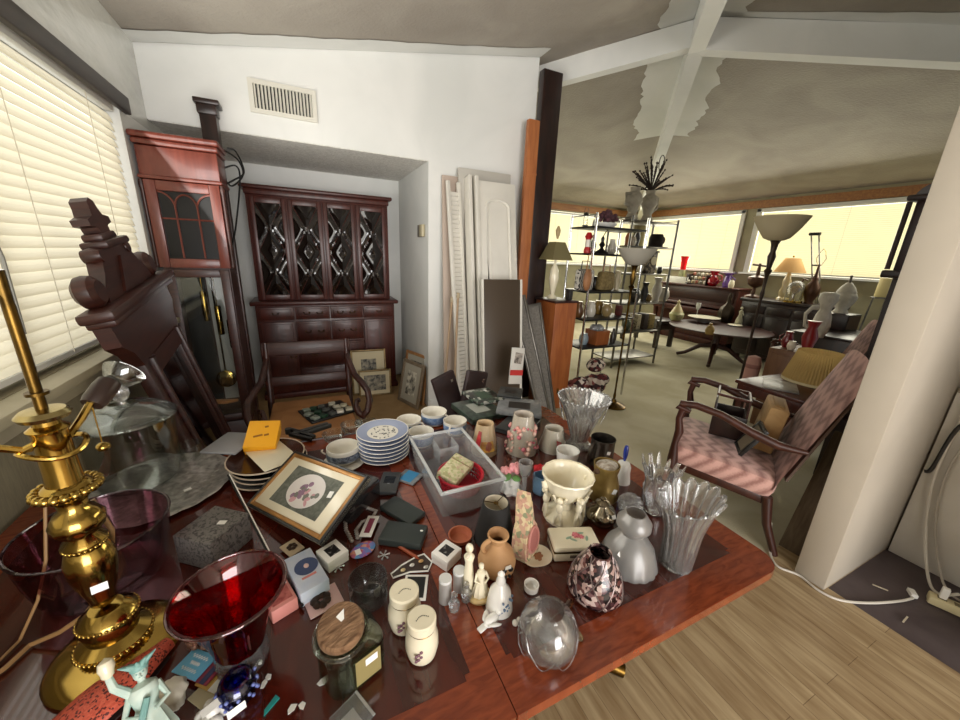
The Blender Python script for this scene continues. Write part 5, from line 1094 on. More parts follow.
b.lathe([(0,.01),(.014,.01),(.012,.06),(.009,.09),(.013,.108),(.004,.12),(0,.12)], 18, (-.024, .022, 0)); b.ball((-.024, .022, .132), (.0095, .01, .012), 12, 8); b.tube([(-.024,.022,.11), (-.034,.01,.12), (-.03,.0,.14)], [.005,.0045,.003], 7); b.build('taller_figure', mcr, t)
t, p, H, k = LO('china_bell', 'white china bell with small blue flowers and pointed top', 'bell', (499,607), 571, [(13.5,0),(13,.1),(12,.3),(10.5,.48),(6,.62),(4.5,.68),(5,.74),(3.2,.86),(3.6,.92),(0.6,1)], M_wcer)
m = MB(); random.seed(2)
for q in range(16): a = rnd(-2.5, -.6); f = rnd(.12, .42); r = 12.2*k(H*f); m.ball((r*math.cos(a), r*math.sin(a), f*H), (.003, .003, .003), 6, 4)
m.build('blue_flowers', mat('blue_flower_paint', '#5f7894', .4), t)
p = at(491, 624); t = thing('bird_figurine', 'small white porcelain bird lying in front of the flowered bell', 'figurine', (p.x, p.y, TZ+.012), .3)
MB().ball((0,0,0), (.022, .012, .012), 14, 8).ball((.024, 0, .008), (.009, .008, .008), 12, 7).tube([(.031,0,.008), (.038,0,.006)], [.003, .0006], 6).build('body', M_wcer, t)
for s in (-1, 1): MB().ball((-.004, s*.015, .003), (.017, .006, .0035), 10, 6, (s*.5, .1, s*.5)).build('wing', M_wcer, t)
MB().box((-.028, 0, -.001), (.02, .014, .005), bev=.002).build('tail', M_wcer, t)
t, p, H, k = LO('globe_vase', 'round clear etched glass globe vase, nearest the camera on the right', 'vase', (546,648), 610, [(9,0),(20,.06),(27,.22),(30,.45),(28,.68),(22,.88),(16,.97),(15,1)], glass('globe_crystal', '#f9f8f7', .15, .03, 1.2, .04), .004, lambda a, r, z: r*(1+.012*math.cos(10*a)), 50)
m = MB()
for q in range(8):
    a0 = 2*PI*q/8
    for s in (-1, 1):
        P = []
        for i in range(9): f = .12+.6*i/8; r = [27*1.0, 28.8, 29.8, 30.1, 30.2, 29.8, 29, 28, 26.5][i]*k(H*f)*.995; a = a0+s*.36*(1-abs(2*i/8-1)); P.append((r*math.cos(a), r*math.sin(a), H*f))
        m.tube(P, .001, 5)
m.build('etched_lines', M_crys, t)
t, p, H, k = LO('ring_cup', 'tiny white cup lying behind the globe vase', 'cup', (531,590), 584, [(5,0),(7,.2),(7.5,1)], M_wcer, .003)
p0, p1 = at(567, 616, TZ+.007), at(582, 641, TZ+.007); d = p1-p0
t = thing('crystal_drop', 'long faceted crystal prism drop beside the globe vase', 'prism', p0); MB().tube([(0,0,0), d*.1, d*.75, d*.93, d*1.02], [.002, .0045, .008, .0075, .001], 6).build('prism', glass('warm_crystal', '#efe0bf', .7, .02, 1.5), t); MB().ball((0,0,0), .003, 8, 5).build('hook', M_brass, t)
p = at(569, 606); t = thing('glass_stopper', 'small amber faceted glass stopper between the globe and mosaic holder', 'stopper', (p.x, p.y, TZ+.008), .4); MB().lathe([(0,-.014),(.007,-.012),(.0085,.004),(.005,.012),(0,.014)], 8, (0,0,0), (0, PI/2, 0)).build('body', glass('amber_glass', '#c9a58a', .6, .03, 1.3), t)
p = at(515, 625); single('pearl_pin', MB().ball((0,0,.006), .007, 12, 8).ball((.012,.004,.005), .0055, 10, 7), mat('pearl', '#d8d2c6', .2), 'pair of pearl beads left of the globe vase foot', 'beads', (p.x, p.y, TZ+.0004))
# ---- front left corner: souvenirs
p = at(163, 772); t = thing('crowned_figurine', 'pale green crowned torch-bearing lady souvenir at the front left table edge', 'figurine', (p.x, p.y, TZ+.018), (-.55, 0, .35)); mg = mat('verdigris_pale', '#a9c3ba', .5, col2='#c7d4c8', ns=30); mt_ = mat('verdigris', '#6f9c97', .5, col2='#86aea6', ns=30)
h = .15; lady(None, h, mg, t, 1.1); cr = MB()
cr.lathe([(.062*h,.955*h),(.078*h,.97*h),(.08*h,.995*h),(.06*h,1.0*h)], 20, cap=False)
for q in range(7): a = -PI/2+(q-3)*.5; d = Vector((math.cos(a), math.sin(a), .55)).normalized(); cr.tube([Vector((0,.0,.985*h))+d*.07*h, Vector((0,0,.985*h))+d*.175*h], [.034*h, .004*h], 8)
cr.build('spiked_crown', mt_, t); MB().ball((0,-.066*h,.90*h), (.02*h,.006*h,.004*h), 8, 5).ball((-.024*h,-.058*h,.935*h), .009*h, 6, 4).ball((.024*h,-.058*h,.935*h), .009*h, 6, 4).build('face_detail', mt_, t)
MB().tube([(-.1*h,0,.78*h), (-.2*h,-.02*h,.92*h), (-.22*h,-.03*h,1.05*h)], [.045*h,.038*h,.03*h], 9).build('raised_arm', mg, t); MB().lathe([(.02*h,1.03*h),(.05*h,1.06*h),(.055*h,1.1*h),(.07*h,1.14*h),(.06*h,1.2*h),(0,1.24*h)], 14, (-.22*h,-.03*h,0)).build('torch', M_cream, t)
MB().tube([(.02*h,-.13*h,.7*h), (-.06*h,-.15*h,.5*h), (-.12*h,-.16*h,.2*h)], [.03*h,.035*h,.03*h], 8).build('robe_fold', mt_, t)
p = at(176, 704); t = thing('shell_figurine', 'white shell-like ornament right of the crowned souvenir', 'ornament', (p.x, p.y, TZ+.0005)); MB().lathe([(0,0),(.012,0),(.014,.02),(.02,.034),(.014,.046),(0,.048)], 30, mod=lambda a, r, z: r*(1+.2*abs(math.sin(4*a+z*40)))).build('body', mat('shell_white', '#d9d4c4', .4), t, 80); MB().ball((-.006,-.012,.038), (.01,.004,.014), 9, 6).build('leaf', M_cream, t)
p = at(215, 718); t = thing('tagged_figurine', 'white round-petalled china figure with price tag at the bottom edge', 'figurine', (p.x, p.y, TZ+.0005)); m = MB()
for q in range(6): m.ball((.017*math.cos(q), .017*math.sin(q), .012), (.012,.01,.011), 10, 7)
m.ball((0,0,.02), .013, 12, 8); m.build('petals', M_wcer, t); _stk(t, (0,-.004,.0335), .03, .013, (.2,0,.5))
Q = [((172,671),(195,682),(215,657),(196,645)), ((185,676),(205,688),(223,664),(205,650)), ((196,684),(216,697),(232,676),(214,662)), ((186,700),(206,712),(226,694),(206,680))]
for k, (q, c, l, zz) in enumerate(((Q[3], '#c9bf9d', 'beige card at the bottom of the booklets by the red vase', .004), (Q[2], '#c29a4a', 'ochre and white booklet under the blue booklet', .008), (Q[1], '#8c3244', 'dark red and navy booklet just under the blue booklet', .012), (Q[0], '#5fa3c4', 'turquoise blue booklet with white script on top', .0165))):
    t, w, d, s_ = QB('booklet', l, 'booklet', q, TZ+zz, .0035, mat('booklet%d' % k, c, .5), 'booklets in front of the red vase')
    if k == 3:
        m = MB()
        for j, (y, x0, x1) in enumerate(((.25, -.3, .32), (0, -.16, .2), (-.25, -.3, .3))):
            m.tube([((x0+(x1-x0)*i/18)*w, y*d+.0035*math.sin(i*2.1), .0038) for i in range(19)], .0007, 4)
        m.build('white_script', M_paper, t)
    if k == 2: face_print(t, (w*.3, 0, .004), w*.18, d*.98, mat('navy_stripe', '#2a2f58', .5), 'navy_stripe')
    if k == 1: face_print(t, (w*.25, 0, .004), w*.3, d*.98, M_paper, 'white_stripe')
t, p, H, k = LO('navy_pot', 'cobalt blue glass dot-patterned pot with price tag by the red vase foot', 'pot', (239,697), 679, [(11,0),(16,.2),(17.5,.55),(15,.9),(12,1)], glass('navy_glass', '#4652c8', .4, .05, 1.3), .004)
m = MB()
for q in range(30): a = q*2.4; f = .2+.6*(q/30); r = 17*k(H*f); m.ball((r*math.cos(a), r*math.sin(a), f*H), .0035, 7, 5)
m.build('blue_dots', mat('pale_blue_dot', '#6a76b8', .3), t); _stk(t, (.004, -.037, H*.45), .028, .012, (1.1, 0, .4))
p = at(241, 665); m = MB(); random.seed(9)
for q in range(46): a = q*.55; m.ball((.026*math.cos(a)+rnd(-.004,.004), .013*math.sin(a)+rnd(-.004,.004), .004+.0005*q), rnd(.003,.006), 6, 4)
single('crystal_bracelet', m, M_crys, 'clear crystal bead bracelet heaped at the foot of the red vase', 'bracelet', (p.x, p.y, TZ+.0005))
# red perforated strap
A = [at(u, v, TZ+z) for u, v, z in ((168,640,.02),(150,655,.03),(130,672,.035),(105,692,.035),(80,712,.03),(55,735,.02))]; p = A[2].copy(); p.z = TZ
def strap(u, v):
    f = u*5; i = min(int(f), 4); c = A[i].lerp(A[i+1], f-i)-p; d = (A[min(i+1,5)]-A[i]).normalized(); n = Vector((-d.y, d.x, 0)); w = (.014+.03*min(1, u*1.6))
    a = PI*v; return c+n*w*math.cos(a)*1.0+Vector((0,0,.018*math.sin(a)-.012))
M_strap = voro('perforated_red', ['#c4543c', '#bd4a34', '#cc5d44', '#c0503a', '#5a1a12'], 330, .6)
t = thing('woven_sandal', 'orange-red perforated leather slipper lying against the brass lamp base', 'shoe', p); MB().sheet(strap, 30, 10, .002).build('upper', M_strap, t)
MB().sheet(lambda u, v: strap(u, 0).lerp(strap(u, 1), v)-Vector((0,0,.012)), 30, 3, .004).build('sole', mat('sole_dark', '#2b1815', .7), t)
# scraps and bag
random.seed(12)
for k, (u, v, l) in enumerate(((268,678,'torn white paper scrap right of the navy pot'), (264,684,'tiny white paper strip right of the navy pot'), (292,709,'white paper strip at the bottom edge, left of the zip bag'), (302,706,'folded white paper scrap nearest the zip bag'), (322,683,'single white chip of paper by the cork jar foot'), (306,583,'small white fragment beside the pale blue box'))):
    p = at(u, v); m = MB().prism([(rnd(.004,.008)*math.cos(q*PI/2.5)*1.3, rnd(.004,.008)*math.sin(q*PI/2.5)) for q in range(5)], .0012, 'xy', .001); single('paper_scrap', m, M_paper, l, 'paper', (p.x, p.y, TZ+.0004), rnd(0, 3), 'paper scraps on the table')
t, w, d, s_ = QB('zip_bag', 'clear zip bag with a white card inside at the bottom table edge', 'bag', ((318,724),(352,735),(377,716),(362,690)), TZ+.004, .0035, glass('bag_plastic', '#e9ebec', .2, .1, 1.2, .12)); face_print(t, (.005, -.008, .002), w*.55, d*.5, M_paper, 'white_card'); MB().box((0, d*.4, .0035), (w*.98, .004, .002)).build('zip_seam', glass('bag_seam', '#f6f6f6', .2, .2, 1.2, .4), t)
p = at(264, 717); single('teal_chip', MB().prism([(0,0),(.03,.006),(.028,.016),(.004,.008)], .003, 'xy', .0015), mat('teal_enamel', '#2b8f8c', .3), 'teal enamel piece at the bottom edge below the navy pot', 'trinket', (p.x, p.y, TZ+.0004), .5)
# ================================================================ the back room
M_orange = mat('orange_veneer', '#8a4a22', .45, col2='#9c5a2c', ns=4, st=(8,8,1))
t = thing('veneer_cabinet', 'orange-brown veneered cabinet, its bare side showing beside the near-black post', 'cabinet', (2.285, 3.04, 0))
MB().box((0,0,.56), (.26,.34,1.12), bev=.004).build('carcass', M_orange, t); MB().box((0,-.172,.2), (.02,.004,.06)).build('catch', M_brass, t); MB().box((0,0,1.13), (.28,.36,.02), bev=.004).build('top', M_dwood, t)
def vase(name, label, cat, loc, prof, m, group=None, h=None, seg=20, th=None, mod=None):
    mb = MB(); (mb.vessel(prof, th, seg, .004, mod) if th else mb.lathe([(0,prof[0][1])]+prof+[(0,prof[-1][1])], seg, mod=mod))
    return single(name, mb, m, label, cat, (loc[0], loc[1], loc[2]+.0008), 0, group)
# ---- left shelf unit
def shelf_unit(name, label, x0, x1, y0, y1, zs, top, mp, ms, r=.012):
    t = thing(name, label, 'shelf', ((x0+x1)/2, (y0+y1)/2, 0)); w, d = x1-x0, y1-y0
    for sx in (-1, 1):
        for sy in (-1, 1): MB().tube([(sx*w/2, sy*d/2, 0), (sx*w/2, sy*d/2, top)], r, 8).build('post', mp, t)
    for z in zs: MB().box((0,0,z-.009), (w+.01, d+.01, .018), bev=.004).build('shelf_board', ms, t)
    for sx in (-1, 1): MB().tube([(sx*w/2, -d/2, top-.02), (sx*w/2, d/2, top-.02)], .006, 6).build('end_rail', mp, t)
    return t
Z1 = (.62, .93, 1.22, 1.60, 1.86)
shelf_unit('shelf_unit', 'black and chrome shelf unit crowded with bags and vases behind the near-black post', 2.60, 3.30, 2.95, 3.33, Z1, 1.98, M_chrome, M_black)
Z2 = (.13, .53, .95, 1.37, 1.74, 2.07)
shelf_unit('metal_rack', 'tall grey steel rack of ornaments standing on the carpet, its bottom shelf empty', 3.98, 4.86, 3.82, 4.24, Z2, 2.12, M_steel, M_steel, .016)
def y1(u, v, y=3.1): return atY(u, v, y)
# items on the left shelf unit
def put(u, y, z): # point at image column u in the plane y at height z
    lo, hi = 150, 500
    for _ in range(40):
        m = (lo+hi)/2
        if atY(u, m, y).z > z: lo = m
        else: hi = m
    p = atY(u, lo, y); p.z = z; return p
bag = mat('tan_leather', '#9a6a42', .6, col2='#7f5433', ns=12)
p = put(606, 3.1, Z1[4]); t = thing('flower_arrangement', 'dark purple flower arrangement in low white dish on top of the left shelf unit', 'flowers', p); m = MB(); random.seed(21)
for i in range(40): a = rnd(0, 6.28); r = rnd(0, .13); m.ball((r*math.cos(a), .6*r*math.sin(a), .07+rnd(0,.09)*(1-r*4)), rnd(.018,.03), 7, 5)
m.build('blooms', mat('dark_bloom', '#3a2228', .8, col2='#5a343c', ns=20), t); MB().vessel([(.08,0),(.12,.03),(.13,.05)], .005, 20, ell=.6).build('dish', M_wcer, t)
p = put(585, 3.1, Z1[4]); t = thing('lantern', 'small black wire lantern with glass on top of the left shelf unit', 'lantern', p)
MB().lathe([(0,0),(.03,0),(.03,.01),(0,.01)], 12).lathe([(0,.1),(.032,.1),(.012,.13),(0,.135)], 12).build('cap_and_base', M_black, t); MB().lathe([(.022,.01),(.026,.05),(.022,.1)], 14, cap=False).build('chimney', M_glass, t); MB().tube([(-.03,0,.1),(-.02,0,.17),(.02,0,.17),(.03,0,.1)], .002, 5).build('bail', M_black, t)
p = put(587, 3.05, Z1[3]); t = thing('red_lantern', 'bright red oil lantern hanging space on the left shelf unit, right of the olive lamp', 'lantern', p)
MB().lathe([(0,0),(.035,0),(.04,.03),(.03,.05),(.03,.14),(.04,.16),(.02,.2),(0,.2)], 16).build('body', mat('lantern_red', '#b02324', .35), t); MB().lathe([(0,.055),(.031,.06),(.031,.13),(0,.135)], 14).build('globe', mat('lantern_white', '#d9d2c8', .3), t)
t['label'] = 'bright red oil lantern on the left shelf unit, right of the olive lamp'
p = put(561, 2.98, 1.145); t = thing('table_lamp', 'small lamp with olive square shade on the orange-brown veneered cabinet', 'lamp', (2.27, 3.1, 1.141))
MB().lathe([(0,0),(.05,0),(.045,.02),(.02,.04),(.03,.1),(.05,.2),(.04,.28),(.012,.34),(.01,.42),(0,.42)], 20).build('base', M_cream, t); MB().lathe([(.17,.38),(.08,.55)], 4, cap=False, rot=(0,0,PI/4)).build('lamp_shade', cloth('olive_shade', '#857c5a', .35), t); MB().lathe([(.008,.58),(.02,.62),(.025,.66),(.008,.70),(0,.7)], 12).build('finial', mat('finial_tan', '#a59068', .5), t)
t = thing('hanging_purse', 'tan leather purse hanging at the end of the left shelf unit', 'purse', (2.56, 2.93, 1.24)); MB().ball((0,0,.1), (.05,.03,.11), 14, 9).build('body', bag, t); MB().tube([(-.03,0,.18),(-.02,0,.34),(.02,0,.36),(.03,0,.18)], .005, 6).build('strap', bag, t)
t = thing('zebra_purse', 'black and white striped bag on the left shelf unit below the red lantern', 'bag', put(583, 3.1, Z1[2])); MB().box((0,0,.11), (.2,.1,.22), bev=.03).build('body', mat('zebra', '#d8d4cb', .6, col2='#191717', ns=16, wave=5, lo=.48, hi=.52), t); MB().tube([(-.06,0,.2),(-.05,0,.3),(.05,0,.3),(.06,0,.2)], .006, 6).build('handle', M_black, t)
t = thing('wicker_bag', 'woven tan bag on the left shelf unit, right of the striped bag', 'bag', put(604, 3.1, Z1[2])); MB().box((0,0,.10), (.2,.1,.2), bev=.025, taper=.9).build('body', mat('wicker', '#8d7a4d', .8, col2='#6c5a36', ns=40, bump=.6, bs=60), t); MB().tube([(-.05,0,.19),(-.04,0,.27),(.04,0,.27),(.05,0,.19)], .006, 6).build('handle', bag, t)
t = thing('candlestick', 'dark turned candlestick with ball stem on the left shelf unit', 'candlestick', put(601, 3.05, Z1[3])); MB().lathe([(0,0),(.08,0),(.07,.015),(.03,.04),(.014,.06),(.032,.09),(.014,.12),(.02,.15),(.01,.17),(0,.17)], 18).tube([(0,0,.17),(.03,0,.22),(.05,0,.235)], .005, 6).build('stem', M_black, t)
t = thing('clothes_bundle', 'bundle of red and pale patterned cloth on the floor under the left shelf unit', 'clothes', (2.74, 3.0, 0)); m = MB(); random.seed(4)
for i in range(9): m.ball((rnd(-.2,.2), rnd(-.08,.08), .13+rnd(-.04,.3)), (rnd(.09,.16), rnd(.08,.12), rnd(.06,.1)), 12, 8, (rnd(-.4,.4), rnd(-.4,.4), rnd(0,3)))
m.build('folds', voro('patterned_cloth', ['#5a2426', '#b7a79a', '#2a1d1e', '#8a4a44', '#d0c4b6', '#3b2427'], 26, .9), t)
t = thing('black_bag', 'black soft bag slumped on the floor beside the orange-brown cabinet', 'bag', (2.58, 2.68, 0)); MB().ball((0,0,.1), (.15,.09,.11), 16, 10).ball((.08,-.02,.07), (.1,.07,.075), 14, 9).build('body', mat('black_cloth', '#141416', .75, bump=.4, bs=18), t); MB().tube([(-.08,-.06,.17),(-.03,-.09,.25),(.05,-.09,.24),(.09,-.06,.14)], .008, 6).build('strap', M_black, t)
t = thing('wooden_crate', 'orange-brown wood box holding crumpled plastic on the lowest shelf of the left unit', 'box', put(596, 3.1, Z1[0]-.0)); MB().vessel([(.13,0),(.135,.16)], .012, 4, .012, rot=(0,0,PI/4)).build('body', M_orange, t)
m = MB(); random.seed(6)
for i in range(7): m.ball((rnd(-.05,.05), rnd(-.05,.05), .16+rnd(-.01,.03)), rnd(.03,.05), 8, 5)
m.build('crumpled_plastic', glass('crumple', '#dfe5ea', .3, .2, 1.2, .3), t)
items = [('brown glazed jug on the 2nd shelf from the bottom, left shelf unit', 578, 3.1, Z1[1], 'j', '#6b4a2a'), ('white pitcher next to the brown glazed jug, left shelf unit', 590, 3.1, Z1[1], 'j', '#c9c4b6'), ('tan round bag-like jar at the right end of the left unit', 606, 3.1, Z1[1], 'p', '#8f7b52'),
 ('dark bottle on the crate shelf of the left unit', 612, 3.05, Z1[0], 'b', '#2a2420'), ('amber bottle behind the white frosted uplighter bowl', 626, 3.7, 1.75, 'b', '#b06a3c')]
def small(kind, label, p, col, s=1, group=None):
    nm, prof = {'j': ('jug', [(.035,0),(.05,.03),(.055,.07),(.035,.13),(.03,.15),(.036,.17)]), 'p': ('jar', [(.04,0),(.06,.05),(.055,.1),(.04,.13),(.045,.14)]), 'b': ('bottle', [(.03,0),(.032,.09),(.014,.13),(.013,.17),(.016,.175)]), 'v': ('vase', [(.03,0),(.025,.02),(.04,.09),(.022,.15),(.035,.19)]), 'k': ('box', None)}[kind]
    if prof is None:
        return single('box', MB().box((0,0,.06*s), (.05*s,.07*s,.12*s), bev=.006), mat('k'+col, col, .5, col2='#3a302a', ns=30, lo=.5, hi=.7), label, 'box', (p[0], p[1], p[2]+.0008), rnd(-.4,.4), group)
    t = thing(nm, label, nm, (p[0], p[1], p[2]+.0008), rnd(0,3), group); MB().lathe([(0,0)]+[(r*s, z*s) for r, z in prof]+[(0,prof[-1][1]*s)], 16).build('body', mat('c'+col, col, .3, coat=.2), t)
    if kind == 'j': MB().tube([(.05*s,0,.14*s),(.085*s,0,.12*s),(.08*s,0,.07*s),(.05*s,0,.05*s)], .006*s, 6).build('handle', mat('c'+col, col), t)
    return t
random.seed(31)
for l, u, y, z, k, c in items[:4]: small(k, l, put(u, y, z), c)
more = [('small silver trophy cup on the top board of the left shelf unit', 573+22, 3.2, Z1[4], 'p', '#a9a59b', .6), ('white china dog-like jug beside the dark candlestick', 611, 3.1, Z1[3], 'j', '#cbc6ba', .9), ('dark green bottle behind the olive lamp on the left shelf unit', 592, 3.25, Z1[3], 'b', '#2f3a2c', 1.1), ('cream vase at the right end of the bag shelf', 616, 3.1, Z1[2], 'v', '#c9bd9c', 1.1), ('black jar between the woven tan bag and the striped bag', 594, 3.2, Z1[2], 'p', '#1e1a18', 1.0), ('brass pot behind the white pitcher on the left unit', 598, 3.25, Z1[1], 'p', '#8a6f3a', 1.1), ('dark red tin at the end of the pitcher shelf, left unit', 618, 3.1, Z1[1], 'k', '#5a2420', 1.0), ('pale blue jar beside the wood box of crumpled plastic', 583, 3.1, Z1[0], 'p', '#8fa0a8', .9)]
for l, u, y, z, k, c, s_ in more: small(k, l, put(u, y, z), c, s_)
small('k', 'black box on the orange-brown veneered cabinet in front of the olive lamp', (2.35, 2.93, 1.141), '#191615', .9)
# ---- steel rack items
p = put(633, 3.98, Z2[5]); M_plast = mat('grey_plaster', '#a8a193', .8, col2='#8d8678', ns=10)
for k, (u, dy, l) in enumerate(((631, 0, 'left pale sculpted figure vase on the top of the steel rack'), (646, .05, 'right pale sculpted figure vase holding dark twigs on the steel rack'))):
    q = put(u, 3.98+dy, Z2[5]); t = thing('sculpted_vase', l, 'vase', (q.x, q.y, Z2[5]+.001))
    MB().lathe([(0,0),(.09,0),(.1,.03),(.06,.1),(.075,.18),(.1,.25),(.085,.32),(.05,.37),(.06,.42),(0,.42)], 22, mod=lambda a, r, z: r*(1+.18*math.sin(2*a+z*9))).build('body', M_plast, t)
    MB().tube([(.07,0,.36),(.16 if k else -.15,0,.33),(.15 if k else -.15,0,.2),(.07,0,.14)], .022, 8).build('curved_arm', M_plast, t)
    if k == 1:
        tw = MB(); random.seed(8)
        for i in range(38):
            a = rnd(0, 6.28); e = rnd(.15, 1.0); L_ = rnd(.3, .5); d = Vector((math.cos(a)*e, math.sin(a)*e*.7, 1.05-e*.62)).normalized(); b0 = Vector((0,0,.4)); P = [b0+d*L_*f+Vector((0,0,-.12*e*f*f)) for f in (0, .35, .7, 1)]
            tw.tube(P, [.006,.008,.009,.003], 5)
            for f in (.5, .65, .8, .95): tw.ball(b0+d*L_*f+Vector((0,0,-.12*e*f*f)), .013, 6, 4)
        tw.build('twigs', mat('dark_twig', '#2a1d18', .8), t)
        lp = MB().tube([(.12+.05*math.cos(a), 0, .78+.1*math.sin(a)) for a in [2*PI*i/20 for i in range(20)]], .006, 6, close=True); lp.build('looped_twig', mat('dark_twig', '#2a1d18'), t)
q = put(655, 4.0, Z2[4]); t = thing('hat', 'black wide-brimmed hat on the second shelf of the steel rack', 'hat', (q.x, q.y, Z2[4]+.001)); MB().lathe([(0,0),(.17,0),(.175,.006),(.1,.016),(.098,.14),(.08,.185),(0,.19)], 28).build('crown_and_brim', mat('hat_felt', '#17110e', .9, col2='#2a201a', ns=9), t); MB().ball((.05,-.08,.1), (.035,.02,.05), 9, 6).build('flower', mat('hat_flower', '#4a3a30', .8), t)
q = put(647, 4.0, Z2[3]); t = thing('mantel_clock', 'dark patterned square clock case on the steel rack under the hat', 'clock', (q.x, q.y, Z2[3]+.001)); MB().box((0,0,.15), (.2,.12,.3), bev=.01).build('case', mat('patterned_case', '#3b2f28', .6, col2='#a1937c', ns=16, lo=.5, hi=.56), t); MB().box((0,0,.31), (.23,.14,.025), bev=.006).build('top', M_espresso, t); MB().lathe([(0,0),(.06,0),(.06,.01),(0,.012)], 24, (.02,-.062,.18), (PI/2,0,0)).build('dial', mat('dial_cream', '#c8bc9c', .5), t)
rack = [('white crystal cluster vase on the middle shelf of the steel rack', 655, Z2[2], 'v', '#cfcac0', 1.9), ('grey-white figure urn at the right of the steel rack, middle shelf', 662, Z2[2], 'p', '#b8b2a4', 1.5), ('dark bronze jar at the left of the middle steel rack shelf', 634, Z2[2], 'p', '#2f2620', 1.4), ('black vase beside the dark bronze jar on the steel rack', 643, Z2[2], 'v', '#1b1815', 1.5),
 ('small black figure on the shelf above the crystal vase, steel rack', 659, Z2[3], 'p', '#1d1a17', .7), ('slim gold bottle on the left of the patterned clock case', 634, Z2[3], 'b', '#8a713c', 1.3),
 ('tall cream box on the lower steel rack shelf, left', 634, Z2[1], 'k', '#b5a98a', 1.9), ('dark brown box on the lower steel rack shelf, middle', 641, Z2[1], 'k', '#33271f', 2.0), ('gold-cream box on the lower steel rack shelf, right of the brown box', 648, Z2[1], 'k', '#a8935c', 1.9), ('grey tin at the right of the lower steel rack shelf', 652, Z2[1], 'k', '#7d786c', 1.3), ('orange bottle on the hat shelf of the steel rack', 627, Z2[4], 'b', '#b06a3c', 1.3), ('dark iron figure left of the hat on the steel rack', 636, Z2[4], 'v', '#231c18', 1.2)]
rack += [('pale shell-like ornament at the left of the hat shelf, steel rack', 632, Z2[4], 'p', '#c9c1ae', .9), ('slim white vase beside the patterned clock case', 640, Z2[3], 'v', '#cfc9bc', .9), ('small brass pot in front on the middle steel rack shelf', 648, Z2[2], 'p', '#8f7440', .8), ('dull green jar at the left on the lower steel rack shelf', 626, Z2[1], 'p', '#59604a', 1.1)]
random.seed(77)
for l, u, z, k, c, s in rack: small(k, l, put(u, 4.0, z), c, s)
# ---- uplighters
def uplighter(label, base, ztop, rb, mpole, mb, rbase=.13):
    t = thing('torchiere_lamp', label, 'lamp', base); h = ztop
    MB().lathe([(0,0),(rbase,0),(rbase,.012),(rbase*.7,.03),(rbase*.25,.05),(.02,.08),(0,.08)], 28).build('base', mpole, t)
    MB().lathe([(.01,.07),(.016,.12),(.01,.16),(.011,h*.66),(.017,h*.68),(.011,h*.70),(.014,h*.76),(.03,h*.78),(.017,h*.79),(.022,h*.81),(.03,h*.84),(.02,h*.86),(.026,h*.89),(.04,h*.91),(0,h*.915)], 18).build('pole', mpole, t)
    MB().vessel([(.05,h*.905),(.09,h*.915),(rb*.75,h*.95),(rb*.95,h*.985),(rb*1.03,h)], .005, 36, .004).build('bowl', mb, t); return t
uplighter('tall bronze uplighter floor lamp with cream glass bowl in the middle of the back room', (3.52, 1.83, 0), 1.935, .185, mat('bronze_pole', '#33261c', .4, .5), cloth('alabaster_bowl', '#cfc4a6', .3))
uplighter('brass uplighter floor lamp with white glass bowl in front of the left shelf unit', (2.95, 2.72, 0), 1.66, .18, M_obrass, cloth('white_bowl', '#c9c5ba', .3))
# ---- piano with its ornaments
t = thing('upright_piano', 'dark red-brown upright piano against the back room window wall', 'piano', (7.14, 4.85, 0)); L_ = 1.62
MB().box((.08,0,.55), (.36,L_,1.1), bev=.008).box((.05,0,.06), (.42,L_,.12), bev=.008).build('case', M_rwood, t); MB().box((.04,0,1.115), (.46,L_+.04,.03), bev=.01).build('lid', M_rwood, t); MB().box((-.16,0,.66), (.3,L_-.06,.1), bev=.01).build('key_bed', M_rwood, t); MB().box((-.13,0,.735), (.26,L_-.08,.05), rot=(0,.25,0), bev=.008).build('fallboard', M_rwood, t); MB().box((-.115,0,.95), (.03,L_-.1,.2), bev=.006).build('front_panel', M_dwood, t)
for s in (-1, 1): MB().tube([(-.27,s*(L_/2-.08),.62),(-.24,s*(L_/2-.08),.3),(-.27,s*(L_/2-.08),0)], [.05,.035,.04], 10).build('leg', M_rwood, t)
PZ = 1.1315
def wally(u, x, z):
    lo, hi = 150, 500
    for _ in range(40):
        m = (lo+hi)/2
        if atX(u, m, x).z > z: lo = m
        else: hi = m
    p = atX(u, lo, x); p.z = z; return p
p = wally(684, 7.15, 1.52); vase('red_vase', 'tall bright scarlet flared vase on a green stand by the back window', 'vase', (p.x, p.y, 1.40), [(.05,0),(.055,.08),(.07,.2),(.085,.26),(.09,.27)], mat('scarlet', '#e0141c', .25, coat=.3), th=.004)
t = thing('green_stand', 'slanted olive green stand under the scarlet vase on the piano', 'stand', (p.x, p.y, PZ+.001)); MB().box((0,0,.13), (.08,.12,.262), bev=.01, taper=.8).build('column', mat('olive_stand', '#7d7c4e', .5), t); MB().box((0,0,.006), (.2,.3,.012), bev=.004).build('plate', mat('olive_dish', '#6e6f50', .4), t)
p = wally(676, 7.0, PZ); t = thing('white_board', 'white rectangular board standing on the piano in front of the green stand', 'board', (6.99, p.y, PZ), (0, .12, 0)); MB().box((0,0,.065), (.012,.5,.13), bev=.003).build('sheet', M_paper, t)
p = wally(698, 7.08, PZ); t = thing('display_rack', 'dark tiered display rack of small pale bottles on the piano', 'rack', (7.08, p.y, PZ+.001))
for k in range(3):
    MB().box((-.06+.07*k,0,.02+.075*k), (.075,.42,.012)).build('tier', M_espresso, t)
    for j in range(5): MB().lathe([(0,0),(.024,0),(.028,.04),(.014,.055),(.016,.062),(0,.062)], 10, (-.06+.07*k, -.17+.085*j, .027+.075*k)).build('bottle', mat('rackb%d' % ((k*5+j)*3 % 4), ['#d6cfbf', '#b8a684', '#a4624c', '#8c867a'][(k*5+j)*3 % 4], .35), t)
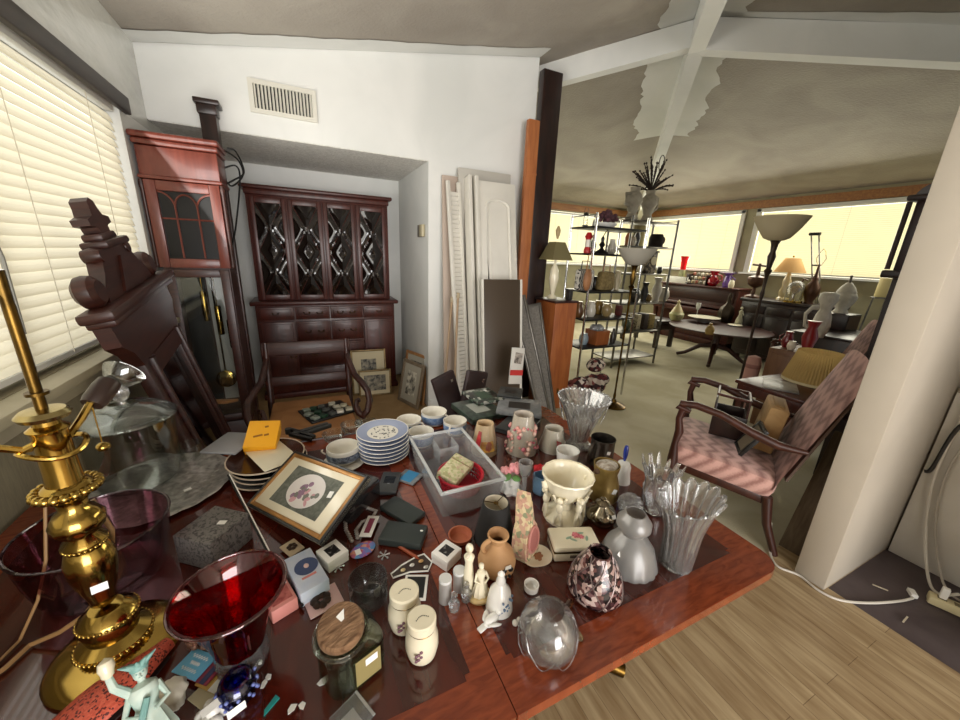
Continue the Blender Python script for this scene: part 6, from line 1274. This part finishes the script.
for s in (-1, 1): MB().box((.01,s*.205,.1), (.2,.012,.2), bev=.003).build('side', M_espresso, t)
p = wally(712, 7.1, PZ); t = thing('ruby_pitcher', 'dark ruby glass ruffled pitcher on the piano, left of the purple vase', 'vase', (p.x, p.y, PZ+.001)); MB().vessel([(.06,0),(.1,.05),(.1,.12),(.04,.2),(.05,.24),(.085,.28)], .005, 24, .006, lambda a, r, z: r*(1+(.12*math.cos(5*a) if z > .23 else 0))).build('body', mat('ruby_opaque', '#9c1220', .15, coat=.5), t); MB().tube([(.04,-.03,.22),(.09,-.09,.2),(.1,-.1,.12),(.07,-.07,.08)], .012, 8).build('handle', mat('ruby_pink', '#b8525c', .2), t)
p = wally(726, 7.1, PZ); t = thing('purple_vase', 'purple glass vase with wide flat rim on the piano end', 'vase', (p.x, p.y, PZ+.001)); MB().vessel([(.06,0),(.075,.06),(.06,.15),(.045,.21),(.09,.25),(.15,.262)], .005, 24, .006).build('body', mat('amethyst', '#6d4a9c', .2, coat=.4), t); MB().tube([(.0,-.05,.2),(.02,-.12,.16),(.01,-.08,.06)], .01, 8).build('handle', mat('amethyst', '#6d4a9c'), t)
p = wally(730, 7.05, PZ); vase('white_jar', 'small white jar at the foot of the purple vase on the piano', 'jar', (p.x-.05, p.y-.04, PZ), [(.04,0),(.05,.05),(.04,.12),(.03,.14)], M_cream)
# ---- low bench table and its urn
zb = .52; t = thing('low_table', 'low dark table with thick legs standing in front of the piano', 'table', (5.95, 4.95, 0)); MB().box((0,0,zb-.03), (.5,.95,.05), bev=.01).box((0,0,zb-.12), (.44,.88,.12), bev=.006).build('top', M_espresso, t)
for sx in (-1, 1):
    for sy in (-1, 1): MB().box((sx*.19,sy*.4,.19), (.07,.07,.38), bev=.006).build('leg', M_espresso, t)
p = wally(675, 5.82, zb); t = thing('lidded_urn', 'pale green and gold urn with pointed lid on the low dark table', 'urn', (p.x, p.y, zb-.004)); MB().lathe([(0,0),(.07,0),(.06,.03),(.11,.1),(.12,.16),(.09,.2),(0,.2)], 24).build('body', mat('celadon', '#a2a878', .4, col2='#c7bf92', ns=12), t); MB().lathe([(0,.2),(.095,.2),(.06,.27),(.025,.33),(.018,.36),(.025,.38),(0,.41)], 20).build('lid', mat('pale_gold', '#c7b88a', .35), t)
p = wally(652, 5.85, zb); vase('oval_plate', 'silvery oval plate lying on the low dark table behind the steel rack', 'plate', (p.x, p.y, zb-.004), [(.1,0),(.16,.012),(.165,.016)], M_steel)
# ---- pedestal table with crockery
pc = at(711, 361, 0); tz = .57; t = thing('pedestal_table', 'round-topped pedestal table of dark wood with sabre feet on the pale carpet', 'table', (pc.x, pc.y, 0)); R_ = .72
MB().lathe([(0,tz-.02),(R_-.02,tz-.022),(R_,tz-.01),(R_-.01,tz),(0,tz)], 44).build('top', M_dwood, t); MB().lathe([(0,.2),(.05,.2),(.07,.28),(.04,.36),(.055,.5),(.09,tz-.02),(0,tz-.02)], 18).build('column', M_dwood, t)
for k in range(4): a = .5+PI/2*k; u = Vector((math.cos(a), math.sin(a), 0)); MB().tube([u*.03+Vector((0,0,.27)), u*.2+Vector((0,0,.23)), u*.4+Vector((0,0,.08)), u*.52+Vector((0,0,.03))], [.045,.036,.028,.028], 8).build('sabre_foot', M_dwood, t)
tp = lambda u, v: at(u, v, tz+.001)
p = tp(703, 322); m = MB(); t = thing('crockery_stack', 'white serving bowl and dishes grouped on the pedestal table', 'dishes', p); MB().vessel([(.08,0),(.13,.04),(.2,.075),(.21,.08)], .006, 28).build('bowl', M_wcer, t); MB().lathe([(0,.08),(.24,.081),(.25,.09),(0,.092)], 30).build('top_plate', mat('plate_cream', '#d6cfb8', .3), t)
p = tp(735, 326); t = thing('saucer_pile', 'pale dishes near the figurine on the pedestal table', 'dishes', p); MB().lathe([(0,0),(.07,0),(.11,.02),(.1,.025),(0,.03)], 24).build('dish', M_cream, t)
p = tp(696, 318); t = thing('wine_glass', 'tall clear stemmed glass at the left of the pedestal table', 'glass', p); MB().lathe([(0,0),(.035,0),(.034,.004),(.006,.01),(.005,.14),(.03,.17),(.04,.22),(.038,.28)], 18).build('glass', mat('bright_glass', '#cfd2cf', .1, coat=.5), t)
p = tp(724, 322); t = thing('bronze_lamp_base', 'dark bronze bell-shaped centrepiece on the pedestal table', 'ornament', p); MB().lathe([(0,0),(.07,0),(.1,.06),(.12,.15),(.09,.26),(.03,.32),(.02,.4),(.03,.43),(.008,.5),(0,.5)], 20, mod=lambda a, r, z: r*(1+.1*math.cos(6*a))).build('body', mat('dark_bronze', '#3a3024', .4, .6), t)
p = tp(738, 325); t = thing('pale_figurine', 'pale greenish figurine on the pedestal table right of the bronze centrepiece', 'figurine', p); lady(p, .3, mat('pale_jade', '#b9b59a', .5), t)
p = tp(709, 334); t = thing('ochre_pot', 'small ochre pot at the near edge of the pedestal table', 'pot', p); MB().lathe([(0,0),(.05,0),(.06,.05),(.05,.1),(.02,.13),(.025,.16),(0,.16)], 16).build('body', mat('ochre', '#94793f', .5), t)
# ---- dark carved sideboard with lamp, urns, clock dome, crutches
t = thing('sideboard', 'dark carved sideboard under the long back window holding the tan-shaded lamp', 'sideboard', (6.98, 3.18, 0)); MB().box((0,0,.52), (.56,1.16,.9), bev=.01).build('carcass', M_espresso, t); MB().box((0,0,.995), (.62,1.22,.05), bev=.012).build('top', M_espresso, t)
for s in (-1, 0, 1):
    d = MB().box((-.285,s*.37,.45), (.02,.33,.6), bev=.008).build('door', M_espresso, t); MB().lathe([(0,-.012),(.06,-.012),(.08,0),(.06,.012),(0,.012)], 18, (-.295,s*.37,.48), (0,PI/2,0)).build('carved_boss', M_dwood, d)
    MB().box((-.285,s*.37,.85), (.02,.33,.13), bev=.006).build('drawer', M_espresso, t)
for sx in (-1, 1):
    for sy in (-1, 1): MB().box((sx*.22,sy*.5,.04), (.08,.08,.08), bev=.01).build('foot', M_espresso, t)
SZ = 1.021
p = wally(782, 7.05, SZ); t = thing('table_lamp', 'glass-based table lamp with tan cone shade on the carved sideboard', 'lamp', (p.x, p.y, SZ)); MB().lathe([(0,0),(.09,0),(.085,.03),(.06,.05),(.075,.13),(.05,.22),(.06,.3),(.035,.38),(.02,.46),(0,.46)], 20).build('glass_base', mat('milky_glass', '#c9b78a', .2, coat=.4), t); MB().lathe([(.21,.44),(.1,.66)], 30, cap=False).build('lamp_shade', cloth('tan_shade', '#caa573', .35), t); MB().ball((0,0,.69), .018, 10, 6).build('finial', M_brass, t)
p = wally(792, 6.80, SZ); t = thing('anniversary_clock', 'gilded clock under a clear glass dome beside the tan-shaded lamp', 'clock', (p.x, p.y, SZ)); MB().lathe([(0,0),(.12,0),(.12,.03),(0,.035)], 24).build('base', M_brass, t); MB().lathe([(.11,.03),(.11,.22),(.085,.29),(.03,.325),(0,.33)], 26).build('dome', glass('dome_glass', '#e3dcae', .15, .05, 1.0, .15), t); MB().lathe([(0,-.015),(.06,-.015),(.06,.015),(0,.015)], 20, (0,0,.2), (0,PI/2,0)).tube([(0,0,.03),(0,0,.2)], .01, 8).build('movement', M_brass, t)
p = wally(752, 6.85, SZ); t = thing('bronze_samovar', 'dark bronze samovar-like urn with cross handle left of the cream uplighter bowl', 'urn', (p.x, p.y, SZ)); MB().lathe([(0,0),(.13,0),(.12,.03),(.03,.06),(.025,.16),(.11,.22),(.13,.3),(.12,.34),(.03,.37),(.025,.5),(0,.5)], 22).build('body', mat('brown_bronze', '#4a3020', .35, .5), t); MB().tube([(0,-.11,.52),(0,.11,.54)], .016, 8).tube([(0,0,.46),(0,0,.56)], .02, 8).build('cross_handle', mat('brown_bronze', '#4a3020'), t)
p = wally(808, 6.9, SZ); t = thing('ewer_lamp', 'dark bronze ewer lamp with bare harp right of the glass clock dome', 'lamp', (p.x, p.y, SZ)); MB().lathe([(0,0),(.06,0),(.05,.03),(.09,.14),(.1,.24),(.04,.34),(.045,.38),(.02,.42),(.015,.58),(0,.58)], 20).build('body', mat('brown_bronze', '#4a3020'), t); MB().tube([(0,-.02,.56),(0,-.06,.66),(0,-.03,.76),(0,0,.8),(0,.03,.76),(0,.06,.66),(0,.02,.56)], .005, 6).build('harp', M_brass, t); MB().tube([(0,.08,.34),(0,.14,.36),(0,.16,.26),(0,.09,.18)], .012, 8).build('handle', mat('brown_bronze', '#4a3020'), t)
p0, p1 = atX(815, 234, 7.2), atX(817, 302, 7.05); t = thing('crutches', 'pair of grey metal crutches leaning on the window behind the carved sideboard', 'crutches', (p1.x, p1.y, SZ)); D_ = p0-Vector((p1.x, p1.y, SZ))
for s in (-1, 1):
    m = MB(); o = Vector((0, s*.03, 0)); m.tube([o*.3, D_*.35+o*1.6, D_+o*1.6], .011, 7); m.build('tube', M_steel, t)
MB().tube([D_+Vector((0,-.07,0)), D_+Vector((0,.07,0))], .024, 10).build('arm_pad', M_black, t); MB().tube([D_*.55+Vector((0,-.05,0)), D_*.55+Vector((0,.05,0))], .013, 8).build('hand_grip', M_dgrey, t)
# ---- right hand dark cabinet with white ceramics
cx, cy, cz = 5.72, 1.98, .82
t = thing('side_cabinet', 'dark low cabinet under the white pitcher and urn near the pink chairs', 'cabinet', (cx, cy, 0)); MB().box((0,0,cz/2), (.9,.62,cz-.04), bev=.01).build('carcass', M_espresso, t); MB().box((0,0,cz-.015), (.96,.68,.03), bev=.008).build('top', M_espresso, t)
for s in (-1, 1): MB().box((s*.22,-.315,.4), (.4,.02,.66), bev=.006).build('door', M_dwood, t)
M_chalk = mat('chalk_white', '#c4beb0', .6, col2='#b2ab9c', ns=12)
p = at(817, 337, cz+.001); t = thing('swan_pitcher', 'big chalky white pitcher with looping handle on the dark low cabinet', 'pitcher', (p.x, p.y, cz+.001)); MB().lathe([(0,0),(.1,0),(.12,.04),(.16,.14),(.13,.27),(.09,.34),(.11,.4),(.16,.46),(.15,.53),(.1,.55),(0,.55)], 26).build('body', M_chalk, t, 70); t.scale = (.52, .52, .88)
MB().tube([(-.1*.9,.08,.36),(-.2,.14,.36),(-.28,.19,.28),(-.24,.17,.14),(-.13,.1,.1)], [.03,.032,.032,.03,.028], 9).build('handle', M_chalk, t)
pu = at(840, 313, 1.02)
t = thing('box_plinth', 'dark box standing on the low cabinet beneath the lidded white urn', 'box', (pu.x, pu.y, cz+.001)); MB().box((0,0,.1), (.34,.3,.2), bev=.008).build('body', M_espresso, t); MB().box((0,-.152,.1), (.3,.004,.15)).build('front_panel', M_dwood, t)
t = thing('lidded_white_urn', 'chalky white lidded urn with floral relief behind the white pitcher', 'urn', (pu.x, pu.y, cz+.203)); MB().lathe([(0,0),(.12,0),(.1,.03),(.08,.06),(.15,.16),(.17,.24),(.13,.3),(0,.3)], 26, mod=lambda a, r, z: r*(1+.04*math.cos(8*a))).build('body', M_chalk, t, 70); t.scale = (.68, .68, .85); MB().lathe([(0,.3),(.14,.3),(.1,.37),(.04,.43),(0,.44)], 22).build('lid', M_chalk, t); MB().lathe([(0,.43),(.02,.43),(.016,.5),(.022,.53),(0,.54)], 10).build('finial', mat('dark_finial', '#4a4038', .5), t)
t = thing('pillar_candle', 'cream pillar candle on a wire stand right of the lidded white urn', 'candle', (6.75, 2.1, 0)); MB().lathe([(0,1.22),(.085,1.22),(.09,1.24),(.085,1.46),(0,1.47)], 20).build('candle', mat('wax_cream', '#d8c88e', .5), t); MB().lathe([(0,1.2),(.12,1.2),(.12,1.215),(0,1.215)], 20).build('tray', M_steel, t)
for a in (0, 2.1, 4.2): MB().tube([(.09*math.cos(a),.09*math.sin(a),1.2),(.16*math.cos(a),.16*math.sin(a),0)], .01, 6).build('leg', M_steel, t)
# ---- dark tall clock and second pink chair beyond the white column
t = thing('bonnet_clock', 'near-black longcase clock with domed bonnet, half hidden by the white column', 'clock', (3.62, .905, 0)); MB().box((0,0,.25), (.34,.44,.5), bev=.01).box((0,0,1.0), (.26,.34,1.05), bev=.006).build('trunk', M_espresso, t); MB().box((0,0,1.53), (.36,.44,.05), bev=.012).build('waist_moulding', M_espresso, t); MB().box((0,0,1.77), (.27,.36,.45), bev=.005).build('hood', M_espresso, t)
MB().box((0,0,1.99), (.38,.43,.035), bev=.012).build('cornice', M_espresso, t); MB().prism([(.19*math.cos(a), 2.0+.1*math.sin(a)) for a in [PI*i/14 for i in range(15)]], .3, 'yz', 0).build('domed_bonnet', M_espresso, t)
for sy in (-1, 1): MB().tube([(-.16,sy*.2,1.56),(-.16,sy*.2,1.97)], .014, 8).build('colonnette', M_espresso, t)
def pink_mat():
    m, nt, out = newmat('pink_bargello'); N = nt.nodes.new; L = nt.links.new; b = N('ShaderNodeBsdfPrincipled'); b.inputs['Roughness'].default_value = .9; b.inputs['Sheen Weight'].default_value = .3; L(b.outputs[0], out.inputs[0])
    tc = N('ShaderNodeTexCoord'); sx = N('ShaderNodeSeparateXYZ'); L(tc.outputs['Object'], sx.inputs[0])
    def M_(op, a, b_=None):
        n = N('ShaderNodeMath'); n.operation = op
        for i, q in enumerate((a, b_)):
            if q is None: continue
            if isinstance(q, (int, float)): n.inputs[i].default_value = q
            else: L(q, n.inputs[i])
        return n.outputs[0]
    zig = M_('MULTIPLY', M_('PINGPONG', sx.outputs[0], .055), .9); s = M_('ADD', M_('ADD', sx.outputs[1], sx.outputs[2]), zig); f = M_('PINGPONG', M_('MULTIPLY', s, 22.0), 1.0)
    ns = N('ShaderNodeTexNoise'); ns.inputs['Scale'].default_value = 90; L(tc.outputs['Object'], ns.inputs[0]); f2 = M_('ADD', f, M_('MULTIPLY', M_('SUBTRACT', ns.outputs['Fac'], .5), .6))
    cr = N('ShaderNodeValToRGB'); cr.color_ramp.elements[0].position = .08; cr.color_ramp.elements[0].color = lin('#8f655c'); cr.color_ramp.elements[1].position = .75; cr.color_ramp.elements[1].color = lin('#c59a8e'); L(f2, cr.inputs[0]); L(cr.outputs[0], b.inputs['Base Color']); return m
M_pink = pink_mat(); M_chairw = mat('chair_mahogany', '#2e130b', .4, col2='#3e1b10', ns=5, st=(6,6,1), coat=.1)
def pink_chair(label, loc, rz):
    t = thing('pink_armchair', label, 'armchair', loc, rz, 'pink patterned open armchairs')
    MB().box((0,.0,.40), (.56,.54,.13), rot=(.10,0,0), bev=.045).build('seat', M_pink, t)
    MB().box((0,0,.325), (.54,.52,.05), rot=(.10,0,0), bev=.008).build('seat_rail', M_chairw, t)
    def back(u, v):
        x = (u-.5)*.56; z = .38+.76*v; top = 1-(abs(u-.5)*2)**3*.09*v
        return (x, -.25-.22*v-.05*math.sin(PI*v)*0, .38+(z-.38)*top)
    m = MB().sheet(back, 18, 14); fs = list(m.b.faces); bmesh.ops.solidify(m.b, geom=fs, thickness=.09); m.build('backrest', M_pink, t)
    MB().box((0,-.385,.74), (.5,.012,.62), rot=(.28,0,0)).build('back_panel', mat('taupe_backing', '#5c4a40', .9), t)
    for s in (-1, 1):
        x = s*.285
        MB().tube([(x,.24,.0),(x,.25,.16),(x,.235,.3),(x,.24,.39),(x,.245,.5),(x,.235,.58),(x,.25,.66),(x,.24,.72)], [.016,.02,.028,.03,.018,.024,.018,.02], 10).build('front_leg', M_chairw, t)
        MB().tube([(x,.2,.715),(x,.27,.732),(x,.255,.752),(x,.18,.762),(x,.05,.74),(x,-.1,.68),(x,-.22,.645),(x,-.34,.645)], [.014,.018,.021,.021,.021,.024,.024,.012], 10).build('arm', M_chairw, t)
        MB().tube([(x*.93,-.24,.33),(x*.95,-.27,.17),(x*.97,-.34,.0)], [.026,.022,.018], 10).build('rear_leg', M_chairw, t)
    return t
pc1 = pink_chair('pink patterned open armchair with curved wood arms by the table corner', (2.31, 1.205, 0), math.radians(30))
pk = dup(pc1, (4.77, 1.94, .0), math.radians(30), 'pink armchair farther back, only its rounded top showing beside the column'); pk.scale = (1,1,.95)
# ---- things on and behind the near pink chair
def onchair(x, y, z): return pc1.matrix_basis @ Vector((x, y, z))
pc1_m = Matrix.Translation(pc1.location) @ Euler((0,0,math.radians(30))).to_matrix().to_4x4()
q = pc1_m @ Vector((.13, .0, .488)); t = thing('gallery_rack', 'dark wooden gallery rack standing on the pink armchair seat', 'rack', q, (.0, .06, math.radians(30)))
MB().box((0,0,.006), (.26,.18,.012), bev=.003).box((0,.084,.11), (.26,.012,.21), bev=.003).box((0,-.084,.075), (.26,.012,.15), bev=.003).box((-.124,0,.075), (.012,.17,.15), bev=.003).box((.124,0,.075), (.012,.17,.15), bev=.003).build('box', M_espresso, t)
MB().tube([(-.125,-.084,.26),(.125,-.084,.26)], .009, 6).tube([(-.125,.084,.27),(.125,.084,.27)], .009, 6).tube([(-.125,-.084,.26),(-.125,.084,.27)], .009, 6).tube([(.125,-.084,.26),(.125,.084,.27)], .009, 6).build('top_rail', M_dwood, t)
for x in (-.1, -.05, 0, .05, .1): MB().tube([(x*1.22,-.084,.15),(x*1.22,-.084,.26)], .006, 6).build('spindle', M_steel if x in (-.05,.05) else M_dwood, t)
q = pc1_m @ Vector((.13, -.19, .478)); t = thing('paper_bag', 'tan paper sack leaning between the rack and the pink backrest', 'bag', q, (.12, 0, math.radians(30))); MB().box((0,0,.14), (.3,.10,.28), bev=.012, taper=.95).build('body', mat('kraft', '#a8875a', .8, col2='#8f6f45', ns=9, bump=.3, bs=14), t); MB().box((0,-.0,.283), (.2,.05,.012), bev=.004).build('folded_top', mat('kraft_dark', '#86683f', .8), t)
q = pc1_m @ Vector((-.11, -.07, .49)); t = thing('picture_holder', 'small black picture frame tilted against the pink backrest', 'frame', q, (.5, 0, math.radians(38))); f = MB()
for s in (-1, 1): f.box((s*.075,0,.1), (.022,.02,.2), bev=.003); f.box((0,0,.1+s*.089), (.128,.02,.022), bev=.003)
f.build('moulding', M_black, t); MB().box((0,.006,.1), (.13,.004,.16)).build('grey_mount', mat('mount_taupe', '#6d6250', .7), t)
# dark table behind the chair, with shade and papers
dx, dy, dz = 3.48, 1.37, .66; t = thing('lamp_table', 'dark red small table behind the pink armchair with papers and a pleated shade on it', 'table', (dx, dy, 0), -.06); MB().box((0,0,dz-.014), (.84,.48,.028), bev=.006).box((0,0,dz-.065), (.8,.44,.07), bev=.004).build('top', M_rwood, t)
for sx in (-1, 1):
    for sy in (-1, 1): MB().box((sx*.37,sy*.19,(dz-.1)/2), (.035,.035,dz-.1), taper=1.25).build('leg', M_rwood, t)
t = thing('magazine', 'grey magazine lying on the dark red table behind the pink armchair', 'magazine', (dx-.24, dy+.03, dz+.001), .5); MB().box((0,0,.006), (.28,.21,.012), bev=.002).build('pages', mat('mag_grey', '#6f6c6a', .4, col2='#a39f9a', ns=9), t)
t = thing('lampshade', 'tan pleated drum lamp shade lying on the dark red table by the column', 'shade', (dx+.17, dy+.0, dz+.002), .4); MB().lathe([(.2,0),(.2,.012),(.145,.24),(.145,.25)], 120, cap=False, mod=lambda a, r, z: r*(1+.016*math.cos(60*a))).build('pleats', cloth('pleat_tan', '#c2a56c', .35), t); MB().lathe([(.204,-.001),(.204,.02)], 60, cap=False).build('hem_band', mat('pale_hem', '#c3b48c', .7), t)
t = thing('wood_cabinet_box', 'plain brown wood box beyond the pleated shade holding red glass', 'cabinet', (4.2, 1.745, 0), 0); MB().box((0,0,.40), (.42,.30,.80), bev=.006).build('carcass', mat('plain_brown', '#5b3b24', .5, col2='#6d4a2f', ns=5, st=(6,6,1)), t); MB().box((-.213,0,.40), (.012,.25,.7), bev=.004).build('front', mat('plain_brown', '#5b3b24'), t)
small('v', 'tall dark red glass vase on the plain brown wood box', (4.14, 1.67, .801), '#7a0f16', 1.5); t = small('j', 'small dark red glass jug left of the tall red vase', (4.16, 1.84, .801), '#6b1018', .9); small('p', 'little white lidded pot between the two dark red glass pieces', (4.06, 1.755, .801), '#d0c4b0', .6)
t = thing('pink_bolster', 'rolled pink fabric bolster standing left of the plain brown wood box', 'bolster', (4.0, 2.0, 0)); MB().lathe([(0,0),(.06,0),(.068,.03),(.068,.62),(.05,.67),(0,.69)], 20).build('roll', mat('bolster_pink', '#a97f74', .9), t); MB().lathe([(.068,.56),(.071,.57),(.071,.59),(.068,.6)], 20, cap=False).build('tie', mat('bolster_tie', '#8a5f58', .8), t)
t = thing('plywood_board', 'weathered brown board leaning behind the pink armchair against the column', 'board', (2.37, .76, 0), (.0, .46, .1)); MB().box((0,0,.36), (.02,.10,.74), bev=.003).build('plank', mat('weathered_board', '#5f5140', .8, col2='#776650', ns=7, st=(8,8,1)), t)
# ---- alcove: panel, cables, power strip
t = thing('hardboard_sheet', 'pale hardboard panel standing along the alcove wall right of the column', 'panel', (2.93, -.31, 0)); MB().box((0,0,.49), (.03,1.68,.98), bev=.003).build('sheet', mat('hardboard_white', '#d6d1c8', .5, col2='#ccc6bb', ns=3), t); MB().box((0,0,.985), (.034,1.68,.014), bev=.003).build('top_edge', mat('panel_edge', '#9c9184', .6), t)
t = thing('power_strip', 'cream power strip with a plug in it on the dark alcove floor', 'power strip', (2.69, .165, 0), -1.25); MB().box((0,0,.022), (.3,.055,.042), bev=.006).build('housing', mat('strip_cream', '#cfc39a', .45), t)
for k in range(5): MB().box((-.11+.052*k,0,.0435), (.03,.026,.002), bev=.002).build('outlet', mat('outlet_dark', '#6b6048', .5), t)
MB().box((-.11,0,.075), (.026,.022,.06), bev=.005).build('plug', M_paper, t)
def cable(label, pts, r, m, name='cable'):
    P = [Vector(p) for p in pts]; C = []
    for i in range(len(P)-1):
        a, b, c_, d = P[max(i-1,0)], P[i], P[i+1], P[min(i+2,len(P)-1)]
        for q in range(6): f = q/6; C.append(.5*((2*b)+(-a+c_)*f+(2*a-5*b+4*c_-d)*f*f+(-a+3*b-3*c_+d)*f**3))
    C.append(P[-1]); o = C[0].copy(); return single(name, MB().tube([c-o for c in C], r, 7), m, label, 'cable', o)
M_wcab = mat('cable_white', '#d3cdc0', .5)
fl = lambda u, v: at(u, v, .007)
cable('white extension cable looping round the foot of the column onto the alcove floor', [(2.33,.86,.12), (2.24,.80,.02), (2.16,.72,.008), fl(800,572)+Vector((-.03,-.01,0)), fl(818,590), fl(840,600), fl(870,603), fl(900,601), fl(913,598)], .006, M_wcab)
p = fl(912, 594); t = thing('cable_plug', 'loose white cable plug lying on the dark alcove floor', 'plug', (p.x, p.y, .0), .6); MB().box((0,0,.012), (.05,.028,.022), bev=.006).build('body', M_paper, t); MB().box((.03,.006,.012), (.016,.002,.006)).box((.03,-.006,.012), (.016,.002,.006)).build('prongs', M_chrome, t)
cable('white cable rising from the power strip up the pale panel', [(2.665,.235,.1), (2.70,.29,.03), (2.80,.35,.03), (2.88,.43,.22), (2.89,.48,.5), (2.895,.48,.8), (2.90,.47,1.0), (2.96,.40,1.06), (3.1,.3,1.1)], .0065, M_wcab)
cable('second pale cable beside the one rising from the power strip', [(2.69,.17,.06), (2.78,.27,.02), (2.86,.34,.08), (2.895,.42,.3), (2.895,.45,.6), (2.895,.41,.9), (2.90,.38,1.0), (2.99,.3,1.05)], .0055, mat('cable_grey', '#b3aca0', .5))
pb0 = atX(956, 430, 2.89); pb1 = atX(924, 471, 2.885)
cable('black cable end hanging over the pale panel', [(2.93,pb0.y-.12,1.01), (2.9,pb0.y-.05,pb0.z+.1), pb0, (2.89,(pb0.y+pb1.y)/2,pb1.z+.03), pb1], .009, M_black)
random.seed(15)
for k, (u, v, l) in enumerate(((870,548,'wood splinter near the column corner on the alcove floor'), (853,560,'longer wood splinter on the alcove floor beside the column'), (905,620,'white paint chip on the alcove floor near the cable'), (880,588,'tiny pale chip behind the white cable on the alcove floor'), (930,600,'white flake beside the power strip'))):
    p = at(u, v, 0); single('debris_chip', MB().box((0,0,.003), (rnd(.02,.06), .006, .004)), mat('chip_pale', '#c8bda4', .7), l, 'debris', (p.x, p.y, .0005), rnd(0, 3), 'chips on the alcove floor')
t = thing('wall_outlet', 'small white outlet on the alcove wall above the pale panel', 'outlet', (3.297, .38, 1.2)); MB().box((0,0,0), (.012,.07,.11), bev=.004).build('plate', M_paper, t); MB().box((-.012,0,.02), (.02,.03,.03), bev=.004).build('adapter', M_white, t)
